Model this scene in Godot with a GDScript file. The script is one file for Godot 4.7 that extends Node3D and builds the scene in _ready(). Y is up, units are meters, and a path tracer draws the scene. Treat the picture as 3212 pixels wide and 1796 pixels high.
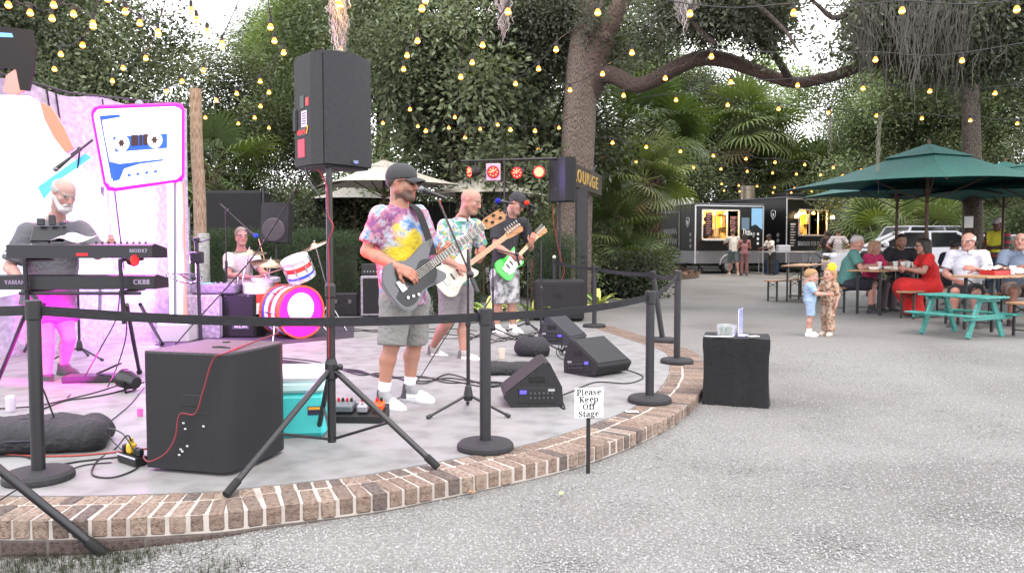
extends Node3D
var rng:=RandomNumberGenerator.new()
var taken:={}
var mats:={}
var noises:={}
func _ready():
	rng.seed=7
	view_and_light()
	setting()
	trees()
	behind_stage()
	stage_gear()
	band()
	lights_overhead()
	right_side()
	small_things()
# camera, sky, light
func view_and_light():
	var cam:=Camera3D.new()
	cam.name="camera"
	cam.fov=39.2
	cam.near=0.05
	cam.far=400.0
	cam.position=Vector3(0,1.2,0)
	cam.rotation.x=-atan(105.0/2022.0)
	add_child(cam)
	var we:=WorldEnvironment.new()
	we.name="surroundings"
	var e:=Environment.new()
	e.background_mode=Environment.BG_SKY
	var sk:=ProceduralSkyMaterial.new()
	sk.sky_top_color=Color(0.87,0.88,0.91)
	sk.sky_horizon_color=Color(0.93,0.92,0.93)
	sk.sky_curve=0.25
	sk.ground_bottom_color=Color(0.35,0.34,0.33)
	sk.ground_horizon_color=Color(0.55,0.54,0.53)
	sk.sky_energy_multiplier=1.25
	var sky:=Sky.new()
	sky.sky_material=sk
	e.sky=sky
	e.tonemap_mode=Environment.TONE_MAPPER_LINEAR
	e.tonemap_exposure=3.1
	e.sdfgi_enabled=true
	e.ssao_enabled=true
	e.ssil_enabled=true
	we.environment=e
	add_child(we)
	var sun:=DirectionalLight3D.new()
	sun.name="evening_sun"
	sun.light_energy=0.3
	sun.light_angular_distance=25.0
	sun.light_color=Color(1.0,0.95,0.9)
	sun.shadow_enabled=true
	sun.rotation=Vector3(deg_to_rad(-62),deg_to_rad(25),0)
	add_child(sun)
# scene tree helpers
func numbered(called: String)->String:
	var k: int=taken.get(called,0)
	taken[called]=k+1
	return called if k==0 else "%s_%03d" % [called,k]
func tag(o: Node,label: String,category: String,group:="",kind:=""):
	if label != "": o.set_meta("label",label)
	if category != "": o.set_meta("category",category)
	if group != "": o.set_meta("group",group)
	if kind != "": o.set_meta("kind",kind)
	return o
func thing(called: String,label: String,category: String,at:=Vector3.ZERO,turn:=0.0,group:="")->Node3D:
	var o:=Node3D.new()
	o.name=numbered(called)
	add_child(o)
	o.position=at
	o.rotation.y=turn
	tag(o,label,category,group)
	return o
func put(called: String,m,mt: Material,parent: Node=null,at:=Vector3.ZERO)->MeshInstance3D:
	var o:=MeshInstance3D.new()
	o.mesh=m.mesh() if m is MB else m
	o.material_override=mt
	if parent==null:
		o.name=numbered(called)
		add_child(o)
	else:
		var key:="%d %s" % [parent.get_instance_id(),called]
		var k: int=taken.get(key,0)
		taken[key]=k+1
		o.name=called if k==0 else "%s_%03d" % [called,k]
		parent.add_child(o)
	o.position=at
	return o
func quick(parent: Node,called: String,idx: int,me: Mesh,mt: Material,xf: Transform3D)->MeshInstance3D:
	var o:=MeshInstance3D.new()
	o.mesh=me
	o.material_override=mt
	o.name=called if idx==0 else "%s_%03d" % [called,idx]
	o.transform=xf
	parent.add_child(o)
	return o
func scatter(called: String,me: Mesh,mt: Material,xfs: Array,cols: Array,parent: Node=null)->MultiMeshInstance3D:
	var mm:=MultiMesh.new()
	mm.transform_format=MultiMesh.TRANSFORM_3D
	mm.use_colors=true
	mm.mesh=me
	mm.instance_count=xfs.size()
	for i in xfs.size():
		mm.set_instance_transform(i,xfs[i])
		mm.set_instance_color(i,cols[i])
	var o:=MultiMeshInstance3D.new()
	o.multimesh=mm
	o.material_override=mt
	if parent==null:
		o.name=numbered(called)
		add_child(o)
	else:
		o.name=called
		o.set_meta("kind","stuff")
		parent.add_child(o,true)
	return o
# materials
func ntex(key: String,freq: float,oct:=4,kind:=0,ramp: Array=[],size:=512)->NoiseTexture2D:
	if noises.has(key): return noises[key]
	var f:=FastNoiseLite.new()
	f.seed=hash(key) % 1000
	f.frequency=freq
	f.fractal_octaves=oct
	f.noise_type=[FastNoiseLite.TYPE_SIMPLEX_SMOOTH,FastNoiseLite.TYPE_CELLULAR,FastNoiseLite.TYPE_VALUE][kind]
	if kind==1:
		f.cellular_return_type=FastNoiseLite.RETURN_DISTANCE
		f.fractal_type=FastNoiseLite.FRACTAL_FBM
	var t:=NoiseTexture2D.new()
	t.width=size
	t.height=size
	t.seamless=true
	t.noise=f
	if ramp.size():
		var g:=Gradient.new()
		g.offsets=PackedFloat32Array(range(ramp.size()).map(func(i): return float(i)/(ramp.size()-1)))
		g.colors=PackedColorArray(ramp)
		t.color_ramp=g
	noises[key]=t
	return t
func grey(a: float,b: float)->Array:
	return [Color(a,a,a),Color(b,b,b)]
func mat(c: Color,rough:=0.7,metal:=0.0,look:="")->StandardMaterial3D:
	var key:="%s %.2f %.2f %s" % [c.to_html(),rough,metal,look]
	if mats.has(key): return mats[key]
	var m:=StandardMaterial3D.new()
	m.albedo_color=c
	m.roughness=rough
	m.metallic=metal
	m.uv1_triplanar=true
	match look:
		"cloth":
			m.albedo_texture=ntex("cloth_c",0.012,4,0,grey(0.72,1.0))
			m.heightmap_enabled=true
			m.heightmap_texture=ntex("cloth_h",0.02,5)
			m.heightmap_scale=0.35
			m.uv1_scale=Vector3.ONE*2.0
		"worn":
			m.albedo_texture=ntex("worn_c",0.02,5,0,grey(0.66,1.0))
			m.roughness_texture=ntex("worn_r",0.015,4,0,grey(0.6,1.0))
			m.uv1_scale=Vector3.ONE*1.6
		"tolex":
			m.albedo_texture=ntex("worn_c",0.02,5,0,grey(0.66,1.0))
			m.heightmap_enabled=true
			m.heightmap_texture=ntex("tolex_h",0.25,2)
			m.heightmap_scale=0.12
			m.uv1_scale=Vector3.ONE*3.0
		"wood":
			m.albedo_texture=ntex("wood_c",0.03,5,0,[Color(0.5,0.44,0.38),Color(0.85,0.8,0.74),Color(1,1,1)])
			m.heightmap_enabled=true
			m.heightmap_texture=ntex("wood_h",0.05,4)
			m.heightmap_scale=0.3
			m.uv1_scale=Vector3(3.0,0.5,3.0)
		"woodx":
			m.albedo_texture=ntex("wood_c",0.03,5,0,[Color(0.5,0.44,0.38),Color(0.85,0.8,0.74),Color(1,1,1)])
			m.uv1_scale=Vector3(0.5,3.0,3.0)
		"brick":
			m.albedo_texture=ntex("brick_c",0.02,5,0,[Color(0.45,0.42,0.42),Color(0.85,0.8,0.78),Color(1,1,1),Color(1,0.97,0.92)])
			m.heightmap_enabled=true
			m.heightmap_texture=ntex("brick_h",0.06,5)
			m.heightmap_scale=0.6
			m.uv1_world_triplanar=true
			m.uv1_scale=Vector3.ONE*3.0
		"bark":
			m.albedo_texture=ntex("bark_c",0.03,5,0,[Color(0.35,0.32,0.3),Color(0.8,0.76,0.72),Color(1,1,1)])
			m.heightmap_enabled=true
			m.heightmap_texture=ntex("bark_h",0.035,5,1)
			m.heightmap_scale=6.0
			m.uv1_world_triplanar=true
			m.uv1_scale=Vector3(2.2,0.8,2.2)
		"gravel":
			m.albedo_texture=ntex("gravel_c",0.09,4,1,[Color(0.62,0.61,0.60),Color(0.78,0.77,0.76),Color(0.98,0.97,0.95)],1024)
			m.heightmap_enabled=true
			m.heightmap_texture=ntex("gravel_h",0.09,3,1,[],1024)
			m.heightmap_scale=0.9
			m.uv1_world_triplanar=true
			m.uv1_scale=Vector3.ONE*0.55
			m.detail_enabled=true
			m.detail_blend_mode=BaseMaterial3D.BLEND_MODE_MUL
			m.detail_albedo=ntex("gravel_d",0.006,5,0,[Color(0.78,0.77,0.76),Color(0.93,0.93,0.92),Color(1,1,1)],512)
			m.detail_uv_layer=BaseMaterial3D.DETAIL_UV_2
			m.uv2_triplanar=true
			m.uv2_world_triplanar=true
			m.uv2_scale=Vector3.ONE*0.09
		"concrete":
			m.albedo_texture=ntex("conc_c",0.01,6,0,[Color(0.80,0.79,0.78),Color(0.95,0.95,0.94),Color(1,1,1)],1024)
			m.heightmap_enabled=true
			m.heightmap_texture=ntex("conc_h",0.2,3)
			m.heightmap_scale=0.15
			m.uv1_world_triplanar=true
			m.uv1_scale=Vector3.ONE*0.35
			m.roughness_texture=ntex("worn_r",0.015,4,0,grey(0.6,1.0))
		"mulch":
			m.albedo_texture=ntex("mulch_c",0.07,4,1,[Color(0.35,0.3,0.28),Color(0.8,0.72,0.66),Color(1,0.95,0.9)])
			m.heightmap_enabled=true
			m.heightmap_texture=ntex("gravel_h",0.09,3,1,[],1024)
			m.heightmap_scale=4.0
			m.uv1_world_triplanar=true
			m.uv1_scale=Vector3.ONE*0.7
		"skin":
			m.subsurf_scatter_enabled=true
			m.subsurf_scatter_strength=0.15
			m.vertex_color_use_as_albedo=true
		"vc":
			m.vertex_color_use_as_albedo=true
		"vcloth":
			m.vertex_color_use_as_albedo=true
			m.heightmap_enabled=true
			m.heightmap_texture=ntex("cloth_h",0.02,5)
			m.heightmap_scale=1.2
			m.uv1_scale=Vector3.ONE*2.0
		"leaf":
			m.vertex_color_use_as_albedo=true
			m.backlight_enabled=true
			m.backlight=Color(0.7,0.75,0.4)
			m.metallic_specular=0.2
		"glossy":
			m.clearcoat_enabled=true
			m.clearcoat=0.8
			m.clearcoat_roughness=0.1
	mats[key]=m
	return m
func glow(c: Color,energy: float)->StandardMaterial3D:
	var key:="glow %s %.2f" % [c.to_html(),energy]
	if mats.has(key): return mats[key]
	var m:=StandardMaterial3D.new()
	m.albedo_color=Color(c.r*0.5,c.g*0.5,c.b*0.5)
	m.roughness=0.5
	m.emission_enabled=true
	m.emission=c
	m.emission_energy_multiplier=energy
	mats[key]=m
	return m
func pane(c: Color,alpha: float,rough:=0.05)->StandardMaterial3D:
	var m:=StandardMaterial3D.new()
	m.albedo_color=Color(c.r,c.g,c.b,alpha)
	m.roughness=rough
	m.transparency=BaseMaterial3D.TRANSPARENCY_ALPHA
	return m
func hx(s: String)->Color:
	return Color(s)
# mesh builder
class MB:
	var v:=PackedVector3Array()
	var n:=PackedVector3Array()
	var c:=PackedColorArray()
	var i:=PackedInt32Array()
	var col:=Color.WHITE
	var coloured:=false
	func tint(k: Color)->MB:
		col=k
		coloured=true
		return self
	func tri(a: Vector3,b: Vector3,d: Vector3,na: Vector3,nb: Vector3,nd: Vector3):
		var at:=v.size()
		var s:=(b-a).cross(d-a).dot(na+nb+nd)
		v.append(a)
		n.append(na)
		if s>0:
			v.append(d); v.append(b); n.append(nd); n.append(nb)
		else:
			v.append(b); v.append(d); n.append(nb); n.append(nd)
		i.append(at); i.append(at+1); i.append(at+2)
		c.append(col); c.append(col); c.append(col)
	func quad(a: Vector3,b: Vector3,d: Vector3,e: Vector3,nn: Vector3):
		tri(a,b,d,nn,nn,nn)
		tri(a,d,e,nn,nn,nn)
	func quads(a,b,d,e,na,nb,nd,ne):
		tri(a,b,d,na,nb,nd)
		tri(a,d,e,na,nd,ne)
	func box(o: Vector3,size: Vector3,bev:=0.0,bs:=Basis.IDENTITY)->MB:
		var h:=size*0.5
		var b:=minf(bev,minf(h.x,minf(h.y,h.z))*0.9)
		if b<=0.0:
			for ax in 3:
				for s in [-1.0,1.0]:
					var nn:=Vector3.ZERO
					nn[ax]=s
					var p:=[]
					for q in [[-1,-1],[1,-1],[1,1],[-1,1]]:
						var w:=Vector3.ZERO
						w[ax]=s*h[ax]
						w[(ax+1) % 3]=q[0]*h[(ax+1) % 3]
						w[(ax+2) % 3]=q[1]*h[(ax+2) % 3]
						p.append(o+bs*w)
					quad(p[0],p[1],p[2],p[3],bs*nn)
			return self
		var corner:=func(sx,sy,sz,ax)->Vector3:
			var w:=Vector3(sx*(h.x-b),sy*(h.y-b),sz*(h.z-b))
			w[ax]+=[sx,sy,sz][ax]*b
			return o+bs*w
		for ax in 3:
			var a1:=(ax+1) % 3
			var a2:=(ax+2) % 3
			for s in [-1.0,1.0]:
				var nn:=Vector3.ZERO
				nn[ax]=s
				var p:=[]
				for q in [[-1,-1],[1,-1],[1,1],[-1,1]]:
					var sg:=[0.0,0.0,0.0]
					sg[ax]=s; sg[a1]=float(q[0]); sg[a2]=float(q[1])
					p.append(corner.call(sg[0],sg[1],sg[2],ax))
				quad(p[0],p[1],p[2],p[3],bs*nn)
				for s2 in [-1.0,1.0]:
					var p2:=[]
					for q in [[-1.0,ax],[1.0,ax],[1.0,a1],[-1.0,a1]]:
						var sg:=[0.0,0.0,0.0]
						sg[ax]=s; sg[a1]=s2; sg[a2]=q[0]
						p2.append(corner.call(sg[0],sg[1],sg[2],q[1]))
					var n2:=Vector3.ZERO
					n2[ax]=s
					n2[a1]=s2
					quad(p2[0],p2[1],p2[2],p2[3],(bs*n2).normalized())
		for sx in [-1.0,1.0]:
			for sy in [-1.0,1.0]:
				for sz in [-1.0,1.0]:
					var nn:=(bs*Vector3(sx,sy,sz)).normalized()
					tri(corner.call(sx,sy,sz,0),corner.call(sx,sy,sz,1),corner.call(sx,sy,sz,2),nn,nn,nn)
		return self
	func tube(pts: Array,r,sides:=8,caps:=true)->MB:
		var cnt:=pts.size()
		var rings:=[]
		var norms:=[]
		var ref:=Vector3.ZERO
		for k in cnt:
			var d: Vector3=(pts[mini(k+1,cnt-1)]-pts[maxi(k-1,0)]).normalized()
			if ref==Vector3.ZERO:
				ref=d.cross(Vector3.UP if absf(d.y)<0.9 else Vector3.RIGHT).normalized()
			ref=(ref-d*ref.dot(d)).normalized()
			var bi:=d.cross(ref)
			var rr: float=r[k] if r is Array else r
			var ring:=PackedVector3Array()
			var nr:=PackedVector3Array()
			for s in sides:
				var a:=TAU*s/sides
				var q:=ref*cos(a)+bi*sin(a)
				nr.append(q)
				ring.append(pts[k]+q*rr)
			rings.append(ring)
			norms.append(nr)
		for k in cnt-1:
			for s in sides:
				var t:=(s+1) % sides
				quads(rings[k][s],rings[k][t],rings[k+1][t],rings[k+1][s],norms[k][s],norms[k][t],norms[k+1][t],norms[k+1][s])
		if caps:
			for e in [0,cnt-1]:
				var d: Vector3=(pts[1]-pts[0]).normalized()*-1.0 if e==0 else (pts[cnt-1]-pts[cnt-2]).normalized()
				for s in range(1,sides-1):
					tri(rings[e][0],rings[e][s],rings[e][s+1],d,d,d)
		return self
	func rod(a: Vector3,b: Vector3,r: float,sides:=8,r2:=-1.0)->MB:
		return tube([a,b],[r,r if r2<0 else r2],sides)
	func lathe(prof: Array,sides:=20,xf:=Transform3D.IDENTITY,sharp:=true)->MB:
		var cnt:=prof.size()
		for k in cnt-1:
			var a: Vector2=prof[k]
			var b: Vector2=prof[k+1]
			var d:=b-a
			if d.length()<0.00001: continue
			var nn:=Vector2(d.y,-d.x).normalized()
			var na:=nn
			var nb:=nn
			if not sharp:
				if k>0:
					var e: Vector2=a-prof[k-1]
					na=(nn+Vector2(e.y,-e.x).normalized()).normalized()
				if k<cnt-2:
					var e: Vector2=prof[k+2]-b
					nb=(nn+Vector2(e.y,-e.x).normalized()).normalized()
			for s in sides:
				var t0:=TAU*s/sides
				var t1:=TAU*(s+1)/sides
				var r0:=Vector3(cos(t0),0,sin(t0))
				var r1:=Vector3(cos(t1),0,sin(t1))
				var f:=func(rr: Vector3,q: Vector2)->Vector3: return xf*Vector3(rr.x*q.x,q.y,rr.z*q.x)
				var g:=func(rr: Vector3,q: Vector2)->Vector3: return (xf.basis*Vector3(rr.x*q.x,q.y,rr.z*q.x)).normalized()
				if a.x>0.00001 and b.x>0.00001:
					quads(f.call(r0,a),f.call(r1,a),f.call(r1,b),f.call(r0,b),g.call(r0,na),g.call(r1,na),g.call(r1,nb),g.call(r0,nb))
				elif b.x>0.00001:
					tri(f.call(r0,a),f.call(r1,b),f.call(r0,b),g.call(r0,na),g.call(r1,nb),g.call(r0,nb))
				else:
					tri(f.call(r0,a),f.call(r1,a),f.call(r0,b),g.call(r0,na),g.call(r1,na),g.call(r0,nb))
		return self
	func ball(o: Vector3,rad,sides:=12,bs:=Basis.IDENTITY)->MB:
		var r3: Vector3=rad if rad is Vector3 else Vector3.ONE*rad
		var rows:=maxi(sides/2,3)
		var p:=func(a: int,b: int)->Vector3:
			var th:=PI*a/rows
			var ph:=TAU*b/sides
			return Vector3(sin(th)*cos(ph),cos(th),sin(th)*sin(ph))
		for a in rows:
			for b in sides:
				var q:=[p.call(a,b),p.call(a,b+1),p.call(a+1,b+1),p.call(a+1,b)]
				var w:=[]
				var m:=[]
				for e in q:
					w.append(o+bs*(e*r3))
					m.append((bs*(e/r3)).normalized())
				if a>0: tri(w[0],w[1],w[2],m[0],m[1],m[2])
				if a<rows-1: tri(w[0],w[2],w[3],m[0],m[2],m[3])
		return self
	func prism(poly: PackedVector2Array,z0: float,z1: float,xf:=Transform3D.IDENTITY,smooth:=false)->MB:
		var ids:=Geometry2D.triangulate_polygon(poly)
		for zz in [[z0,-1.0],[z1,1.0]]:
			var nn:=(xf.basis*Vector3(0,0,zz[1]*signf(z1-z0))).normalized()
			for k in range(0,ids.size(),3):
				var p:=[]
				for j in 3:
					var q:=poly[ids[k+j]]
					p.append(xf*Vector3(q.x,q.y,zz[0]))
				tri(p[0],p[1],p[2],nn,nn,nn)
		var cw:=Geometry2D.is_polygon_clockwise(poly)
		var cnt:=poly.size()
		var en:=[]
		for k in cnt:
			var d:=poly[(k+1) % cnt]-poly[k]
			var e:=Vector2(d.y,-d.x).normalized()*(-1.0 if cw else 1.0)
			en.append(e)
		for k in cnt:
			var a:=poly[k]
			var b:=poly[(k+1) % cnt]
			var e: Vector2=en[k]
			var ea:=e
			var eb:=e
			if smooth:
				if e.dot(en[(k+cnt-1) % cnt])>0.5: ea=(e+en[(k+cnt-1) % cnt]).normalized()
				if e.dot(en[(k+1) % cnt])>0.5: eb=(e+en[(k+1) % cnt]).normalized()
			var n1:=(xf.basis*Vector3(ea.x,ea.y,0)).normalized()
			var n2:=(xf.basis*Vector3(eb.x,eb.y,0)).normalized()
			quads(xf*Vector3(a.x,a.y,z0),xf*Vector3(b.x,b.y,z0),xf*Vector3(b.x,b.y,z1),xf*Vector3(a.x,a.y,z1),n1,n2,n2,n1)
		return self
	func grid(rows: Array,thick:=0.0,flip:=false)->MB:
		var R:=rows.size()
		var C: int=rows[0].size()
		var nn:=[]
		for a in R:
			var l:=PackedVector3Array()
			for b in C:
				var du: Vector3=rows[a][mini(b+1,C-1)]-rows[a][maxi(b-1,0)]
				var dv: Vector3=rows[mini(a+1,R-1)][b]-rows[maxi(a-1,0)][b]
				var q:=du.cross(dv).normalized()
				l.append(-q if flip else q)
			nn.append(l)
		for side in ([0.0] if thick==0.0 else [0.0,1.0]):
			var f:=1.0 if side==0.0 else -1.0
			for a in R-1:
				for b in C-1:
					var o0: Vector3=nn[a][b]*-thick*side
					var o1: Vector3=nn[a][b+1]*-thick*side
					var o2: Vector3=nn[a+1][b+1]*-thick*side
					var o3: Vector3=nn[a+1][b]*-thick*side
					quads(rows[a][b]+o0,rows[a][b+1]+o1,rows[a+1][b+1]+o2,rows[a+1][b]+o3,nn[a][b]*f,nn[a][b+1]*f,nn[a+1][b+1]*f,nn[a+1][b]*f)
		if thick>0.0:
			var ring:=[]
			for b in C: ring.append([0,b])
			for a in range(1,R): ring.append([a,C-1])
			for b in range(C-2,-1,-1): ring.append([R-1,b])
			for a in range(R-2,-1,-1): ring.append([a,0])
			var mid: Vector3=(rows[0][0]+rows[R-1][C-1]+rows[0][C-1]+rows[R-1][0])*0.25
			for k in ring.size()-1:
				var p: Vector3=rows[ring[k][0]][ring[k][1]]
				var q: Vector3=rows[ring[k+1][0]][ring[k+1][1]]
				var np: Vector3=nn[ring[k][0]][ring[k][1]]
				var nq: Vector3=nn[ring[k+1][0]][ring[k+1][1]]
				var out:=(q-p).cross(np).normalized()
				if out.dot(p-mid)<0: out=-out
				quad(p,q,q-nq*thick,p-np*thick,out)
		return self
	func mesh()->ArrayMesh:
		var a:=[]
		a.resize(Mesh.ARRAY_MAX)
		a[Mesh.ARRAY_VERTEX]=v
		a[Mesh.ARRAY_NORMAL]=n
		if coloured: a[Mesh.ARRAY_COLOR]=c
		a[Mesh.ARRAY_INDEX]=i
		var m:=ArrayMesh.new()
		m.add_surface_from_arrays(Mesh.PRIMITIVE_TRIANGLES,a)
		return m
func aim(at: Vector3,z: Vector3,up:=Vector3.UP)->Transform3D:
	var zz:=z.normalized()
	var xx:=up.cross(zz)
	if xx.length()<0.01: xx=Vector3.RIGHT.cross(zz)
	xx=xx.normalized()
	return Transform3D(Basis(xx,zz.cross(xx),zz),at)
func along(at: Vector3,y: Vector3)->Transform3D:
	var yy:=y.normalized()
	var xx:=yy.cross(Vector3.FORWARD if absf(yy.z)<0.9 else Vector3.UP).normalized()
	return Transform3D(Basis(xx,yy,xx.cross(yy)),at)
func spline(pts: Array,per:=8)->Array:
	var out:=[]
	for k in pts.size()-1:
		var a=pts[maxi(k-1,0)]
		var b=pts[k]
		var d=pts[k+1]
		var e=pts[mini(k+2,pts.size()-1)]
		for j in per:
			var t:=float(j)/per
			out.append(b.cubic_interpolate(d,a,e,t))
	out.append(pts[-1])
	return out
func text(parent: Node,called: String,s: String,h: float,mt: Material,xf: Transform3D,face:="Droid Sans",bold:=true,deep:=0.002,wide:=0.0)->MeshInstance3D:
	var f:=SystemFont.new()
	f.font_names=PackedStringArray([face])
	f.font_weight=700 if bold else 400
	var t:=TextMesh.new()
	t.font=f
	t.text=s
	t.font_size=32
	t.pixel_size=h/32.0*1.35
	t.depth=deep
	var o:=MeshInstance3D.new()
	o.mesh=t
	o.material_override=mt
	o.name=called
	o.transform=xf
	if wide>0.0:
		var w:=t.get_aabb().size.x
		if w>0.0: o.transform=xf*Transform3D(Basis.from_scale(Vector3(wide/w,1,1)),Vector3.ZERO)
	parent.add_child(o,true)
	return o
func ground_y(x: float,z: float)->float:
	var d:=-z
	var t:=clampf((9.5-d)/4.5,0.0,1.0)
	var f:=t*t*(3-2*t)
	return -0.012-0.085*f-0.075*smoothstep(1.0,2.2,-x)*f
# ground, stage, bricks
var edge:=[]
func lin(r: float,g: float,b: float)->Color:
	return Color(r,g,b).linear_to_srgb()
func setting():
	var b:=MB.new()
	var xs:=[-220.0,-120.0,-60.0,-30.0,-16.0]
	for k in 57: xs.append(-10.0+k*0.4)
	xs+=[16.0,22.0,30.0,60.0,120.0,220.0]
	var zs:=[60.0,20.0,6.0]
	for k in 40: zs.append(2.0-k*0.4)
	zs+=[-16.0,-20.0,-26.0,-34.0,-45.0,-70.0,-120.0,-240.0]
	var fn:=FastNoiseLite.new()
	fn.frequency=0.35
	fn.seed=3
	var rows:=[]
	for z in zs:
		var l:=PackedVector3Array()
		for x in xs:
			var bump: float=fn.get_noise_2d(x,z)*(0.016 if absf(z)<15 and absf(x)<12 else 0.0)
			l.append(Vector3(x,ground_y(x,z)+bump,z))
		rows.append(l)
	b.grid(rows,0.0,true)
	tag(put("ground",b,mat(lin(0.325,0.328,0.330),0.95,0.0,"gravel")),"pale grey gravel ground that spreads from the stage to the trailers","ground","","structure")
	var st:=MB.new()
	st.ball(Vector3.ZERO,Vector3(1,0.62,0.8),6)
	var pos:=[]
	var cols:=[]
	for k in 90000:
		var d:=2.9+6.5*pow(rng.randf(),1.7)
		var x:=rng.randf_range(-0.72,0.72)*d
		if inside_stage(Vector2(x,-d),0.0): continue
		var s:=rng.randf_range(0.003,0.0074)
		var bs:=Basis.from_euler(Vector3(rng.randf()*0.6,rng.randf()*TAU,rng.randf()*0.6)).scaled(Vector3.ONE*s)
		pos.append(Transform3D(bs,Vector3(x,ground_y(x,-d)+fn.get_noise_2d(x,-d)*0.016+s*0.2,-d)))
		var q:=rng.randf_range(0.14,0.30)
		cols.append(Color(q,q,q*0.99))
	tag(scatter("gravel",st.mesh(),mat(Color.WHITE,0.9,0.0,"vc"),pos,cols),"loose grey gravel stones in front of the stage","gravel","","stuff")
	stage()
	b=MB.new()
	var mu:=[]
	var rim:=[Vector3(1.728,0.000,-20.045),Vector3(2.274,0.000,-21.660),Vector3(3.083,0.000,-22.890),Vector3(4.361,0.000,-25.020),Vector3(5.626,0.000,-27.585),Vector3(7.179,0.000,-30.734),Vector3(8.685,0.000,-42.621),Vector3(6.167,0.000,-45.842),Vector3(3.204,0.000,-42.621),Vector3(1.474,0.000,-32.377)]
	var mid:=Vector3.ZERO
	for p in rim: mid+=p/rim.size()
	var loop:=spline(rim+[rim[0]],6)
	for k in loop.size()-1:
		var p0=loop[k]; var p1=loop[k+1]
		p0.y=0.0; p1.y=0.0
		var m:=mid+Vector3.UP*0.16
		var q0: Vector3=p0.lerp(mid,0.15)+Vector3.UP*0.09
		var q1: Vector3=p1.lerp(mid,0.15)+Vector3.UP*0.09
		b.quads(p0,p1,q1,q0,Vector3.UP,Vector3.UP,Vector3.UP,Vector3.UP)
		b.tri(q0,q1,m,Vector3.UP,Vector3.UP,Vector3.UP)
	tag(put("mulch_bed",b,mat(lin(0.16,0.10,0.07),0.95,0.0,"mulch")),"brown mulch bed under the palmettos beside the lane","ground","","structure")
	var lf:=MB.new()
	lf.quad(Vector3(-1,0,-0.5),Vector3(1,0,-0.5),Vector3(1,0.15,0.5),Vector3(-1,0.1,0.5),Vector3.UP)
	pos=[]; cols=[]
	for k in 4000:
		var a=loop[rng.randi() % loop.size()]
		var p: Vector3=mid.lerp(a,sqrt(rng.randf())*1.03)
		pos.append(Transform3D(Basis.from_euler(Vector3(rng.randf_range(-0.5,0.5),rng.randf()*TAU,rng.randf_range(-0.5,0.5))).scaled(Vector3.ONE*rng.randf_range(0.02,0.06)),Vector3(p.x,0.14,p.z)))
		var w:=rng.randf_range(0.5,1.6)
		cols.append(Color(0.2*w,0.12*w,0.075*w))
	tag(scatter("leaf_litter",lf.mesh(),mat(Color.WHITE,0.9,0.0,"vc"),pos,cols),"brown leaf litter scattered over the mulch bed","leaf litter","","stuff")
	var gb:=MB.new()
	for k in 5:
		var a:=TAU*k/5.0
		gb.tri(Vector3(cos(a)*0.006,0,sin(a)*0.006),Vector3(cos(a+0.6)*0.006,0,sin(a+0.6)*0.006),Vector3(cos(a)*0.03,0.055+0.01*k,sin(a)*0.03),Vector3(cos(a),0.4,sin(a)).normalized(),Vector3(cos(a),0.4,sin(a)).normalized(),Vector3.UP)
	pos=[]; cols=[]
	for k in 5000:
		var x:=rng.randf_range(-2.6,-1.05)
		var z:=rng.randf_range(-3.45,-2.7)
		if rng.randf()>clampf((-x-1.05)*1.3+fn.get_noise_2d(x*6,z*6)*0.8,0.05,1.0) or inside_stage(Vector2(x,z),0.02): continue
		pos.append(Transform3D(Basis.from_euler(Vector3(0,rng.randf()*TAU,0)).scaled(Vector3.ONE*rng.randf_range(0.25,0.6)),Vector3(x,ground_y(x,z)-0.005,z)))
		var w:=rng.randf_range(0.6,1.3)
		cols.append(Color(0.045*w,0.055*w,0.03*w))
	tag(scatter("grass",gb.mesh(),mat(Color.WHITE,0.9,0.0,"leaf"),pos,cols),"dark short grass at the foot of the brick border","grass","","stuff")
var stage_poly:=PackedVector2Array()
func inside_stage(p: Vector2,grow: float)->bool:
	if stage_poly.is_empty(): make_edge()
	return Geometry2D.is_point_in_polygon(p,stage_poly)
func make_edge():
	edge=spline([Vector3(-4.6,0,-3.85),Vector3(-3.3,0,-3.55),Vector3(-2.237,0.000,-3.453),Vector3(-1.432,0.000,-3.526),Vector3(-1.079,0.000,-3.652),Vector3(-0.667,0.000,-3.818),Vector3(-0.380,0.000,-4.006),Vector3(-0.177,0.000,-4.154),Vector3(0.275,0.000,-4.502),Vector3(0.597,0.000,-4.853),Vector3(0.906,0.000,-5.273),Vector3(1.216,0.000,-5.772),Vector3(1.559,0.000,-6.567),Vector3(1.858,0.000,-7.661),Vector3(2.041,0.000,-8.982),Vector3(1.800,0.000,-10.291),Vector3(1.456,0.000,-11.923)],10)
	for p in edge: stage_poly.append(Vector2(p.x,p.z))
	stage_poly.append(Vector2(-0.5,-17.2))
	stage_poly.append(Vector2(-10,-17.2))
	stage_poly.append(Vector2(-10,-4.5))
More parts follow.
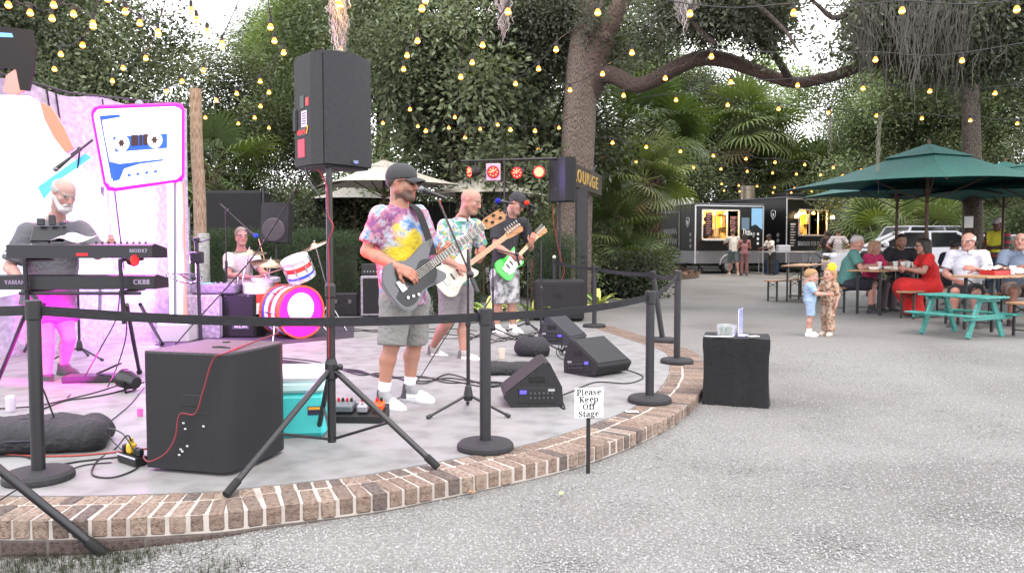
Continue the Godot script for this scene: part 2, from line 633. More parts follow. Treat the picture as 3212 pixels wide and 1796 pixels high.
func stage():
	if stage_poly.is_empty(): make_edge()
	var root:=thing("stage","low round patio stage with a brick edge","stage")
	root.set_meta("kind","structure")
	root.remove_meta("category")
	var inner:=[]
	var nrm:=[]
	for k in edge.size():
		var d: Vector3=(edge[mini(k+1,edge.size()-1)]-edge[maxi(k-1,0)]).normalized()
		var nn:=Vector3(d.z,0,-d.x)
		if nn.dot(Vector3(-1.2,0,-8.5)-edge[k])<0: nn=-nn
		nrm.append(nn)
		inner.append(edge[k]+nn*0.34)
	var poly:=PackedVector2Array()
	for p in inner: poly.append(Vector2(p.x,-p.z))
	for p in [Vector2(-0.8,17.2),Vector2(-10,17.2),Vector2(-10,4.5)]: poly.append(p)
	var b:=MB.new()
	b.prism(poly,-0.3,0.0,Transform3D(Basis(Vector3(1,0,0),Vector3(0,0,-1),Vector3(0,1,0)),Vector3.ZERO))
	put("slab",b,mat(lin(0.225,0.222,0.228),0.8,0.0,"concrete"),root)
	var dark:=MB.new()
	b=MB.new()
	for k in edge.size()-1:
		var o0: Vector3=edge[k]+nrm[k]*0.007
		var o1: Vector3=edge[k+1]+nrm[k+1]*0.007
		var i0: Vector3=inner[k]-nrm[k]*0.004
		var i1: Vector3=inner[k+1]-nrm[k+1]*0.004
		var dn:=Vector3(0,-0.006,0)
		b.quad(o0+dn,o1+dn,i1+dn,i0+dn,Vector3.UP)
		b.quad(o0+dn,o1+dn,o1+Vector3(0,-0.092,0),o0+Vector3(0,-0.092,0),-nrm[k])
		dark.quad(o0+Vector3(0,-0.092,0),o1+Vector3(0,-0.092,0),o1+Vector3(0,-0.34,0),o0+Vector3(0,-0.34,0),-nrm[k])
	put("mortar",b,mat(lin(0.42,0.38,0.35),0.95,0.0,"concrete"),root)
	put("lower_mortar",dark,mat(lin(0.11,0.095,0.085),0.95,0.0,"concrete"),root)  # darker mortar below the top course
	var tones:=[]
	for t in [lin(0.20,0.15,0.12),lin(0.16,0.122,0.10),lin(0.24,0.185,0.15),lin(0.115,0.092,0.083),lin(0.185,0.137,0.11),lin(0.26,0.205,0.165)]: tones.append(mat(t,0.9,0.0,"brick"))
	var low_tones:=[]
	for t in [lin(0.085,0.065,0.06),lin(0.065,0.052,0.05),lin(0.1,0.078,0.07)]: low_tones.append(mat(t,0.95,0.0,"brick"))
	var front:=[]
	var rear:=[]
	for k in 4:
		var q:=MB.new()
		q.box(Vector3.ZERO,Vector3(0.070+0.002*(k % 2),0.088,0.205),0.006+0.002*(k % 3))
		front.append(q.mesh())
		q=MB.new()
		q.box(Vector3.ZERO,Vector3(0.070+0.002*(k % 2),0.088,0.112),0.006+0.002*(k % 3))
		rear.append(q.mesh())
	var low:=MB.new()
	low.box(Vector3.ZERO,Vector3(0.198,0.066,0.09),0.006)
	var lowm:=low.mesh()
	var r2:=RandomNumberGenerator.new()
	r2.seed=11
	var acc:=0.0
	var next:=0.0
	var count:=0
	var lnext:=0.0
	var far_bricks:=MB.new()
	for k in edge.size()-1:
		var seg: float=edge[k].distance_to(edge[k+1])
		while next<acc+seg:
			var t:=(next-acc)/seg
			var p: Vector3=edge[k].lerp(edge[k+1],t)
			var nn: Vector3=nrm[k].lerp(nrm[k+1],t).normalized()
			var bs:=Basis(Vector3(nn.z,0,-nn.x),Vector3.UP,nn)*Basis.from_euler(Vector3(r2.randf_range(-0.012,0.012),r2.randf_range(-0.03,0.03),r2.randf_range(-0.015,0.015)))
			var lift:=r2.randf_range(-0.003,0.003)
			var off:=r2.randf_range(-0.005,0.005)
			if -p.z<8.6:
				quick(root,"brick",count,front[r2.randi() % 4],tones[r2.randi() % 6],Transform3D(bs,p+nn*(0.1025+off)+Vector3(0,-0.044+lift,0)))
				quick(root,"brick",count+1,rear[r2.randi() % 4],tones[r2.randi() % 6],Transform3D(bs,p+nn*(0.277+off*0.5)+Vector3(0,-0.044-lift,0)))
				count+=2
			else:
				far_bricks.box(p+nn*0.1025+Vector3(0,-0.044+lift,0),Vector3(0.071,0.088,0.205),0.0,bs)
				far_bricks.box(p+nn*0.277+Vector3(0,-0.044-lift,0),Vector3(0.071,0.088,0.112),0.0,bs)
			next+=0.083
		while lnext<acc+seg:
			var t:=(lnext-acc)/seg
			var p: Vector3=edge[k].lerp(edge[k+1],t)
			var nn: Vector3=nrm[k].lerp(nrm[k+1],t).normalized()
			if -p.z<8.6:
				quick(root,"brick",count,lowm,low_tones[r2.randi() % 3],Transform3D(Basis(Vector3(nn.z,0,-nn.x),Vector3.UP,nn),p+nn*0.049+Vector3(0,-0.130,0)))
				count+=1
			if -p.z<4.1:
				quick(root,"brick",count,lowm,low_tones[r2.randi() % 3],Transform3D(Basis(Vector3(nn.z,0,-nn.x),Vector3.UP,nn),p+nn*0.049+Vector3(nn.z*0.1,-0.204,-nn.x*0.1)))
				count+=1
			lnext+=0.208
		acc+=seg
	var o:=put("far_bricks",far_bricks,tones[0],root)
	o.set_meta("kind","stuff")
# vegetation
var sprays:=[]
func make_sprays():
	var r:=RandomNumberGenerator.new()
	r.seed=21
	for kind in 4:
		var b:=MB.new()
		var cnt: int=[64,64,40,70][kind]
		for k in cnt:
			var d:=Vector3(r.randfn(),r.randfn()*0.7,r.randfn()).normalized()
			var o:=d*pow(r.randf(),0.5)*Vector3(0.5,0.34,0.5).length()*0.72
			var ax:=(d+Vector3(r.randf_range(-1,1),r.randf_range(-0.8,0.5),r.randf_range(-1,1))).normalized()
			var sd:=ax.cross(Vector3(r.randfn(),r.randfn(),r.randfn())).normalized()
			var ln: float=[0.10,0.09,0.14,0.2][kind]*r.randf_range(0.7,1.3)
			var wd: float=[0.024,0.02,0.034,0.008][kind]
			var nn:=sd.cross(ax).normalized()
			var w:=r.randf_range(0.75,1.25)
			b.tint(Color(w,w,w*r.randf_range(0.85,1.05)))
			var p0:=o
			var p1:=o+ax*ln*0.5+nn*ln*0.06
			var p2:=o+ax*ln
			b.tri(p0,p1+sd*wd,p1-sd*wd,nn,nn,nn)
			b.tri(p2,p1+sd*wd,p1-sd*wd,nn,nn,nn)
		sprays.append(b.mesh())
func foliage(lobes: Array,count: int,kind: int,base: Color,sd: int,size:=1.0,shell:=0.35,gap:=-0.05)->Array:
	var r:=RandomNumberGenerator.new()
	r.seed=sd
	var fn:=FastNoiseLite.new()
	fn.seed=sd
	fn.frequency=0.36
	fn.fractal_octaves=3
	var vol:=0.0
	for l in lobes: vol+=pow(l[1].x*l[1].y*l[1].z,0.667)
	var xfs:=[]
	var cols:=[]
	for l in lobes:
		var share:=int(count*pow(l[1].x*l[1].y*l[1].z,0.667)/vol)
		for k in share:
			var d:=Vector3(r.randfn(),r.randfn(),r.randfn()).normalized()
			var p: Vector3=l[0]+d*l[1]*lerpf(shell,1.0,sqrt(r.randf()))*r.randf_range(0.9,1.08)
			var q:=fn.get_noise_3dv(p)
			if q<gap: continue
			var s:=size*r.randf_range(0.75,1.35)
			xfs.append(Transform3D(Basis.from_euler(Vector3(r.randf_range(-0.5,0.5),r.randf()*TAU,r.randf_range(-0.5,0.5))).scaled(Vector3.ONE*s),p))
			var w:=maxf(0.3,1.0+fn.get_noise_3dv(p*1.7+Vector3(50,0,0))*1.5)*r.randf_range(0.75,1.3)
			cols.append(Color(base.r*w,base.g*w,base.b*w))
	return [xfs,cols]
func leaf_mat(kind: int)->StandardMaterial3D:
	return mat(Color.WHITE,[0.6,0.6,0.35,0.7][kind],0.0,"leaf")
func tree(called: String,label: String,at: Vector3,h: float,rad: float,kind: int,base: Color,sd: int,count:=1700,low:=0.18,trunk_r:=0.22,lean:=Vector3.ZERO,size:=1.0):
	var t:=thing(called,label,"tree",at,0.0,"trees that close off the patio")
	var r:=RandomNumberGenerator.new()
	r.seed=sd
	var top:=Vector3(lean.x,h*0.8,lean.z)
	var pts:=[]
	var rr:=[]
	for k in 7:
		var f:=k/6.0
		pts.append(Vector3(top.x*f*f+r.randf_range(-0.12,0.12)*k/3.0,top.y*f-0.1,top.z*f*f+r.randf_range(-0.12,0.12)))
		rr.append(lerpf(trunk_r,trunk_r*0.3,f)*(1.25 if k==0 else 1.0))
	var b:=MB.new()
	b.tube(spline(pts,3),rr_interp(rr,3),9)
	put("trunk",b,mat(lin(0.12,0.10,0.085),0.95,0.0,"bark"),t)
	var lobes:=[]
	b=MB.new()
	for k in 9:
		var a:=TAU*k/9.0+r.randf_range(-0.3,0.3)
		var f:=r.randf_range(low,0.9)
		var reach:=rad*r.randf_range(0.35,0.8)*(1.1-f*0.45)
		var c:=Vector3(cos(a)*reach,h*(f+0.05),sin(a)*reach)+lean*f
		var s:=rad*r.randf_range(0.42,0.62)
		lobes.append([c,Vector3(s,s*0.75,s)])
		var g: Vector3=pts[clampi(int(f*6.0)-1,1,5)]
		b.tube([g,g.lerp(c,0.5)+Vector3.UP*0.25,c],[trunk_r*0.3,trunk_r*0.2,0.02],6)
	lobes.append([Vector3(top.x,h*0.88,top.z),Vector3(rad*0.55,rad*0.5,rad*0.55)])
	put("limb",b,mat(lin(0.12,0.10,0.085),0.95,0.0,"bark"),t)
	var f:=foliage(lobes,count,kind,base,sd,size)
	scatter("crown",sprays[kind],leaf_mat(kind),f[0],f[1],t)
	return t
func rr_interp(rr: Array,per: int)->Array:
	var out:=[]
	for k in rr.size()-1:
		for j in per: out.append(lerpf(rr[k],rr[k+1],float(j)/per))
	out.append(rr[-1])
	return out
var fan: ArrayMesh
func make_fan():
	var b:=MB.new()
	b.tint(Color(0.9,0.95,0.7))
	b.tube([Vector3.ZERO,Vector3(0,0.35,-0.03),Vector3(0,0.7,-0.03)],[0.016,0.012,0.008],5)
	for k in 27:
		var a:=deg_to_rad(-118+236.0*k/26.0)
		var ln:=0.82-0.2*absf(a)/2.1
		var dir:=Vector3(sin(a),cos(a),0)
		var sd:=Vector3(cos(a),-sin(a),0)
		var o:=Vector3(0,0.7,-0.03)
		var w:=0.86+0.28*((k*7) % 5)/5.0
		b.tint(Color(w,w,w*0.9))
		var fold:=0.012 if k % 2==0 else -0.012
		var p1:=o+dir*ln*0.5+Vector3(0,0,0.04+fold)
		var p2:=o+dir*ln*0.8+Vector3(0,-0.02,-0.02+fold)
		var p3:=o+dir*ln+Vector3(0,-0.10,-0.16)
		var nn:=Vector3(sin(a)*0.3,0.2,1).normalized()
		b.tri(o,p1+sd*0.030,p1-sd*0.030,nn,nn,nn)
		b.quads(p1+sd*0.03,p1-sd*0.03,p2-sd*0.017,p2+sd*0.017,nn,nn,nn,nn)
		b.tri(p2+sd*0.017,p2-sd*0.017,p3,nn,nn,nn)
	fan=b.mesh()
var fan_mats:=[]
func palm(label: String,at: Vector3,trunk_h: float,scale: float,leaves: int,sd: int,tone:=0,trunk_r:=0.16):
	var t:=thing("palmetto",label,"palm tree",at,0.0,"fan palms around the patio")
	var r:=RandomNumberGenerator.new()
	r.seed=sd
	if trunk_h>0.3:
		var b:=MB.new()
		var pts:=[]
		var rr:=[]
		for k in 15:
			pts.append(Vector3(sin(k*0.4+sd)*0.03,trunk_h*k/14.0-0.05,cos(k*0.5)*0.03))
			rr.append(trunk_r*(1.0+0.12*(k % 2)))
		b.tube(pts,rr,10)
		for k in int(trunk_h*26):
			var a:=k*2.4
			var y:=trunk_h*(0.25+0.75*k/(trunk_h*26.0))
			var o:=Vector3(cos(a)*trunk_r,y,sin(a)*trunk_r)
			b.tube([o,o+Vector3(cos(a)*0.09,0.17,sin(a)*0.09)],[0.05,0.02],4)
		put("trunk",b,mat(lin(0.17,0.12,0.09),0.95,0.0,"bark"),t)
	if fan_mats.is_empty():
		for c in [lin(0.15,0.19,0.085),lin(0.10,0.135,0.07),lin(0.22,0.26,0.11),lin(0.16,0.19,0.11),lin(0.22,0.17,0.10)]:
			var m:=mat(c,0.5,0.0,"leaf").duplicate()
			m.albedo_color=c
			fan_mats.append(m)
	for k in leaves:
		var f:=(k+0.5)/leaves
		var el:=lerpf(1.35,-0.75,pow(f,0.85))+r.randf_range(-0.15,0.15)
		var az:=k*2.39996+r.randf_range(-0.2,0.2)
		var dir:=Vector3(cos(az)*cos(el),sin(el),sin(az)*cos(el))
		var up:=dir
		var face:=(Vector3.UP-up*up.y)
		if face.length()<0.05: face=Vector3.RIGHT
		face=face.normalized()
		var bs:=Basis(up.cross(face),up,face)*Basis.from_euler(Vector3(0,r.randf_range(-0.5,0.5),0))
		var s:=scale*r.randf_range(0.85,1.15)
		quick(t,"frond",k,fan,fan_mats[4 if el<-0.65 and r.randf()<0.6 else [tone,tone,(tone+3) % 4][r.randi() % 3]],Transform3D(bs.scaled_local(Vector3.ONE*s),Vector3(0,trunk_h,0)+dir*0.08))
	return t
func bush(called: String,label: String,at: Vector3,rad: Vector3,kind: int,base: Color,sd: int,count:=400,size:=0.7,cat:="shrub",grp:="shrubs in the undergrowth"):
	var t:=thing(called,label,cat,at,0.0,grp)
	var r:=RandomNumberGenerator.new()
	r.seed=sd
	var lobes:=[]
	var b:=MB.new()
	for k in 5:
		var c:=Vector3(r.randf_range(-0.5,0.5)*rad.x,rad.y*r.randf_range(0.5,1.1),r.randf_range(-0.5,0.5)*rad.z)
		lobes.append([c,rad*r.randf_range(0.5,0.75)])
		b.tube([Vector3(c.x*0.2,-0.05,c.z*0.2),c*0.6,c],[0.03,0.02,0.008],5)
	put("stem",b,mat(lin(0.10,0.08,0.065),0.95),t)
	var f:=foliage(lobes,count,kind,base,sd,size,0.3)
	scatter("leaves",sprays[kind],leaf_mat(kind),f[0],f[1],t)
	return t
func moss(label: String,at: Vector3,wide: float,long: float,strands: int,sd: int,base: Color):
	var r:=RandomNumberGenerator.new()
	r.seed=sd
	var b:=MB.new()
	for k in strands:
		var x:=r.randfn()*wide*0.4
		var z:=r.randfn()*wide*0.4
		var ln:=long*r.randf_range(0.3,1.0)*exp(-absf(x)/wide)
		var w:=r.randf_range(0.6,1.3)
		b.tint(Color(base.r*w,base.g*w,base.b*w))
		var pts:=[]
		var cnt:=9
		var ph:=r.randf()*TAU
		var drop:=-r.randf()*long*0.35*float(k % 3)
		for j in cnt:
			var f:=float(j)/(cnt-1)
			pts.append(Vector3(x*(1.0-f*0.35)+sin(f*9+ph)*0.018,drop-ln*f+r.randf_range(0.0,0.03),z*(1.0-f*0.35)+cos(f*8+ph)*0.018))
		b.tube(pts,[0.003,0.005,0.006,0.006,0.0055,0.005,0.004,0.003,0.001],3)
	var o:=put("spanish_moss",b,mat(Color.WHITE,0.95,0.0,"vc"),null,at)
	tag(o,label,"moss","hanging moss")
func trees():
	make_sprays()
	make_fan()
	var oak:=lin(1,1,1)
	var d1:=Color(0.125,0.148,0.095)
	var d2:=Color(0.085,0.099,0.073)
	var d3:=Color(0.155,0.188,0.103)
	var br:=Color(0.22,0.275,0.13)
	tree("live_oak","dark spreading oak at the far left, behind the black hat of the cutout",Vector3(-14.5,0,-18),12.0,5.2,0,d2,31,3400,0.2,0.3)
	tree("live_oak","tall grey-green oak above the cassette sign",Vector3(-12.6,0,-21),12.5,4.0,1,d1,32,3400,0.2,0.3)
	tree("live_oak","oak whose ragged edge borders the bright gap of sky on its left",Vector3(-9.7,0,-18.5),6.9,2.5,0,d1,33,2000,0.3,0.2)
	tree("pine_tree","bright green round pine right of the gap of sky",Vector3(-7.2,0,-30),11.6,3.0,3,br,34,2600,0.45,0.25,Vector3.ZERO,1.3)
	tree("live_oak","low oak filling in below the gap of sky",Vector3(-9.0,0,-25),6.6,3.0,1,d1,35,2200,0.15,0.22)
	tree("live_oak","oak behind the tall stage loudspeaker",Vector3(-3.5,0,-22),12.5,3.5,0,d3,36,3400,0.15,0.28)
	tree("leaning_tree","grey trunked tree leaning left above the bass player",Vector3(-1.0,0,-19.5),13.5,4.0,1,d1,37,2600,0.35,0.34,Vector3(-1.0,0,0))
	tree("live_oak","dense oak between the leaning trunk and the big oak",Vector3(0.3,0,-24.5),13.0,3.6,0,d1,38,3200,0.15,0.28)
	tree("magnolia_tree","dark glossy-leaved tree just left of the big oak trunk",Vector3(0.5,0,-20.5),8.5,2.6,2,d2,39,1400,0.2,0.18)
	tree("magnolia_tree","small glossy-leaved tree between the cream parasols and the lights",Vector3(-1.2,0,-18),5.6,2.2,2,d1,40,1000,0.4,0.14)
	tree("live_oak","dark oak in shade behind the long bare limb",Vector3(7.4,0,-42),14.0,4.6,0,d2,41,2600,0.12,0.28)
	tree("live_oak","dark oak close behind the big oak trunk",Vector3(2.7,0,-33),14.5,3.8,1,d2,141,3400,0.08,0.28)
	tree("sapling_tree","light green tree beyond the first food trailer",Vector3(9.0,0,-43),12.5,5.0,1,d3,42,2600,0.1,0.28,Vector3.ZERO,1.4)
	tree("sapling_tree","light green tree rising under the bowed end of the limb",Vector3(14.2,0,-44),11.0,4.4,0,br,43,2600,0.1,0.28,Vector3.ZERO,1.4)
	tree("sapling_tree","feathery green tree over the second food trailer",Vector3(19.4,0,-42),11.0,5.0,1,d3,44,3000,0.1,0.28,Vector3.ZERO,1.4)
	tree("sapling_tree","tall leafy tree left of the green parasol peak",Vector3(16.9,0,-34),9.5,3.6,0,d3,45,2600,0.1,0.22,Vector3.ZERO,1.2)
	tree("sapling_tree","leafy tree behind the dark moss on the right",Vector3(21.5,0,-36),13.5,5.2,1,d1,46,3000,0.1,0.28,Vector3.ZERO,1.2)
	tree("sapling_tree","tree at the right edge behind the vest wearer",Vector3(22.0,0,-29),12.0,4.6,0,d1,47,2800,0.1,0.28,Vector3.ZERO,1.2)
	tree("live_oak","dark oak off to the right of the green parasol",Vector3(17.0,0,-21),11.5,4.2,0,d2,48,2600,0.3,0.26)
	var lobes:=[]
	for k in 34:
		var x:=-46.0+k*2.8
		var hh:=6.0+1.6*sin(k*1.7)-(1.2 if x>12 and x<20 else 0.0)
		if x>-19 and x<-11: hh=5.0
		lobes.append([Vector3(x,hh*0.5,-52+2.0*sin(k*2.1)),Vector3(3.2,hh*0.62,2.6)])
		lobes.append([Vector3(x+1.4,1.5,-48),Vector3(2.6,2.4,2.0)])
	var f:=foliage(lobes,14000,1,d1,77,2.0,0.2,-0.3)
	tag(scatter("far_woods",sprays[1],leaf_mat(1),f[0],f[1]),"far belt of woods closing the view","woods","","stuff")
	big_oak()
	palm("tall dark fan palm right of the big oak, its crown left of the first trailer",Vector3(4.2,0,-24.0),4.6,1.35,34,51,1,0.2)
	palm("bright fan palm with a round crown above the first trailer roof",Vector3(11.3,0,-39.2),6.9,1.95,36,52,0,0.18)
	palm("fan palm drooping over the left end of the first trailer",Vector3(3.5,0,-21.5),2.9,1.05,28,53,3,0.2)
	palm("low fan palm in the dark behind the lounge sign",Vector3(2.75,0,-21.0),1.5,0.95,24,54,1)
	palm("fan palm behind the steel chimney of the second trailer",Vector3(14.1,0,-43),4.9,1.8,28,55,0)
	palm("fan palm over the roof vent of the second trailer",Vector3(16.6,0,-43.5),4.4,1.8,28,56,2)
	palm("short fan palm between the second trailer and the parked cars",Vector3(14.0,0,-31),1.3,1.6,20,57,2)
	palm("fan palm behind the parked cars under the green parasol",Vector3(14.6,0,-28.5),1.6,1.5,20,58,0)
	palm("fan palm in the gap between the timber post and the loudspeaker",Vector3(-6.9,0,-18.5),2.9,1.2,20,59,1)
	palm("bright low palmetto by the foot of the lounge post",Vector3(2.998,0.000,-25.020),0.3,0.8,14,60,2)
	palm("spiky low palmetto on the mulch in front of the first trailer",Vector3(4.411,0.000,-28.561),0.3,0.8,16,61,0)
	palm("dark bushy palmetto left of the drooping fan palm",Vector3(3.0,0,-20.6),0.6,0.85,22,64,1)
	palm("grey-green bushy palmetto in front of the first trailer's end",Vector3(3.5,0,-23.2),0.5,0.85,20,65,3)
	palm("low palmetto at the back of the mulch bed",Vector3(2.799,0.000,-26.673),0.5,0.9,14,62,3)
	var k:=0
	for s in [["dark leafy shrub right behind the black screen",-6.4,-18.5,2.0],["dark leafy shrub left of the cream parasols",-5.0,-20.5,1.7],["olive shrub behind the drum kit screen",-8.0,-17.5,1.8],["shrub under the cream parasols",-2.6,-22.5,1.5],["shrub behind the bald guitarist",-0.2,-21.8,1.6],["shrub behind the row of red lamps",0.6,-18.8,1.5],["shrub right of the big oak's foot",2.4,-18.8,0.9],["shrub behind the mulch bed",3.9,-25.0,0.8],["shrub between mulch bed and first trailer",4.6,-30.5,1.1],["shrub beyond the parked cars, left",15.5,-33,1.6],["shrub beyond the parked cars, right",19,-31,1.9],["shrub at the right edge behind the picnic tables",15.5,-24.5,1.6],["shrub in front of the right-hand oak",13.2,-22.5,1.0]]:
		bush("shrub",s[0],Vector3(s[1],0,s[2]),Vector3(s[3],s[3]*0.95,s[3]),[0,2,1][k % 3],[d2,d1,d3][k % 3],300+k,620,0.8)
		k+=1
	moss("pale moss tuft hanging at the top left of centre, above the loudspeaker",Vector3(-1.703,3.620,-8.000),0.13,0.5,130,1,Color(0.40,0.36,0.33))
	moss("thin pale moss strand beside the tall loudspeaker",Vector3(-1.685,3.453,-8.200),0.05,0.35,40,2,Color(0.38,0.35,0.31))
	moss("small pale moss tuft at the top centre",Vector3(-0.096,3.830,-8.600),0.12,0.4,80,3,Color(0.38,0.34,0.31))
	moss("pale moss at the top edge right of the oak trunk",Vector3(1.805,3.871,-8.600),0.18,0.35,70,4,Color(0.30,0.28,0.26))
	var q:=0
	for m in [[Vector3(5.207,4.669,-12.000),0.5,1.7],[Vector3(5.358,4.538,-11.000),0.7,1.9],[Vector3(6.162,4.634,-11.500),0.7,2.0],[Vector3(6.953,4.841,-12.000),0.6,1.6],[Vector3(5.960,4.833,-13.000),0.5,1.6],[Vector3(7.792,4.777,-14.000),0.5,2.0],[Vector3(6.945,4.973,-13.500),0.6,1.6]]:
		moss(["ragged dark moss nearest the bright gap of sky","broad dark moss curtain at the top right","long dark moss curtain over the parasol","dark moss curtain near the top right corner","dark moss tassel over the end of the limb","dark moss wrapped along the right-hand trunk","dark moss between the two big curtains"][q],m[0],m[1],m[2]*0.6,120,10+q,Color(0.085,0.082,0.07))
		q+=1
	moss("pale moss streamer hanging under a bulb left of the parasol",Vector3(5.303,3.379,-13.500),0.03,0.6,14,31,Color(0.2,0.2,0.15))
	moss("long pale moss streamer hanging nearest the parasol",Vector3(6.019,3.314,-13.300),0.04,1.0,22,32,Color(0.24,0.24,0.18))
func big_oak():
	var t:=thing("big_oak","big oak with a pale furrowed trunk and one long bare limb reaching right","tree",Vector3(1.3,0,-16.6))
	var o:=Vector3(1.3,0,-16.6)
	var b:=MB.new()
	var pts:=[]
	for p in [Vector3(1.186,-0.157,-16.600),Vector3(1.262,1.323,-16.600),Vector3(1.337,2.951,-16.600),Vector3(1.397,4.080,-16.600),Vector3(1.474,5.042,-16.600),Vector3(1.567,5.919,-16.600),Vector3(1.609,7.107,-16.600),Vector3(1.628,8.564,-16.700)]: pts.append(p-o)
	b.tube(spline(pts,6),rr_interp([0.46,0.38,0.345,0.335,0.34,0.29,0.26,0.2],6),18)
	put("trunk",b,mat(lin(0.27,0.23,0.205),0.95,0.0,"bark"),t)
	b=MB.new()
	pts=[]
	for p in [Vector3(1.570,4.312,-16.550),Vector3(1.781,5.130,-16.300),Vector3(2.014,5.700,-16.100),Vector3(2.332,6.252,-15.900),Vector3(2.718,6.936,-15.500)]: pts.append(p-o)
	b.tube(spline(pts,6),rr_interp([0.2,0.2,0.18,0.17,0.13],6),14)
	b.ball(Vector3(1.852,5.298,-16.100)-o,0.12,10)
	put("fork",b,mat(lin(0.22,0.17,0.145),0.95,0.0,"bark"),t)
	b=MB.new()
	pts=[]
	for p in [Vector3(1.600,4.241,-16.600),Vector3(1.779,4.585,-16.400),Vector3(2.034,4.559,-16.200),Vector3(2.401,4.340,-16.000),Vector3(2.718,4.377,-15.800),Vector3(3.118,4.564,-15.500),Vector3(3.538,4.682,-15.200),Vector3(3.968,4.585,-15.000),Vector3(4.424,4.369,-14.800),Vector3(4.975,4.095,-14.500),Vector3(5.395,4.096,-14.300),Vector3(5.758,4.171,-14.000),Vector3(6.142,4.361,-13.800),Vector3(6.393,4.714,-13.500),Vector3(6.590,4.958,-13.000),Vector3(6.925,5.324,-12.600)]: pts.append(p-o)
	b.tube(spline(pts,5),rr_interp([0.2,0.19,0.17,0.155,0.15,0.15,0.15,0.14,0.12,0.10,0.095,0.095,0.09,0.08,0.07,0.05],5),12)
	put("long_limb",b,mat(lin(0.13,0.10,0.085),0.95,0.0,"bark"),t)
	for l in [[Vector3(2.332,6.252,-15.900),Vector3(2.900,5.945,-14.500),Vector3(3.551,5.206,-13.000),Vector3(4.058,4.547,-12.400),Vector3(4.227,4.035,-12.000)],[Vector3(6.925,5.324,-12.600),Vector3(5.496,5.022,-12.400),Vector3(4.882,4.581,-12.200),Vector3(4.551,4.785,-12.200),Vector3(4.150,5.013,-12.000)],[Vector3(2.900,5.945,-14.500),Vector3(3.150,4.979,-14.000),Vector3(3.445,4.593,-13.800)],[Vector3(4.975,4.095,-14.500),Vector3(4.522,4.441,-14.000),Vector3(4.056,4.675,-13.600)]]:
		b=MB.new()
		var w:=[]
		for p in l: w.append(p-o)
		b.tube(spline(w,4),rr_interp([0.08,0.06,0.045,0.03,0.015].slice(0,w.size()),4),7)
		put("limb",b,mat(lin(0.10,0.085,0.075),0.95,0.0,"bark"),t)
	var lobes:=[]
	for l in [[1590,30,16,1.0],[1660,60,15.5,1.1],[1740,40,15,1.0],[1800,90,14.5,0.9],[1860,20,14,0.8],[1900,80,14,0.7],[1935,20,13,0.5],[2060,120,14,0.45],[1700,120,15.5,0.8],[1600,110,16.4,0.8],[2130,60,12.4,0.5],[1390,30,17,0.9],[1330,60,17.5,1.0],[1400,120,17.5,0.7],[2190,40,12.6,0.6],[2300,10,12.2,0.8],[2400,30,12.4,0.8],[2520,10,12.6,0.9],[2240,60,12.8,0.5],[2350,90,13,0.6],[2450,110,13,0.6],[2540,120,13.5,0.7],[2200,110,13.5,0.35],[2300,140,13.6,0.4]]:
		lobes.append([pix(l[0],l[1],l[2])-o,Vector3(l[3],l[3]*0.62,l[3])])
	var f:=foliage(lobes,3600,0,Color(0.085,0.094,0.07),99,0.75,0.1,-0.05)
	scatter("crown",sprays[0],leaf_mat(0),f[0],f[1],t)
	t=thing("shaded_tree","dark straight trunk behind the green parasol with a small white notice","tree",Vector3(10.722,0.000,-18.653))
	o=Vector3(10.722,0.000,-18.653)
	b=MB.new()
	pts=[]
	for p in [Vector3(10.722,0.000,-18.653)+Vector3.DOWN*0.1,Vector3(10.652,1.338,-18.600),Vector3(10.580,3.162,-18.600),Vector3(10.490,4.967,-18.600),Vector3(10.408,7.110,-18.600),Vector3(10.366,8.524,-18.600)]: pts.append(p-o)
	b.tube(spline(pts,5),rr_interp([0.26,0.22,0.2,0.18,0.15,0.1],5),12)
	put("trunk",b,mat(lin(0.14,0.12,0.105),0.95,0.0,"bark"),t)
	lobes=[[Vector3(-1.4,6.6,0),Vector3(1.6,0.9,1.4)],[Vector3(1.4,6.8,0.4),Vector3(1.6,1.0,1.5)],[Vector3(0.2,5.6,-0.8),Vector3(1.3,0.7,1.0)],[Vector3(2.4,5.0,0.4),Vector3(1.3,1.0,1.0)]]
	f=foliage(lobes,1300,0,Color(0.06,0.068,0.048),98,0.8,0.1,-0.05)
	scatter("crown",sprays[0],leaf_mat(0),f[0],f[1],t)
func pix(u: float,v: float,d: float)->Vector3:
	var p:=-atan(105.0/2022.0)
	var r:=Vector3((u-1288.0)/2022.0,-(v-720.0)/2022.0,-1).rotated(Vector3.RIGHT,p)
	return Vector3(0,1.2,0)+r*(d/-r.z)
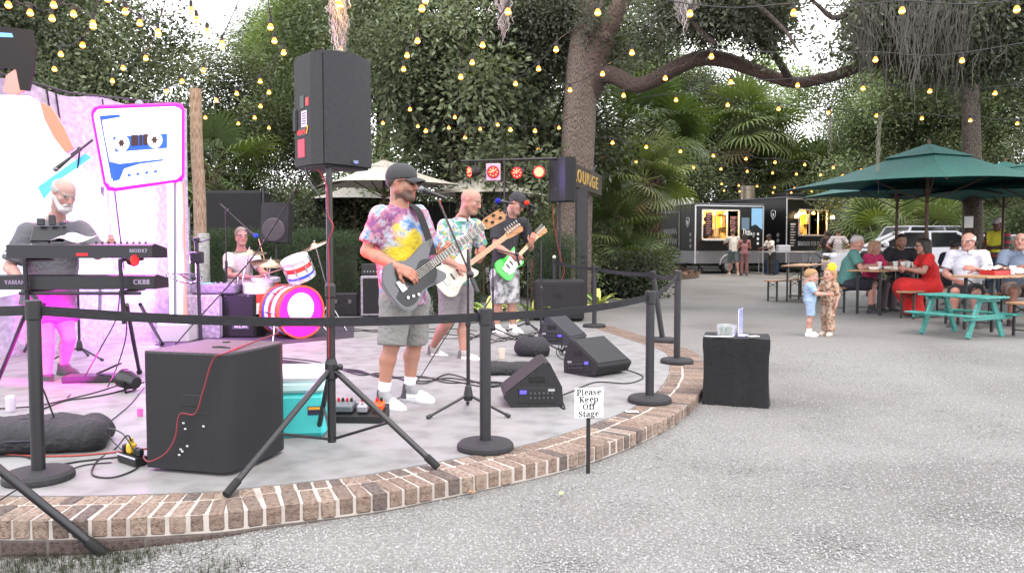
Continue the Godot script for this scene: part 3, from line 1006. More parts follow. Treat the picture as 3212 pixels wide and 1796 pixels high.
# bodies: distance fields meshed as surface nets
class Field:
	var lo: Vector3
	var cell: float
	var nx: int
	var ny: int
	var nz: int
	var d:=PackedFloat32Array()
	func _init(a: Vector3,b: Vector3,c: float):
		lo=a
		cell=c
		nx=int((b.x-a.x)/c)+2
		ny=int((b.y-a.y)/c)+2
		nz=int((b.z-a.z)/c)+2
		d.resize(nx*ny*nz)
		d.fill(9.0)
	func cone(a: Vector3,b: Vector3,ra: float,rb: float,k:=0.02,fl:=Vector3.ZERO,f:=1.0,ends:=0)->Field:
		var m:=maxf(ra,rb)+k+cell*2.5
		var p0:=Vector3(minf(a.x,b.x)-m,minf(a.y,b.y)-m,minf(a.z,b.z)-m)-lo
		var p1:=Vector3(maxf(a.x,b.x)+m,maxf(a.y,b.y)+m,maxf(a.z,b.z)+m)-lo
		var x0:=maxi(int(p0.x/cell),0)
		var y0:=maxi(int(p0.y/cell),0)
		var z0:=maxi(int(p0.z/cell),0)
		var x1:=mini(int(p1.x/cell)+1,nx-1)
		var y1:=mini(int(p1.y/cell)+1,ny-1)
		var z1:=mini(int(p1.z/cell)+1,nz-1)
		var ba:=b-a
		var bb:=ba.length_squared()
		var inv:=1.0/bb if bb>0.0000001 else 0.0
		var dirn:=ba.normalized()
		var dr:=rb-ra
		var squash:=f != 1.0
		var ik:=1.0/maxf(k,0.0001)
		for z in range(z0,z1+1):
			for y in range(y0,y1+1):
				var i:=(z*ny+y)*nx+x0
				var q:=Vector3(x0,y,z)*cell+lo-a
				for x in range(x0,x1+1):
					var t:=clampf(q.dot(ba)*inv,0.0,1.0)
					var w:=q-ba*t
					if squash: w+=fl*(w.dot(fl)*(f-1.0))
					var e:=w.length()-ra-dr*t
					if ends & 2: e=maxf(e,(q-ba).dot(dirn))
					if ends & 1: e=maxf(e,-q.dot(dirn))
					var o:=d[i]
					var h:=k-absf(o-e)
					if h>0.0: d[i]=minf(o,e)-h*h*ik*0.25
					elif e<o: d[i]=e
					q.x+=cell
					i+=1
		return self
	func keep(n: Vector3,c: float)->Field:
		var i:=0
		for z in nz:
			for y in ny:
				var q:=Vector3(0,y,z)*cell+lo
				var e:=n.dot(q)-c
				for x in nx:
					if e>d[i]: d[i]=e
					e+=n.x*cell
					i+=1
		return self
	func emit(mb: MB,xf: Transform3D,paint: Callable,ruffle:=0.0,noise: FastNoiseLite=null):
		var thr:=cell*4.0
		var sy:=nx
		var sz:=nx*ny
		var ids:=PackedInt32Array()
		ids.resize(d.size())
		ids.fill(-1)
		var found:=PackedInt32Array()
		var offs:=[0,1,sy,sy+1,sz,sz+1,sz+sy,sz+sy+1]
		var edges:=[[0,1],[2,3],[4,5],[6,7],[0,2],[1,3],[4,6],[5,7],[0,4],[1,5],[2,6],[3,7]]
		var cp:=[Vector3(0,0,0),Vector3(1,0,0),Vector3(0,1,0),Vector3(1,1,0),Vector3(0,0,1),Vector3(1,0,1),Vector3(0,1,1),Vector3(1,1,1)]
		mb.coloured=true
		for z in nz-1:
			for y in ny-1:
				var i:=(z*ny+y)*nx-1
				for x in nx-1:
					i+=1
					if absf(d[i])>thr: continue
					var d0:=d[i]; var d1:=d[i+1]; var d2:=d[i+sy]; var d3:=d[i+sy+1]
					var d4:=d[i+sz]; var d5:=d[i+sz+1]; var d6:=d[i+sz+sy]; var d7:=d[i+sz+sy+1]
					var neg:=int(d0<0)+int(d1<0)+int(d2<0)+int(d3<0)+int(d4<0)+int(d5<0)+int(d6<0)+int(d7<0)
					if neg==0 or neg==8: continue
					var v8:=[d0,d1,d2,d3,d4,d5,d6,d7]
					var s:=Vector3.ZERO
					var cnt:=0
					for e in edges:
						var a: float=v8[e[0]]
						var b: float=v8[e[1]]
						if (a<0) != (b<0):
							s+=cp[e[0]].lerp(cp[e[1]],a/(a-b))
							cnt+=1
					var g:=Vector3(d1+d3+d5+d7-d0-d2-d4-d6,d2+d3+d6+d7-d0-d1-d4-d5,d4+d5+d6+d7-d0-d1-d2-d3).normalized()
					var p:=(Vector3(x,y,z)+s/cnt)*cell+lo
					if ruffle>0.0: p+=g*noise.get_noise_3dv(p*Vector3(1,0.7,1))*ruffle
					ids[i]=mb.v.size()
					found.append(i)
					mb.v.append(xf*p)
					mb.n.append((xf.basis*g).normalized())
					mb.c.append(paint.call(p))
		for i in found:
			for ax in 3:
				var st: int=[1,sy,sz][ax]
				if (d[i]<0)==(d[i+st]<0): continue
				var b: int=[sy,sz,1][ax]
				var c: int=[sz,1,sy][ax]
				if i-b-c<0: continue
				var q:=[ids[i],ids[i-b],ids[i-b-c],ids[i-c]]
				if q.has(-1): continue
				for t in [[0,1,2],[0,2,3]]:
					var A: int=q[t[0]]; var B: int=q[t[1]]; var C: int=q[t[2]]
					if (mb.v[B]-mb.v[A]).cross(mb.v[C]-mb.v[A]).dot(mb.n[A]+mb.n[B]+mb.n[C])>0:
						mb.i.append(A); mb.i.append(C); mb.i.append(B)
					else:
						mb.i.append(A); mb.i.append(B); mb.i.append(C)
func bounds(pts: Array,m: float)->Array:
	var a: Vector3=pts[0]
	var b: Vector3=pts[0]
	for p in pts:
		a=a.min(p)
		b=b.max(p)
	return [a-Vector3.ONE*m,b+Vector3.ONE*m]
var wrinkle: FastNoiseLite
func flat_paint(c: Color)->Callable:
	return func(_p): return c
func mottled(c: Color,amount:=0.12)->Callable:
	return func(p):
		var w:=1.0+amount*wrinkle.get_noise_3dv(p*0.7)
		return Color(c.r*w,c.g*w,c.b*w)
func person(called: String,label: String,J: Dictionary,o: Dictionary)->Node3D:
	if wrinkle==null:
		wrinkle=FastNoiseLite.new()
		wrinkle.seed=5
		wrinkle.frequency=9.0
		wrinkle.fractal_octaves=3
	var s: float=o.get("s",1.0)
	var g: float=o.get("g",1.0)
	var cell: float=o.get("cell",0.02)
	var fine: float=o.get("fine",cell*0.55)
	var base: Vector3=(J.al+J.ar)*0.5
	base.y=minf(J.al.y,J.ar.y)-0.07*s
	var t:=thing(called,label,o.get("cat","person"),base,0.0,o.get("group",""))
	var j:={}
	for k in J: j[k]=J[k]-base if k != "f" and k != "u" else J[k]
	var skin: Color=o.get("skin",Color(0.46,0.25,0.175))*0.66
	skin.a=1.0
	var lat: Vector3=(j.sl-j.sr).normalized()
	var front: Vector3=lat.cross((j.n-j.p).normalized()).normalized()
# body
	var mb:=MB.new()
	var bb:=bounds([j.h,j.n,j.p,j.sl,j.sr,j.el,j.er,j.wl,j.wr,j.kl,j.kr,j.al,j.ar,j.tl,j.tr,j.hl,j.hr],0.2*s)
	var F:=Field.new(bb[0],bb[1],cell)
	var neck_top: Vector3=j.n.lerp(j.h,0.62)
	F.cone(j.n,neck_top,0.062*s,0.055*s,0.03)
	F.cone(j.sl.lerp(j.sr,0.12),j.sr.lerp(j.sl,0.12),0.062*s,0.062*s,0.04)
	F.cone(j.n,j.c,0.07*s,0.125*s,0.05,front,1.25)
	F.cone(j.c,j.p,0.135*s*g,0.135*s*g,0.05,front,1.25)
	F.cone(j.hl,j.hr,0.095*s,0.095*s,0.04)
	for q in ["l","r"]:
		var S: Vector3=j["s"+q]; var E: Vector3=j["e"+q]; var W: Vector3=j["w"+q]
		F.cone(S,E,0.056*s*sqrt(g),0.042*s,0.02)
		F.cone(E,E.lerp(W,0.35),0.042*s,0.045*s,0.02)
		F.cone(E.lerp(W,0.35),W,0.045*s,0.028*s,0.02)
		var H: Vector3=j["h"+q]; var K: Vector3=j["k"+q]; var A: Vector3=j["a"+q]
		F.cone(H,K,0.088*s*sqrt(g),0.058*s,0.03)
		var back: Vector3=-front*0.018*s
		F.cone(K,K.lerp(A,0.3)+back,0.055*s,0.06*s,0.02)
		F.cone(K.lerp(A,0.3)+back,A,0.06*s,0.036*s,0.02)
		if o.get("barefoot",false): F.cone(A,j["t"+q],0.034*s,0.026*s,0.02)
	var flush:=Color(skin.r*1.05,skin.g*0.86,skin.b*0.84)
	F.emit(mb,Transform3D.IDENTITY,func(p): return skin.lerp(flush,0.5+0.5*wrinkle.get_noise_3dv(p*0.5)))
# hands
	for q in ["l","r"]:
		var E: Vector3=j["e"+q]; var W: Vector3=j["w"+q]
		var hd: Vector3=o.get("hd"+q,W-E)
		hd=hd.normalized()
		var pn: Vector3=o.get("pn"+q,(-lat if q=="l" else lat)+front*0.2)
		pn=(pn-hd*pn.dot(hd)).normalized()
		var sd:=hd.cross(pn)*(1.0 if q=="l" else -1.0)
		hand(mb,W,hd,pn,sd,s,o.get("curl"+q,o.get("curl",0.45)),minf(fine,0.0075 if cell<0.016 else 1.0),skin)
# head
	var f: Vector3=J.f.normalized()
	var up: Vector3=J.get("u",Vector3.UP)
	up=(up-f*up.dot(f)).normalized()
	var hs: float=o.get("hs",1.0)*s
	var X:=Transform3D(Basis(up.cross(f),up,f)*hs,j.h)
	head(mb,X,fine/hs,skin,o)
	put("body",mb,mat(Color.WHITE,0.55,0.0,"skin"),t)
	clothes(t,j,o,s,g,cell,lat,front)
	headgear(t,X,fine/hs,o)
	return t
func hand(mb: MB,W: Vector3,hd: Vector3,pn: Vector3,sd: Vector3,s: float,curl: float,cell: float,skin: Color):
	var F:=Field.new(W-Vector3.ONE*0.21*s,W+Vector3.ONE*0.21*s,cell)
	F.cone(W-hd*0.02*s,W+hd*0.02*s,0.027*s,0.027*s,0.01,pn,1.2)
	for k in 4:
		var off:=(0.5-k/3.0)*0.060*s
		var kn:=W+hd*(0.088-0.004*absf(k-1.0))*s+sd*off
		F.cone(W+hd*0.015*s+sd*off*0.6,kn,0.017*s,0.0125*s,0.012)
		var ln: float=[0.043,0.048,0.044,0.034][k]*s
		var p:=kn
		var a:=curl*0.7
		for m in 3:
			var dir:=(hd*cos(a)+pn*sin(a)).normalized()
			var e: Vector3=p+dir*ln*[1.0,0.66,0.5][m]
			F.cone(p,e,(0.0105-m*0.0008)*s,(0.0098-m*0.0008)*s,0.004)
			p=e
			a+=curl
	var th:=W+hd*0.025*s+sd*0.028*s
	var t1:=th+(hd*0.6+sd*0.7+pn*0.35).normalized()*0.045*s
	var t2:=t1+(hd*0.8+sd*0.2+pn*(0.4+curl*0.5)).normalized()*0.038*s
	F.cone(W+hd*0.012*s,th,0.018*s,0.018*s,0.012)
	F.cone(th,t1,0.017*s,0.0125*s,0.008)
	F.cone(t1,t2,0.012*s,0.010*s,0.004)
	var red:=Color(skin.r*1.05,skin.g*0.82,skin.b*0.8)
	F.emit(mb,Transform3D.IDENTITY,flat_paint(red))
func head(mb: MB,X: Transform3D,cell: float,skin: Color,o: Dictionary):
	var F:=Field.new(Vector3(-0.12,-0.16,-0.14),Vector3(0.12,0.16,0.15),maxf(cell,0.005))
	F.cone(Vector3(0,0.035,-0.022),Vector3(0,0.04,0.012),0.092,0.086,0.02,Vector3.RIGHT,1.17)
	F.cone(Vector3(0,-0.03,0.025),Vector3(0,-0.088,0.062),0.066,0.034,0.03,Vector3.RIGHT,1.05)
	for q in [-1.0,1.0]:
		F.cone(Vector3(q*0.056,-0.045,-0.005),Vector3(q*0.02,-0.092,0.058),0.028,0.026,0.03)
		F.cone(Vector3(q*0.042,-0.018,0.058),Vector3(q*0.03,-0.04,0.068),0.026,0.022,0.02)
		F.cone(Vector3(q*0.012,0.034,0.088),Vector3(q*0.046,0.032,0.074),0.012,0.011,0.012)
		F.cone(Vector3(q*0.030,0.012,0.074),Vector3(q*0.036,0.012,0.072),0.013,0.012,0.004)
		F.cone(Vector3(q*0.078,0.012,-0.016),Vector3(q*0.075,-0.03,-0.006),0.022,0.014,0.008,Vector3.RIGHT,2.2)
		F.cone(Vector3(q*0.012,-0.031,0.100),Vector3(q*0.012,-0.031,0.098),0.010,0.010,0.008)
	F.cone(Vector3(0,0.026,0.090),Vector3(0,-0.026,0.112),0.011,0.014,0.012)
	F.cone(Vector3(-0.02,-0.062,0.083),Vector3(0.02,-0.062,0.083),0.012,0.012,0.008)
	F.cone(Vector3(-0.012,-0.075,0.084),Vector3(0.012,-0.075,0.084),0.009,0.009,0.008)
	F.cone(Vector3(0,-0.098,0.078),Vector3(0,-0.1,0.07),0.020,0.02,0.014)
	F.cone(Vector3(0,-0.06,-0.03),Vector3(0,-0.15,-0.035),0.058,0.054,0.03)
	var beard: Color=o.get("beard",Color(0,0,0,0))
	var brow: Color=o.get("brow",o.get("hair",Color(0.06,0.04,0.03)))
	var lip:=Color(skin.r*0.9,skin.g*0.55,skin.b*0.55)
	var flush:=Color(skin.r*1.08,skin.g*0.8,skin.b*0.78)
	var paint:=func(p: Vector3)->Color:
		var c:=skin
		var ax:=absf(p.x)
		if p.z>0.03:
			if ax>0.012 and ax<0.06 and absf(p.y+0.03)<0.03: c=c.lerp(flush,0.6)
			if Vector2(ax,p.y+0.03).length()<0.02 and p.z>0.1: c=c.lerp(flush,0.7)
			if absf(p.y+0.067)<0.010 and ax<0.024: c=lip
			if absf(p.y-0.012)<0.006 and absf(ax-0.033)<0.014: c=Color(0.34,0.31,0.29) if absf(ax-0.034)>0.007 else Color(0.03,0.025,0.02)
			if absf(p.y-0.036)<0.006 and ax>0.014 and ax<0.05: c=c.lerp(brow,0.8)
		if beard.a>0.0 and p.y<-0.045+0.25*maxf(0.0,0.05-p.z) and p.z>-0.03 and p.y>-0.125 and not (absf(p.y+0.067)<0.008 and ax<0.02) and (ax>0.03 or p.y<-0.046):
			c=c.lerp(beard,beard.a)
		if ax>0.07 and p.y<0.04: c=c.lerp(flush,0.8)
		return c
	F.emit(mb,X,paint)
func headgear(t: Node3D,X: Transform3D,cell: float,o: Dictionary):
	var c:=maxf(cell,0.006)
	var style: String=o.get("style","short")
	var hc: Color=o.get("hair",Color(0.06,0.04,0.03))
	if style != "bald":
		var F:=Field.new(Vector3(-0.16,-0.34,-0.2),Vector3(0.16,0.2,0.16),c)
		F.cone(Vector3(0,0.040,-0.026),Vector3(0,0.046,0.012),0.1,0.09,0.02,Vector3.RIGHT,1.13)
		match style:
			"short": F.keep(Vector3(0,-1,0.72).normalized(),-0.022)
			"curly":
				for k in 26:
					var a:=k*2.4
					var y:=0.0+0.13*((k*5) % 26)/26.0
					var r:=0.105*sqrt(maxf(0.05,1.0-pow((y-0.03)/0.13,2)))
					F.cone(Vector3(cos(a)*r*0.85,y,sin(a)*r-0.02),Vector3(cos(a)*r*0.85,y,sin(a)*r-0.02),0.026,0.026,0.006)
				F.keep(Vector3(0,-1,0.72).normalized(),-0.022)
			"rim":
				F.keep(Vector3(0,-1,0.9).normalized(),-0.005)
				F.keep(Vector3(0,1,0.25).normalized(),0.055)
			"crop":
				F.keep(Vector3(0,-1,0.72).normalized(),-0.030)
			"long","bob":
				F.keep(Vector3(0,-1,0.72).normalized(),-0.022)
				var ln:=0.30 if style=="long" else 0.15
				for q in [-1.0,1.0]:
					F.cone(Vector3(q*0.07,0.05,-0.02),Vector3(q*0.085,-ln*0.7,-0.03),0.034,0.03,0.03)
					F.cone(Vector3(q*0.04,0.05,-0.08),Vector3(q*0.05,-ln,-0.075),0.045,0.035,0.04)
				F.cone(Vector3(0,0.05,-0.085),Vector3(0,-ln,-0.085),0.05,0.04,0.04)
		var mb:=MB.new()
		F.emit(mb,X,mottled(hc,0.5),0.006,wrinkle)
		put("hair",mb,mat(Color.WHITE,0.65,0.0,"vc"),t)
	if o.has("fluff"):
		var F:=Field.new(Vector3(-0.12,-0.2,-0.06),Vector3(0.12,0.02,0.16),c)
		for q in [-1.0,1.0]:
			F.cone(Vector3(q*0.068,-0.03,0.0),Vector3(q*0.03,-0.1,0.068),0.022,0.03,0.03)
			F.cone(Vector3(q*0.028,-0.06,0.088),Vector3(q*0.006,-0.048,0.1),0.012,0.012,0.01)
		F.cone(Vector3(0,-0.1,0.078),Vector3(0,-0.125,0.075),0.034,0.026,0.02)
		var mb:=MB.new()
		F.emit(mb,X,mottled(o.fluff,0.3),0.006,wrinkle)
		put("beard",mb,mat(Color.WHITE,0.8,0.0,"vc"),t)
	if o.has("cap"):
		var F:=Field.new(Vector3(-0.15,-0.04,-0.16),Vector3(0.15,0.2,0.24),c)
		F.cone(Vector3(0,0.052,-0.026),Vector3(0,0.056,0.014),0.104,0.096,0.01,Vector3.RIGHT,1.12)
		F.keep(Vector3(0,-1,0.1).normalized(),-0.034)
		var mb:=MB.new()
		F.emit(mb,X,flat_paint(o.cap))
		var cp:=put("cap",mb,mat(Color.WHITE,0.85,0.0,"vc"),t)
		if not o.get("visor",true): return
		mb=MB.new()
		var rows:=[]
		for a in 7:
			var l:=PackedVector3Array()
			for b in 9:
				var u:=(b-4)/4.0
				var r:=a/6.0
				l.append(X*Vector3(u*0.085*(1.0-0.25*r*r),0.048-0.022*u*u-0.02*r*r,0.095-0.045*u*u+r*0.085*(1.0-0.35*u*u)))
			rows.append(l)
		mb.grid(rows,0.004)
		put("visor",mb,mat(o.cap.linear_to_srgb(),0.85),cp)
	if o.has("glasses"):
		var mb:=MB.new()
		for q in [-1.0,1.0]:
			mb.tube([X*Vector3(q*0.06,0.02,0.084),X*Vector3(q*0.088,0.022,0.03),X*Vector3(q*0.085,0.015,-0.02)],0.0035,5)
			if o.glasses=="sun":
				var poly:=PackedVector2Array()
				for k in 10: poly.append(Vector2(q*0.034+cos(TAU*k/10)*0.03,0.012+sin(TAU*k/10)*0.021))
				mb.prism(poly,0.092,0.096,X)
			else:
				var ring:=[]
				for k in 13: ring.append(X*Vector3(q*0.034+cos(TAU*k/12)*0.027,0.010+sin(TAU*k/12)*0.02,0.094))
				mb.tube(ring,0.003,4,false)
		mb.rod(X*Vector3(-0.01,0.018,0.098),X*Vector3(0.01,0.018,0.098),0.003,5)
		put("glasses",mb,mat(Color(0.02,0.02,0.022),0.2),t)
func clothes(t: Node3D,j: Dictionary,o: Dictionary,s: float,g: float,cell: float,lat: Vector3,front: Vector3):
	var upv: Vector3=(j.n-j.p).normalized()
# top
	var sh=o.get("shirt",Color(0.3,0.3,0.3))
	if sh is Color or sh is Callable:
		var hem: Vector3=j.p-upv*o.get("hem",0.06)*s
		var sl: float=o.get("sleeve",0.72)
		var bb:=bounds([j.n,hem,j.sl,j.sr,j.el,j.er,j.wl,j.wr],0.24*s*g)
		var F:=Field.new(bb[0],bb[1],cell)
		F.cone(j.sl.lerp(j.sr,0.06),j.sr.lerp(j.sl,0.06),0.078*s,0.078*s,0.05)
		F.cone(j.n-upv*0.045*s,j.c,0.085*s,0.150*s,0.06,front,1.2)
		var bw: float=o.get("belly",1.0)
		F.cone(j.c,hem,0.158*s*g,0.166*s*g,0.06,front,1.22,2)
		if bw>1.0: F.cone(j.p.lerp(j.c,0.4)+front*0.07*s*bw,j.p.lerp(j.c,0.3)+front*0.07*s*bw,0.12*s*bw,0.12*s*bw,0.08)
		if not o.get("loose",false):
			F.keep(-upv,-hem.dot(upv))
		for q in ["l","r"]:
			var S: Vector3=j["s"+q]; var E: Vector3=j["e"+q]; var W: Vector3=j["w"+q]
			if sl<=0.0: continue
			if sl<=1.0:
				F.cone(S,S.lerp(E,sl),0.076*s*sqrt(g),0.074*s*sqrt(g),0.03,front,1.0,2)
			else:
				F.cone(S,E,0.076*s,0.06*s,0.03)
				F.cone(E,E.lerp(W,sl-1.0),0.06*s,0.045*s,0.02,front,1.0,2)
		var mb:=MB.new()
		F.emit(mb,Transform3D.IDENTITY,sh if sh is Callable else mottled(sh),0.010*s,wrinkle)
		var so:=put(o.get("top","shirt"),mb,mat(Color.WHITE,0.9,0.0,"vcloth"),t)
		if o.has("collar"):
			for q in [-1.0,1.0]:
				var cb:=MB.new()
				var rows:=[]
				for a in 3:
					var l:=PackedVector3Array()
					for b in 7:
						var an:=lerpf(0.15,PI,b/6.0)
						var rr:=0.068*s+a*0.014*s
						l.append(j.n+upv*(0.035-a*0.022)*s+front*(cos(an)*rr+0.012*s)+lat*sin(an)*rr*q)
					rows.append(l)
				cb.grid(rows,0.004)
				put("collar",cb,mat(o.collar.linear_to_srgb(),0.9),so)
# bottom
	var kind: String=o.get("bottom","shorts")
	var bc=o.get("bc",Color(0.1,0.1,0.1))
	var paint: Callable=bc if bc is Callable else mottled(bc)
	var bb:=bounds([j.p+upv*0.12*s,j.hl,j.hr,j.kl,j.kr,j.al,j.ar],0.2*s)
	var F:=Field.new(bb[0],bb[1],cell)
	F.cone(j.hl,j.hr,0.118*s,0.118*s,0.05)
	F.cone(j.p,j.p+upv*0.10*s,0.135*s*g,0.14*s*g,0.04,front,1.2)
	for q in ["l","r"]:
		var H: Vector3=j["h"+q]; var K: Vector3=j["k"+q]; var A: Vector3=j["a"+q]
		match kind:
			"shorts":
				var ln: float=o.get("len",0.97)
				F.cone(H,H.lerp(K,ln) if ln<=1.0 else K.lerp(A,ln-1.0),0.112*s*sqrt(g),0.098*s*sqrt(g),0.02,front,1.0,2)
			"pants":
				F.cone(H,K,0.106*s*sqrt(g),0.078*s,0.03)
				F.cone(K,A,0.078*s,0.066*s,0.03,front,1.0,2)
			"wide":
				F.cone(H,K,0.108*s,0.10*s,0.03)
				F.cone(K,A+Vector3(0,0.01,0),0.10*s,0.115*s,0.03,front,1.0,2)
			"dress":
				F.cone(H,K,0.13*s,0.15*s,0.12)
				F.cone(K,A+Vector3(0,0.03,0),0.15*s,0.16*s,0.12,front,1.0,2)
	var mb:=MB.new()
	F.emit(mb,Transform3D.IDENTITY,paint,0.009*s,wrinkle)
	put({"shorts": "shorts","pants": "trousers","wide": "trousers","dress": "skirt"}[kind],mb,mat(Color.WHITE,0.9,0.0,"vcloth"),t)
# socks and shoes
	for q in ["l","r"]:
		var A: Vector3=j["a"+q]; var T: Vector3=j["t"+q]
		var K: Vector3=j["k"+q]
		if o.has("sock"):
			mb=MB.new()
			mb.tube([A+Vector3(0,-0.02,0)*s,A.lerp(K,0.1),A.lerp(K,0.22)],[0.043*s,0.045*s,0.049*s],12)
			put("sock",mb,mat(o.sock.linear_to_srgb(),0.95),t)
		if o.get("barefoot",false): continue
		var fw:=(T-A)
		fw.y=0.0
		fw=fw.normalized()
		var floor_y: float=minf(A.y,T.y)-(0.07 if A.y<=T.y+0.1 else 0.03)*s
		var sb:=bounds([A,T,A-fw*0.06*s],0.09*s)
		var S:=Field.new(sb[0],sb[1],minf(cell,0.008))
		var y0: Vector3=Vector3(0,floor_y,0)
		var heel: Vector3=Vector3(A.x,floor_y+0.045*s,A.z)-fw*0.025*s
		var ball: Vector3=Vector3(A.x,floor_y+0.040*s,A.z)+fw*0.12*s
		var toe: Vector3=Vector3(A.x,floor_y+0.034*s,A.z)+fw*0.18*s
		S.cone(heel,ball,0.045*s,0.052*s,0.03)
		S.cone(ball,toe,0.052*s,0.042*s,0.03)
		S.cone(heel,A+Vector3(0,0.012*s,0),0.042*s,0.048*s,0.02,fw,1.0,2)
		S.cone(A+Vector3(0,-0.01*s,0),ball+Vector3(0,0.012*s,0),0.042*s,0.04*s,0.02)
		S.keep(Vector3(0,-1,0),-floor_y)
		var sc: Color=o.get("shoe",Color(0.05,0.05,0.05))
		var s2: Color=o.get("shoe2",sc)
		var sole: Color=o.get("sole",Color(0.03,0.03,0.03))
		mb=MB.new()
		S.emit(mb,Transform3D.IDENTITY,func(p):
			var l: float=(p-A).dot(fw)
			if p.y<floor_y+0.016*s: return sole
			if p.y<floor_y+0.034*s: return sc
			if l<0.0 and p.y>floor_y+0.045*s: return s2
			if p.y>floor_y+0.085*s and l<0.1*s: return s2.lerp(sc,0.35)
			if l>0.02*s and l<0.09*s and p.y>floor_y+0.05*s and p.y<floor_y+0.062*s: return s2.lerp(sc,0.6)
			return sc)
		put("shoe",mb,mat(Color.WHITE,0.7,0.0,"vc"),t)
# ready poses
func stance(at: Vector3,yaw: float,h: float,o: Dictionary)->Dictionary:
	var k:=h/1.75
	var B:=Basis(Vector3.UP,yaw)
	var st: float=o.get("step",0.0)
	var lean: float=o.get("lean",0.0)
	var P:=func(x,y,z): return at+B*(Vector3(x,y,z)*k)
	var low: float=0.0
	var hy: float=1.60 if not o.get("child",false) else 1.545
	var ny: float=1.44 if not o.get("child",false) else 1.33
	var sy: float=ny-0.045
	var sw: float=o.get("sw",0.19)
	var J:={"p": P.call(0,0.93,0),"c": P.call(0,1.22,lean*0.5),"n": P.call(0,ny,lean),"h": P.call(0,hy,0.02+lean*1.2),
		"sl": P.call(sw,sy,lean),"sr": P.call(-sw,sy,lean),"hl": P.call(0.09,0.9,0),"hr": P.call(-0.09,0.9,0),
		"kl": P.call(0.1,0.5,0.03+st*0.5),"kr": P.call(-0.1,0.5,0.03-st*0.4),"al": P.call(0.1,0.075,st*0.6),"ar": P.call(-0.1,0.075+absf(st)*0.1,-st*0.8),
		"tl": P.call(0.13,0.03,st*0.6+0.17),"tr": P.call(-0.13,0.03,-st*0.8+0.17)}
	var look: float=o.get("look",0.0)
	J.f=B*Vector3(sin(look),o.get("nod",0.0),cos(look))
	var arms: Dictionary={"down": [Vector3(0.24,1.1,-0.03),Vector3(0.26,0.85,0.05)],"fold": [Vector3(0.25,1.13,0.04),Vector3(0.02,1.12,0.25)],"phone": [Vector3(0.24,1.12,0.03),Vector3(0.1,1.22,0.28)],
		"hip": [Vector3(0.36,1.13,-0.08),Vector3(0.2,0.98,0.05)],"reach": [Vector3(0.25,1.16,0.14),Vector3(0.2,1.14,0.42)],"up": [Vector3(0.3,1.2,0.15),Vector3(0.14,1.38,0.2)]}
	for q in [["l",1.0],["r",-1.0]]:
		var a: Array=arms[o.get("arm"+q[0],o.get("arms","down"))]
		var dy: float=ny-1.44
		J["e"+q[0]]=P.call(a[0].x*q[1],a[0].y+dy*0.6,a[0].z+lean*0.7)
		J["w"+q[0]]=P.call(a[1].x*q[1],a[1].y+dy*0.4,a[1].z+lean*0.6)
	return J
func seated(at: Vector3,yaw: float,h: float,o: Dictionary)->Dictionary:
	var k:=h/1.75
	var B:=Basis(Vector3.UP,yaw)
	var lean: float=o.get("lean",0.08)
	var sp: float=o.get("spread",0.13)
	var P:=func(x,y,z): return at+B*(Vector3(x,y,z)*k)
	var J:={"p": P.call(0,0.56,0),"c": P.call(0,0.84,lean*0.5),"n": P.call(0,1.07,lean),"h": P.call(0,1.225,lean*1.3+0.02),
		"sl": P.call(0.2,1.03,lean),"sr": P.call(-0.2,1.03,lean),"hl": P.call(0.09,0.53,0.02),"hr": P.call(-0.09,0.53,0.02),
		"kl": P.call(sp,0.52,0.42),"kr": P.call(-sp,0.52,0.42),"al": P.call(sp,0.08,0.42+o.get("feet",0.0)),"ar": P.call(-sp-0.02,0.08,0.38+o.get("feet",0.0)),
		"tl": P.call(sp+0.03,0.03,0.6+o.get("feet",0.0)),"tr": P.call(-sp-0.06,0.03,0.56+o.get("feet",0.0))}
	var look: float=o.get("look",0.0)
	J.f=B*Vector3(sin(look),o.get("nod",-0.15),cos(look))
	for q in [["l",1.0],["r",-1.0]]:
		var mode: String=o.get("arm"+q[0],"table")
		match mode:
			"table":
				J["e"+q[0]]=P.call(0.27*q[1],0.80,0.12+lean)
				J["w"+q[0]]=P.call(0.1*q[1],0.845,0.33+lean)
			"lap":
				J["e"+q[0]]=P.call(0.28*q[1],0.76,0.02+lean)
				J["w"+q[0]]=P.call(0.14*q[1],0.68,0.26+lean)
			"chin":
				J["e"+q[0]]=P.call(0.24*q[1],0.84,0.22+lean)
				J["w"+q[0]]=P.call(0.08*q[1],1.02,0.24+lean)
	return J
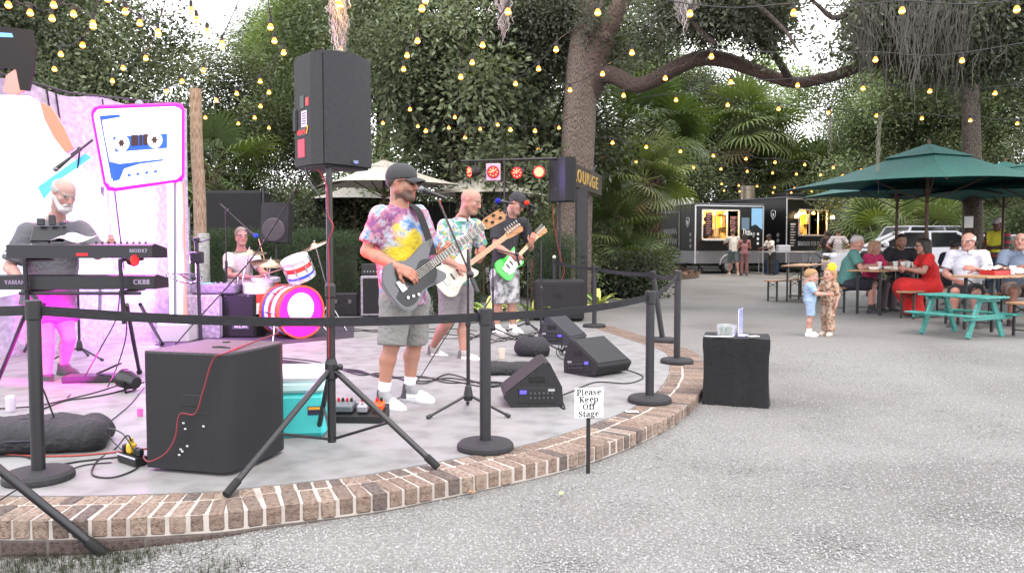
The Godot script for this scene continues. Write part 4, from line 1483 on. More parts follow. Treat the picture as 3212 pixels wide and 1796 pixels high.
# the band
func guitar(called: String,label: String,tail: Vector3,tip: Vector3,front: Vector3,body: Color,guard: Color,neck: Color,bass: bool):
	var ax:=(tip-tail).normalized()
	var zz:=(front-ax*front.dot(ax)).normalized()
	var X:=Transform3D(Basis(ax,zz.cross(ax),zz),tail)
	var L:=tail.distance_to(tip)
	var k:=L/1.0
	var t:=thing(called,label,"electric bass" if bass else "electric guitar",tail)
	X.origin=Vector3.ZERO
	var out:=[]
	for p in [[0.0,0.0],[0.01,0.09],[0.07,0.155],[0.15,0.15],[0.22,0.115],[0.29,0.12],[0.36,0.135],[0.44,0.135],[0.455,0.115],[0.40,0.075],[0.365,0.04],[0.365,-0.03],[0.385,-0.07],[0.40,-0.105],[0.375,-0.13],[0.31,-0.125],[0.24,-0.108],[0.17,-0.13],[0.09,-0.165],[0.02,-0.12]]: out.append(Vector3(p[0]*k,p[1]*k,0))
	var sm:=spline(out+[out[0]],4)
	var poly:=PackedVector2Array()
	for p in sm.slice(0,sm.size()-1): poly.append(Vector2(p.x,p.y))
	var b:=MB.new()
	b.prism(poly,-0.04,-0.006,X,true)
	var pc:=PackedVector2Array()
	for p in poly: pc.append((p-Vector2(0.2,0)*k)*0.965+Vector2(0.2,0)*k)
	b.prism(pc,-0.006,0.0,X,true)
	put("body",b,mat(body,0.3,0.0,"glossy"),t)
	b=MB.new()
	out=[]
	for p in ([[0.03,-0.04],[0.05,-0.12],[0.12,-0.135],[0.2,-0.10],[0.3,-0.1],[0.36,-0.05],[0.36,0.03],[0.3,0.06],[0.24,0.03],[0.17,0.025],[0.1,0.0]] if bass else [[0.1,-0.10],[0.17,-0.11],[0.28,-0.10],[0.37,-0.09],[0.36,0.03],[0.40,0.085],[0.34,0.1],[0.24,0.07],[0.16,0.06],[0.12,0.0]]): out.append(Vector3(p[0]*k,p[1]*k,0))
	sm=spline(out+[out[0]],4)
	pc=PackedVector2Array()
	for p in sm.slice(0,sm.size()-1): pc.append(Vector2(p.x,p.y))
	b.prism(pc,0.0005,0.004,X,true)
	put("pickguard",b,mat(guard,0.3),t)
	b=MB.new()
	for p in ([0.2] if bass else [0.17,0.24,0.31]): b.box(X*Vector3(p*k,0,0.008),Vector3(0.045 if bass else 0.02,0.085 if bass else 0.075,0.012),0.003,X.basis)
	put("pickup",b,mat(Color(0.03,0.03,0.03),0.4),t)
	b=MB.new()
	b.box(X*Vector3(0.1*k,0,0.008),Vector3(0.05,0.085,0.014),0.003,X.basis)
	for q in 3: b.lathe([Vector2(0,0.016),Vector2(0.011,0.016),Vector2(0.012,0.0)],10,along(X*Vector3((0.09+0.035*q)*k,(-0.08-0.012*q)*k,0.003),X.basis.z))
	put("bridge",b,mat(Color(0.7,0.7,0.7),0.25,1.0),t)
	var nl:=0.81*k
	b=MB.new()
	b.box(X*Vector3((0.33*k+nl)*0.5,0,0.0),Vector3(nl-0.33*k,0.05,0.022),0.006,X.basis)
	put("neck",b,mat(neck,0.45,0.0,"woodx"),t)
	b=MB.new()
	b.box(X*Vector3((0.32*k+nl)*0.5,0,0.0135),Vector3(nl-0.32*k,0.052,0.005),0.0,X.basis)
	var fb:=put("fretboard",b,mat(Color(0.11,0.07,0.05) if bass else neck,0.5),t)
	b=MB.new()
	for q in 20:
		var p:=nl-(nl-0.1*k)*(1.0-pow(0.9439,q))
		if p>0.34*k: b.box(X*Vector3(p,0,0.0168),Vector3(0.003,0.052,0.002),0.0,X.basis)
	var fr:=put("frets",b,mat(Color(0.75,0.75,0.72),0.3,1.0),fb)
	fr.set_meta("kind","stuff")
	b=MB.new()
	out=[Vector2(nl,-0.026),Vector2(nl+0.03,-0.04),Vector2(nl+0.17*k,-0.06),Vector2(L,-0.03),Vector2(L-0.01,0.035),Vector2(nl+0.05,0.045),Vector2(nl,0.026)]
	b.prism(PackedVector2Array(out),-0.012,0.004,X)
	var hs:=put("headstock",b,mat(neck,0.45,0.0,"woodx"),t)
	b=MB.new()
	var cnt:=5 if bass else 6
	for q in cnt:
		var p:=nl+(0.04+0.135*q/(cnt-1.0))*k
		var yy:=-0.012-0.02*q/cnt if bass and q % 2 else 0.022
		b.lathe([Vector2(0,0.014),Vector2(0.011,0.014),Vector2(0.012,0.002)],10,along(X*Vector3(p,yy,0.004),X.basis.z))
		b.box(X*Vector3(p,0.062,-0.006),Vector3(0.012,0.03,0.014),0.003,X.basis)
	var tn:=put("tuning_pegs",b,mat(Color(0.08,0.07,0.06) if bass else Color(0.6,0.6,0.6),0.3,0.6),hs)
	tn.set_meta("kind","stuff")
	b=MB.new()
	for q in cnt:
		var yy:=lerpf(-0.019,0.019,q/(cnt-1.0))
		b.rod(X*Vector3(0.1*k,yy*1.5,0.02),X*Vector3(nl,yy,0.021),0.0014 if bass else 0.001,4)
	var sg:=put("strings",b,mat(Color(0.75,0.75,0.73),0.3,1.0),t)
	sg.set_meta("kind","stuff")
	return X.basis
func strap(called: String,label: String,pts: Array,w: float,m: Material,nrm: Vector3):
	var rows:=[]
	var p:=spline(pts,8)
	for k in p.size():
		var d: Vector3=(p[mini(k+1,p.size()-1)]-p[maxi(k-1,0)]).normalized()
		var sd:=d.cross(nrm).normalized()*w*0.5
		rows.append(PackedVector3Array([p[k]-sd,p[k],p[k]+sd]))
	var b:=MB.new()
	b.grid(rows,0.004)
	tag(put(called,b,m),label,"guitar strap")
func band():
	wrinkle=FastNoiseLite.new()
	wrinkle.seed=5
	wrinkle.frequency=9.0
	wrinkle.fractal_octaves=3
	var nz:=FastNoiseLite.new()
	nz.seed=12
	nz.frequency=4.2
	nz.fractal_octaves=3
	nz.domain_warp_enabled=true
	nz.domain_warp_amplitude=0.12
	nz.domain_warp_frequency=5.0
	var pal:=[Color(0.07,0.15,0.40),Color(0.13,0.28,0.52),Color(0.42,0.48,0.56),Color(0.46,0.19,0.26),Color(0.24,0.08,0.22),Color(0.52,0.27,0.30),Color(0.15,0.33,0.50),Color(0.07,0.07,0.2),Color(0.46,0.18,0.2)]
	var tie:=func(p: Vector3)->Color:
		var r: float=p.distance_to(Vector3(0.16,1.16,0.05))*9.0+nz.get_noise_3dv(p)*4.2
		var k:=posmod(int(floor(r)),9)
		var c: Color=pal[k].lerp(pal[(k+1) % 9],smoothstep(0.3,0.9,fposmod(r,1.0)))
		if nz.get_noise_3dv(p*3.0+Vector3(9,2,1))>0.28: c=c.lerp(Color(0.5,0.52,0.56),0.6)
		c=Color(c.r*0.72,c.g*0.72,c.b*0.75)
		c=c.lerp(Color(0.48,0.38,0.02),smoothstep(0.05,-0.05,p.distance_to(Vector3(0.17,1.10,0.14))-0.2-nz.get_noise_3dv(p*1.5)*0.14))
		return c
# bass player, centre
	var J:={"h": Vector3(-0.819,1.650,-6.030),"n": Vector3(-0.850,1.471,-6.050),"c": Vector3(-0.851,1.230,-6.050),"p": Vector3(-0.818,0.841,-6.050),"f": Vector3(0.96,-0.04,0.25),
		"sr": Vector3(-0.968,1.404,-5.930),"sl": Vector3(-0.721,1.420,-6.200),"er": Vector3(-1.063,1.151,-5.880),"wr": Vector3(-0.806,1.039,-5.720),"el": Vector3(-0.596,1.098,-6.250),"wl": Vector3(-0.536,1.102,-6.020),
		"hr": Vector3(-0.867,0.786,-5.970),"hl": Vector3(-0.752,0.776,-6.120),"kr": Vector3(-0.893,0.455,-5.930),"kl": Vector3(-0.751,0.444,-6.170),"ar": Vector3(-0.953,0.109,-5.920),"al": Vector3(-0.791,0.113,-6.150),"tr": Vector3(-0.822,0.031,-5.820),"tl": Vector3(-0.614,0.047,-6.060)}
	person("person","bass player in a tie-dye shirt, grey shorts, black cap and sunglasses, singing",J,{"s": 1.02,"g": 1.16,"cell": 0.013,"fine": 0.006,"skin": Color(0.46,0.24,0.165),"shirt": tie,"sleeve": 0.78,"hem": 0.10,"loose": true,"belly": 1.02,"bc": Color(0.19,0.185,0.175),"len": 1.0,
		"shoe": Color(0.55,0.55,0.57),"shoe2": Color(0.04,0.04,0.045),"sole": Color(0.04,0.04,0.04),"sock": Color(0.55,0.55,0.56),"hair": Color(0.035,0.028,0.024),"style": "crop","cap": Color(0.035,0.035,0.037),"glasses": "sun","beard": Color(0.05,0.035,0.03,0.75),
		"curlr": 0.55,"curll": 1.0,"hdl": Vector3(0.45,0.5,0.25),"pnl": Vector3(0.2,0.5,-0.8),"hdr": Vector3(0.85,-0.42,0.2),"pnr": Vector3(-0.4,-0.3,-0.85)})
	guitar("bass_guitar","grey five-string bass with a black pickguard and pale headstock",Vector3(-0.869,0.844,-5.660),Vector3(-0.067,1.454,-6.220),Vector3(0.42,0.12,0.9),Color(0.20,0.20,0.215),Color(0.015,0.015,0.018),Color(0.70,0.52,0.32),true)
	strap("bass_strap","black strap over the bass player's left shoulder",[Vector3(-0.575,1.127,-5.880),Vector3(-0.623,1.273,-5.930),Vector3(-0.700,1.452,-6.020),Vector3(-0.778,1.510,-6.120)],0.06,mat(Color(0.03,0.03,0.035),0.8),Vector3(0.5,0.5,0.7))
# bald guitarist in the floral shirt
	var fl:=FastNoiseLite.new()
	fl.seed=4
	fl.frequency=11.0
	fl.fractal_octaves=2
	var floral:=func(p: Vector3)->Color:
		var a:=fl.get_noise_3dv(p)
		var b:=fl.get_noise_3dv(p*1.3+Vector3(7,3,1))
		if a>0.25: return Color(0.06,0.25,0.19)
		if b>0.36: return Color(0.42,0.12,0.15)
		if b<-0.36: return Color(0.45,0.37,0.05)
		if absf(a)<0.08: return Color(0.12,0.16,0.24)
		return Color(0.36,0.43,0.46)
	J={"h": Vector3(-0.428,1.644,-8.350),"n": Vector3(-0.525,1.458,-8.450),"c": Vector3(-0.576,1.221,-8.450),"p": Vector3(-0.586,0.845,-8.450),"f": Vector3(0.93,-0.3,0.25),
		"sr": Vector3(-0.699,1.385,-8.330),"sl": Vector3(-0.389,1.399,-8.580),"er": Vector3(-0.737,1.077,-8.280),"wr": Vector3(-0.550,0.986,-8.180),"el": Vector3(-0.315,1.128,-8.620),"wl": Vector3(-0.340,1.047,-8.380),
		"hr": Vector3(-0.657,0.755,-8.400),"hl": Vector3(-0.519,0.749,-8.520),"kr": Vector3(-0.681,0.378,-8.420),"kl": Vector3(-0.506,0.370,-8.500),"ar": Vector3(-0.870,0.084,-8.750),"al": Vector3(-0.517,0.067,-8.450),"tr": Vector3(-0.725,0.001,-8.680),"tl": Vector3(-0.346,0.013,-8.380)}
	person("person","bald guitarist in a floral short-sleeved shirt playing a white guitar",J,{"s": 1.0,"g": 1.02,"cell": 0.016,"fine": 0.008,"skin": Color(0.47,0.25,0.19),"shirt": floral,"sleeve": 0.8,"hem": 0.06,"collar": Color(0.5,0.58,0.6),"bc": Color(0.17,0.15,0.16),"len": 0.95,
		"shoe": Color(0.6,0.56,0.53),"shoe2": Color(0.1,0.09,0.08),"sole": Color(0.6,0.58,0.55),"style": "bald","brow": Color(0.25,0.16,0.1),"curlr": 0.5,"curll": 0.9,"hdl": Vector3(0.2,0.7,0.3),"pnl": Vector3(0.2,0.3,-0.9),"hdr": Vector3(0.85,-0.3,0.2),"pnr": Vector3(-0.3,-0.3,-0.85)})
	guitar("electric_guitar","white electric guitar with a maple neck held by the bald guitarist",Vector3(-0.755,0.766,-8.200),Vector3(0.096,1.403,-8.420),Vector3(0.35,0.15,0.92),Color(0.80,0.74,0.66),Color(0.84,0.80,0.73),Color(0.74,0.55,0.36),false)
# guitarist in black with the green guitar
	var camo:=func(p: Vector3)->Color:
		var a:=fl.get_noise_3dv(p*0.8)
		return Color(0.42,0.42,0.43) if a>0.1 else (Color(0.13,0.13,0.14) if a<-0.18 else Color(0.28,0.28,0.29))
	J={"h": Vector3(0.064,1.752,-10.900),"n": Vector3(-0.016,1.579,-11.000),"c": Vector3(-0.071,1.336,-11.000),"p": Vector3(-0.109,0.912,-11.000),"f": Vector3(0.8,-0.5,0.33),
		"sr": Vector3(-0.204,1.495,-10.900),"sl": Vector3(0.165,1.491,-11.150),"er": Vector3(-0.224,1.184,-10.800),"wr": Vector3(0.000,1.068,-10.700),"el": Vector3(0.253,1.161,-11.150),"wl": Vector3(0.260,1.216,-10.950),
		"hr": Vector3(-0.184,0.794,-10.950),"hl": Vector3(-0.022,0.790,-11.050),"kr": Vector3(-0.185,0.401,-10.980),"kl": Vector3(0.005,0.398,-11.020),"ar": Vector3(-0.208,0.093,-11.000),"al": Vector3(0.011,0.088,-11.050),"tr": Vector3(-0.108,0.032,-10.850),"tl": Vector3(0.119,0.027,-10.900)}
	person("person","guitarist in a black T-shirt, black cap and grey camouflage shorts with a green guitar",J,{"s": 1.04,"g": 1.05,"cell": 0.018,"fine": 0.009,"skin": Color(0.5,0.29,0.22),"shirt": Color(0.022,0.022,0.027),"sleeve": 0.75,"hem": 0.06,"bc": camo,"len": 1.0,"shoe": Color(0.7,0.68,0.68),"sole": Color(0.6,0.6,0.6),"cap": Color(0.022,0.022,0.024),"hair": Color(0.04,0.03,0.025),"style": "crop","curl": 0.8,"hdl": Vector3(0.2,0.7,0.3),"pnl": Vector3(0.2,0.3,-0.9)})
	guitar("electric_guitar","bright green electric guitar with a white pickguard",Vector3(-0.160,0.802,-10.750),Vector3(0.462,1.436,-11.150),Vector3(0.35,0.15,0.92),Color(0.10,0.72,0.10),Color(0.85,0.85,0.84),Color(0.74,0.58,0.38),false)
# keyboard player on the left
	J={"h": Vector3(-3.970,1.646,-7.150),"n": Vector3(-4.104,1.414,-7.250),"c": Vector3(-4.169,1.146,-7.300),"p": Vector3(-4.218,0.730,-7.300),"f": Vector3(0.72,-0.45,0.45),
		"sr": Vector3(-4.268,1.305,-7.100),"sl": Vector3(-3.955,1.328,-7.400),"er": Vector3(-4.383,1.003,-7.000),"wr": Vector3(-4.198,0.912,-6.850),"el": Vector3(-3.763,1.110,-7.300),"wl": Vector3(-3.552,1.211,-7.100),
		"hr": Vector3(-4.263,0.662,-7.250),"hl": Vector3(-4.147,0.654,-7.350),"kr": Vector3(-4.158,0.323,-7.150),"kl": Vector3(-4.048,0.349,-7.300),"ar": Vector3(-4.138,0.035,-7.100),"al": Vector3(-4.155,0.085,-7.400),"tr": Vector3(-4.022,-0.026,-6.980),"tl": Vector3(-3.991,0.038,-7.300)}
	person("person","keyboard player with a white beard in a dark grey T-shirt, looking down",J,{"s": 1.06,"g": 1.3,"cell": 0.016,"fine": 0.008,"skin": Color(0.48,0.30,0.26),"shirt": Color(0.085,0.085,0.10),"sleeve": 0.85,"hem": 0.08,"belly": 1.15,"loose": true,"bc": Color(0.07,0.07,0.09),"len": 0.55,"shoe": Color(0.03,0.03,0.033),"hair": Color(0.3,0.29,0.28),"style": "rim","fluff": Color(0.36,0.35,0.35),"curl": 0.5})
# drummer
	J={"h": Vector3(-3.782,1.316,-11.250),"n": Vector3(-3.808,1.094,-11.300),"c": Vector3(-3.840,0.903,-11.350),"p": Vector3(-3.862,0.597,-11.400),"f": Vector3(0.55,-0.1,0.83),
		"sr": Vector3(-3.988,1.016,-11.300),"sl": Vector3(-3.635,1.026,-11.350),"er": Vector3(-3.917,0.778,-11.100),"wr": Vector3(-3.496,0.753,-10.900),"el": Vector3(-3.480,0.807,-11.200),"wl": Vector3(-3.338,0.794,-10.950),
		"hr": Vector3(-3.913,0.554,-11.350),"hl": Vector3(-3.784,0.551,-11.400),"kr": Vector3(-3.706,0.512,-10.950),"kl": Vector3(-3.493,0.506,-11.050),"ar": Vector3(-3.679,0.136,-10.900),"al": Vector3(-3.456,0.126,-11.000),"tr": Vector3(-3.523,0.091,-10.700),"tl": Vector3(-3.287,0.081,-10.800)}
	person("person","drummer in a white T-shirt sitting behind the drum kit",J,{"s": 0.98,"g": 1.05,"cell": 0.018,"fine": 0.009,"skin": Color(0.52,0.28,0.22),"shirt": Color(0.48,0.42,0.43),"sleeve": 0.7,"hair": Color(0.17,0.13,0.11),"style": "short","glasses": "clear","curl": 1.0,"bc": Color(0.08,0.08,0.1)})
	var st:=MB.new()
	st.rod(Vector3(-3.480,0.755,-10.850),Vector3(-2.899,0.923,-10.600),0.008,6,0.006)
	tag(put("drumstick",st,mat(Color(0.75,0.62,0.45),0.6)),"wooden drumstick in the drummer's right hand over the snare","drumstick")
	st=MB.new()
	st.rod(Vector3(-3.307,0.784,-10.920),Vector3(-3.402,1.280,-10.800),0.008,6,0.006)
	tag(put("drumstick",st,mat(Color(0.75,0.62,0.45),0.6)),"raised wooden drumstick in the drummer's left hand","drumstick")
# what stands at the back of the stage
func behind_stage():
	var b: MB
	var t: Node3D
	t=thing("backdrop","pale lilac cloth backdrop sagging along its top edge at the far left","backdrop",Vector3(-4.4,0,-10.8))
	var A:=Vector3(-5.75,0,-7.6)-t.position
	var B:=Vector3(-4.36,0,-10.9)-t.position
	var out:=(B-A).cross(Vector3.UP).normalized()
	if out.x<0: out=-out
	var rows:=[]
	for a in 14:
		var l:=PackedVector3Array()
		for k in 60:
			var f:=k/59.0
			var top:=3.05-0.14*sin(f*PI)+0.03*sin(f*23.0)
			l.append(A.lerp(B,f)+Vector3.UP*top*(1.0-a/13.0)+out*(sin(f*61.0+a*0.3)*0.02+sin(f*17.0)*0.04)*(0.3+a/13.0))
		rows.append(l)
	b=MB.new()
	b.grid(rows,0.006)
	put("cloth",b,mat(lin(0.44,0.40,0.48),0.9,0.0,"cloth"),t)
	b=MB.new()
	b.tube([A+Vector3.UP*3.07,A.lerp(B,0.5)+Vector3.UP*2.93,B+Vector3.UP*3.07],0.012,6)
	put("rope",b,mat(Color(0.2,0.2,0.22),0.8),t)
	b=MB.new()
	for f in [0.42,0.45,0.62]: b.tube([A.lerp(B,f)+out*0.03+Vector3.UP*2.92,A.lerp(B,f+0.03)+out*0.06+Vector3.UP*1.9,A.lerp(B,f+0.06)+out*0.07+Vector3.UP*0.9],0.009,5)
	put("hanging_cord",b,mat(Color(0.12,0.12,0.14),0.8),t).set_meta("kind","stuff")
	t=thing("figure_cutout","large glowing white cutout of a figure in a black hat behind the keyboard player","cutout",Vector3(-4.823,0.444,-8.250))
	var flat:=func(pts: Array,z0: float,z1: float)->MB:
		var poly:=PackedVector2Array()
		for p in pts:
			var w:=pix(p[0],p[1],8.25)-t.position
			poly.append(Vector2(w.x,w.y))
		var m:=MB.new()
		m.prism(poly,z0,z1)
		return m
	put("body",flat.call([[-60,240],[20,238],[70,240],[105,262],[130,330],[165,385],[225,440],[258,500],[266,600],[262,690],[-60,760]],-0.03,0.0),glow(Color(0.90,0.90,1.0),0.34),t)  # glow put into the board in place of a lamp shining on it
	put("sleeve",flat.call([[100,256],[128,270],[160,320],[185,372],[165,384],[135,345],[112,300]],-0.03,0.003),mat(lin(0.42,0.2,0.13),0.8),t)
	put("sash",flat.call([[95,470],[130,445],[215,385],[232,395],[150,450],[110,500]],-0.03,0.004),glow(Color(0.35,0.8,1.0),0.3),t)
	put("face",flat.call([[8,232],[14,190],[42,170],[52,195],[62,226],[40,238]],-0.03,0.002),mat(lin(0.6,0.25,0.22),0.8),t)
	put("hat",flat.call([[-60,60],[20,68],[78,75],[88,120],[84,165],[72,228],[50,226],[40,175],[10,170],[-60,200]],-0.03,0.006),mat(Color(0.05,0.045,0.06),0.8),t)
	put("hat_band",flat.call([[-60,78],[30,84],[34,94],[-60,92]],-0.03,0.009),glow(Color(0.45,0.7,1.0),0.5),t)
	t=thing("cassette_sign","glowing white and blue cassette tape sign in a pink neon frame","lit sign",Vector3(-4.154,1.841,-9.000))
	var z:=9.0
	var face:=func(pts: Array,z0: float,z1: float,dd: float=9.0)->MB:
		var poly:=PackedVector2Array()
		for p in pts:
			var w:=pix(p[0],p[1],dd)-t.position
			poly.append(Vector2(w.x,w.y))
		var m:=MB.new()
		m.prism(poly,z0,z1)
		return m
	put("panel",face.call([[240,284],[262,276],[446,270],[452,280],[452,440],[440,450],[290,468],[276,462]],-0.06,0.0),glow(Color(1.0,0.97,1.0),0.5),t)
	var ring:=[]
	for p in [[234,286],[240,274],[252,270],[440,264],[455,266],[458,276],[458,440],[454,450],[444,453],[290,475],[274,474],[266,462],[234,286]]: ring.append(pix(p[0],p[1],8.98)-t.position)
	b=MB.new()
	b.tube(ring,0.026,8,false)
	put("neon_frame",b,glow(Color(1.0,0.04,0.75),0.6),t)
	b=MB.new()
	var r2:=[]
	for p in [[242,290],[248,281],[440,274],[449,277],[449,438],[442,444],[288,465],[273,457],[242,290]]: r2.append(pix(p[0],p[1],8.95)-t.position)
	b.tube(r2,0.03,8,false)
	put("neon_tube",b,glow(Color(1.0,0.85,1.0),0.8),t)
	var blue:=glow(Color(0.03,0.42,0.9),0.25)
	put("blue_edge",face.call([[246,292],[300,288],[302,294],[256,302],[262,340],[284,448],[276,450]],0.002,0.008),blue,t)
	put("blue_band",face.call([[276,406],[300,412],[410,400],[410,404],[350,412],[312,424],[300,452],[284,456]],0.002,0.009),blue,t)
	put("window",face.call([[284,344],[420,336],[420,372],[290,382]],0.002,0.007),blue,t)
	for q in [[307,360],[390,352]]:
		var c:=[]
		var s:=[]
		for k in 20: c.append([q[0]+19*cos(TAU*k/20),q[1]+21*sin(TAU*k/20)])
		for k in 12: s.append([q[0]+(9 if k % 2==0 else 5)*cos(TAU*k/12),q[1]+(11 if k % 2==0 else 6)*sin(TAU*k/12)])
		var rl:=put("reel",face.call(c,0.008,0.016),glow(Color(1,1,1),0.4),t)
		put("hub",face.call(s,0.017,0.026),mat(Color(0.22,0.14,0.10),0.7),rl)
	for q in [[331,340,347,367],[351,339,358,366],[361,338,372,365]]:
		put("tape_block",face.call([[q[0],q[1]],[q[2],q[1]-1],[q[2],q[3]-1],[q[0],q[3]]],0.008,0.016),mat(Color(0.20,0.12,0.09),0.7),t)
	put("label_line",face.call([[310,428],[400,418],[402,440],[318,452]],0.010,0.014),glow(Color(1,1,1),0.42),t)
	for k in 4: put("tape_hole",face.call([[322+k*22,444-k*3],[330+k*22,443-k*3],[330+k*22,437-k*3],[322+k*22,438-k*3]],0.0145,0.018),blue,t)
	b=MB.new()
	b.rod(Vector3(-4.612,1.848,-9.100)-t.position,Vector3(-4.687,0.366,-9.100)-t.position,0.02)
	b.rod(Vector3(-3.795,1.937,-9.100)-t.position,Vector3(-3.828,0.411,-9.100)-t.position,0.02)
	for e in [Vector3(-4.132,2.753,-9.000)]: b.ball(e-t.position,0.05,10)
	put("bracket",b,mat(Color(0.5,0.5,0.55),0.4,0.6),t).set_meta("kind","stuff")
	area("sign_light",Vector3(-4.074,2.263,-8.850),Vector3(0.35,-0.15,1),Vector2(0.9,0.8),Color(1.0,0.38,0.92),3.0)
	t=thing("light_column","bright white light column standing at the end of the backdrop","stage light",Vector3(-4.169,0.000,-9.950))
	b=MB.new()
	var col_h: float=Vector3(-4.147,1.971,-10.000).y-0.25
	b.box(Vector3(0,0.25+col_h*0.5,0),Vector3(0.15,col_h,0.08),0.02)
	put("tube_light",b,glow(Color(1.0,0.93,0.97),0.9),t)
	b=MB.new()
	b.box(Vector3(0.1,0.25+col_h*0.5,-0.01),Vector3(0.035,col_h,0.06),0.01)
	put("side_tube",b,glow(Color(1.0,0.45,0.4),0.8),t)
	b=MB.new()
	b.box(Vector3(0,0.12,0),Vector3(0.4,0.24,0.3),0.02)
	put("base",b,mat(Color(0.7,0.68,0.7),0.6),t)
	for y in [0.9,1.7]:
		var ol:=OmniLight3D.new()
		ol.name="column_light"
		ol.light_color=Color(0.9,0.6,1.0)
		ol.light_energy=1.1
		ol.omni_range=20.0
		ol.omni_attenuation=2.0
		ol.light_size=0.12
		ol.shadow_enabled=true
		ol.position=t.position+Vector3(0.02,y,0.2)
		add_child(ol,true)
	var vb:=SpotLight3D.new()
	vb.name="violet_beam"
	vb.light_color=Color(0.62,0.5,1.0)
	vb.light_energy=60.0
	vb.spot_angle=5.0
	vb.spot_range=20.0
	vb.spot_attenuation=2.0
	vb.light_size=0.06
	vb.shadow_enabled=true
	vb.transform=aim(t.position+Vector3(0.05,col_h-0.1,0.12),t.position+Vector3(0.05,col_h-0.1,0.12)-Vector3(0.738,2.227,-12.300))
	add_child(vb)
	t=thing("timber_post","rough pale timber post standing behind the keyboards","post",Vector3(-4.35,0,-11.3))
	b=MB.new()
	var pp:=[]
	var pr:=[]
	for k in 12:
		pp.append(Vector3(-0.06*k/11.0,3.36*k/11.0,0.0)+Vector3(sin(k*1.3)*0.006,0,0))
		pr.append(0.092-0.012*k/11.0)
	b.tube(pp,pr,14)
	put("shaft",b,mat(lin(0.30,0.25,0.19),0.9,0.0,"wood"),t)
	b=MB.new()
	b.lathe([Vector2(0.096,0.0),Vector2(0.096,1.35),Vector2(0.088,1.36)],14)
	put("painted_foot",b,mat(lin(0.36,0.40,0.36),0.8,0.0,"worn"),t)
	t=thing("steel_pipe","thin grey steel pipe upright beside the timber post","pipe",Vector3(-4.663,0.136,-11.600))
	b=MB.new()
	b.rod(Vector3(0,-0.1,0),Vector3(0,1.6,0),0.03,10)
	put("tube",b,mat(Color(0.55,0.55,0.57),0.35,0.8),t)
	b=MB.new()
	for y in [1.15,1.2,1.25]: b.rod(Vector3(-0.12,y,0.03),Vector3(0.16,y+0.02,0.03),0.008,5)
	put("hooks",b,mat(Color(0.3,0.3,0.32),0.4,0.8),t).set_meta("kind","stuff")
	t=thing("black_screen","tall black fabric screen behind the drummer","screen",Vector3(-5.233,-0.118,-15.200))
	b=MB.new()
	b.box(Vector3(0,1.15,0),Vector3(1.25,2.35,0.5),0.05)
	put("fabric",b,mat(Color(0.085,0.083,0.10),0.9,0.0,"cloth"),t)
	b=MB.new()
	for x in [-0.63,0.63]: b.rod(Vector3(x,-0.1,0.27),Vector3(x,2.38,0.27),0.02)
	put("frame",b,mat(Color(0.13,0.13,0.15),0.5),t).set_meta("kind","stuff")
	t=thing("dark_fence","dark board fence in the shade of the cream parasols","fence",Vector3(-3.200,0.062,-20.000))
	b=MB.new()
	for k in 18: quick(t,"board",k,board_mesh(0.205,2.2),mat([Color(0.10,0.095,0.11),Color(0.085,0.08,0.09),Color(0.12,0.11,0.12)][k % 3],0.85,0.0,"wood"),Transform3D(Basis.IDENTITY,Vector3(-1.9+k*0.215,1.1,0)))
	hedge("clipped dark green hedge behind the drums",Vector3(-5.376,0.000,-13.840),Vector3(-2.707,0.000,-14.249),1.32,31)
	hedge("clipped hedge section behind the bald guitarist",Vector3(-1.394,0.000,-13.840),Vector3(-0.501,0.000,-13.840),1.2,32)
	hedge("clipped hedge block right of the green guitar",Vector3(0.326,0.000,-14.001),Vector3(1.070,0.000,-14.001),1.27,33)
	parasol("parasol","cream square parasol nearest the bass player's cap",Vector3(-2.697,-0.020,-17.000),2.42,2.9,1.2,0.5,lin(0.72,0.68,0.58),0.4)
	parasol("parasol","lower cream parasol half hidden behind the loudspeaker pole",Vector3(-3.799,-0.200,-19.500),2.25,2.62,1.0,0.2,lin(0.66,0.63,0.55),0.3)
	parasol("parasol","cream parasol above the bald guitarist's head",Vector3(-0.616,-0.056,-17.500),2.25,2.72,1.0,0.75,lin(0.72,0.68,0.58),0.4)
	for q in [["broad-leaved yellow-green plant behind the bass player",1228,748,12.6,1.0],["broad-leaved yellow-green plant between the guitarist in black and the fence",1345,752,12.9,0.8],["broad-leaved plant by the foot of the lounge post",1505,735,15.5,0.9]]:
		t=thing("broadleaf_plant",q[0],"plant",Vector3(pix(q[1],q[2],q[3]).x,0,-q[3]),0.0,"broad-leaved plants")
		for k in 16:
			var a:=k*2.4
			var ln: float=(0.5+0.25*((k*7) % 5)/5.0)*q[4]
			var el:=1.2-0.06*k
			var m:=MB.new()
			var lf:=[]
			for s in 6:
				var f:=s/5.0
				var c:=Vector3(cos(a),0,sin(a))*ln*f*cos(el*(1.0-0.5*f))+Vector3.UP*(ln*f*sin(el)-0.35*f*f*f*ln)
				var w:=0.055*sin(PI*minf(f*0.92+0.05,1.0))+0.004
				var sd:=Vector3(-sin(a),0,cos(a))*w
				lf.append(PackedVector3Array([c-sd,c+Vector3.DOWN*0.01,c+sd]))
			m.grid(lf)
			put("leaf",m,mat([lin(0.35,0.42,0.08),lin(0.18,0.28,0.07),lin(0.5,0.52,0.14)][k % 3],0.5),t)
	t=thing("picket_fence","short reddish brown picket fence behind the right subwoofer","fence",Vector3(0.649,0.000,-13.920))
	for k in 9:
		quick(t,"picket",k,board_mesh(0.055,0.95),mat([lin(0.17,0.09,0.08),lin(0.13,0.075,0.07)][k % 2],0.8,0.0,"wood"),Transform3D(Basis.IDENTITY,Vector3(-0.3+k*0.075,0.47,0)))
	b=MB.new()
	b.box(Vector3(0,0.75,-0.03),Vector3(0.7,0.06,0.025))
	put("rail",b,mat(lin(0.13,0.075,0.07),0.8),t)
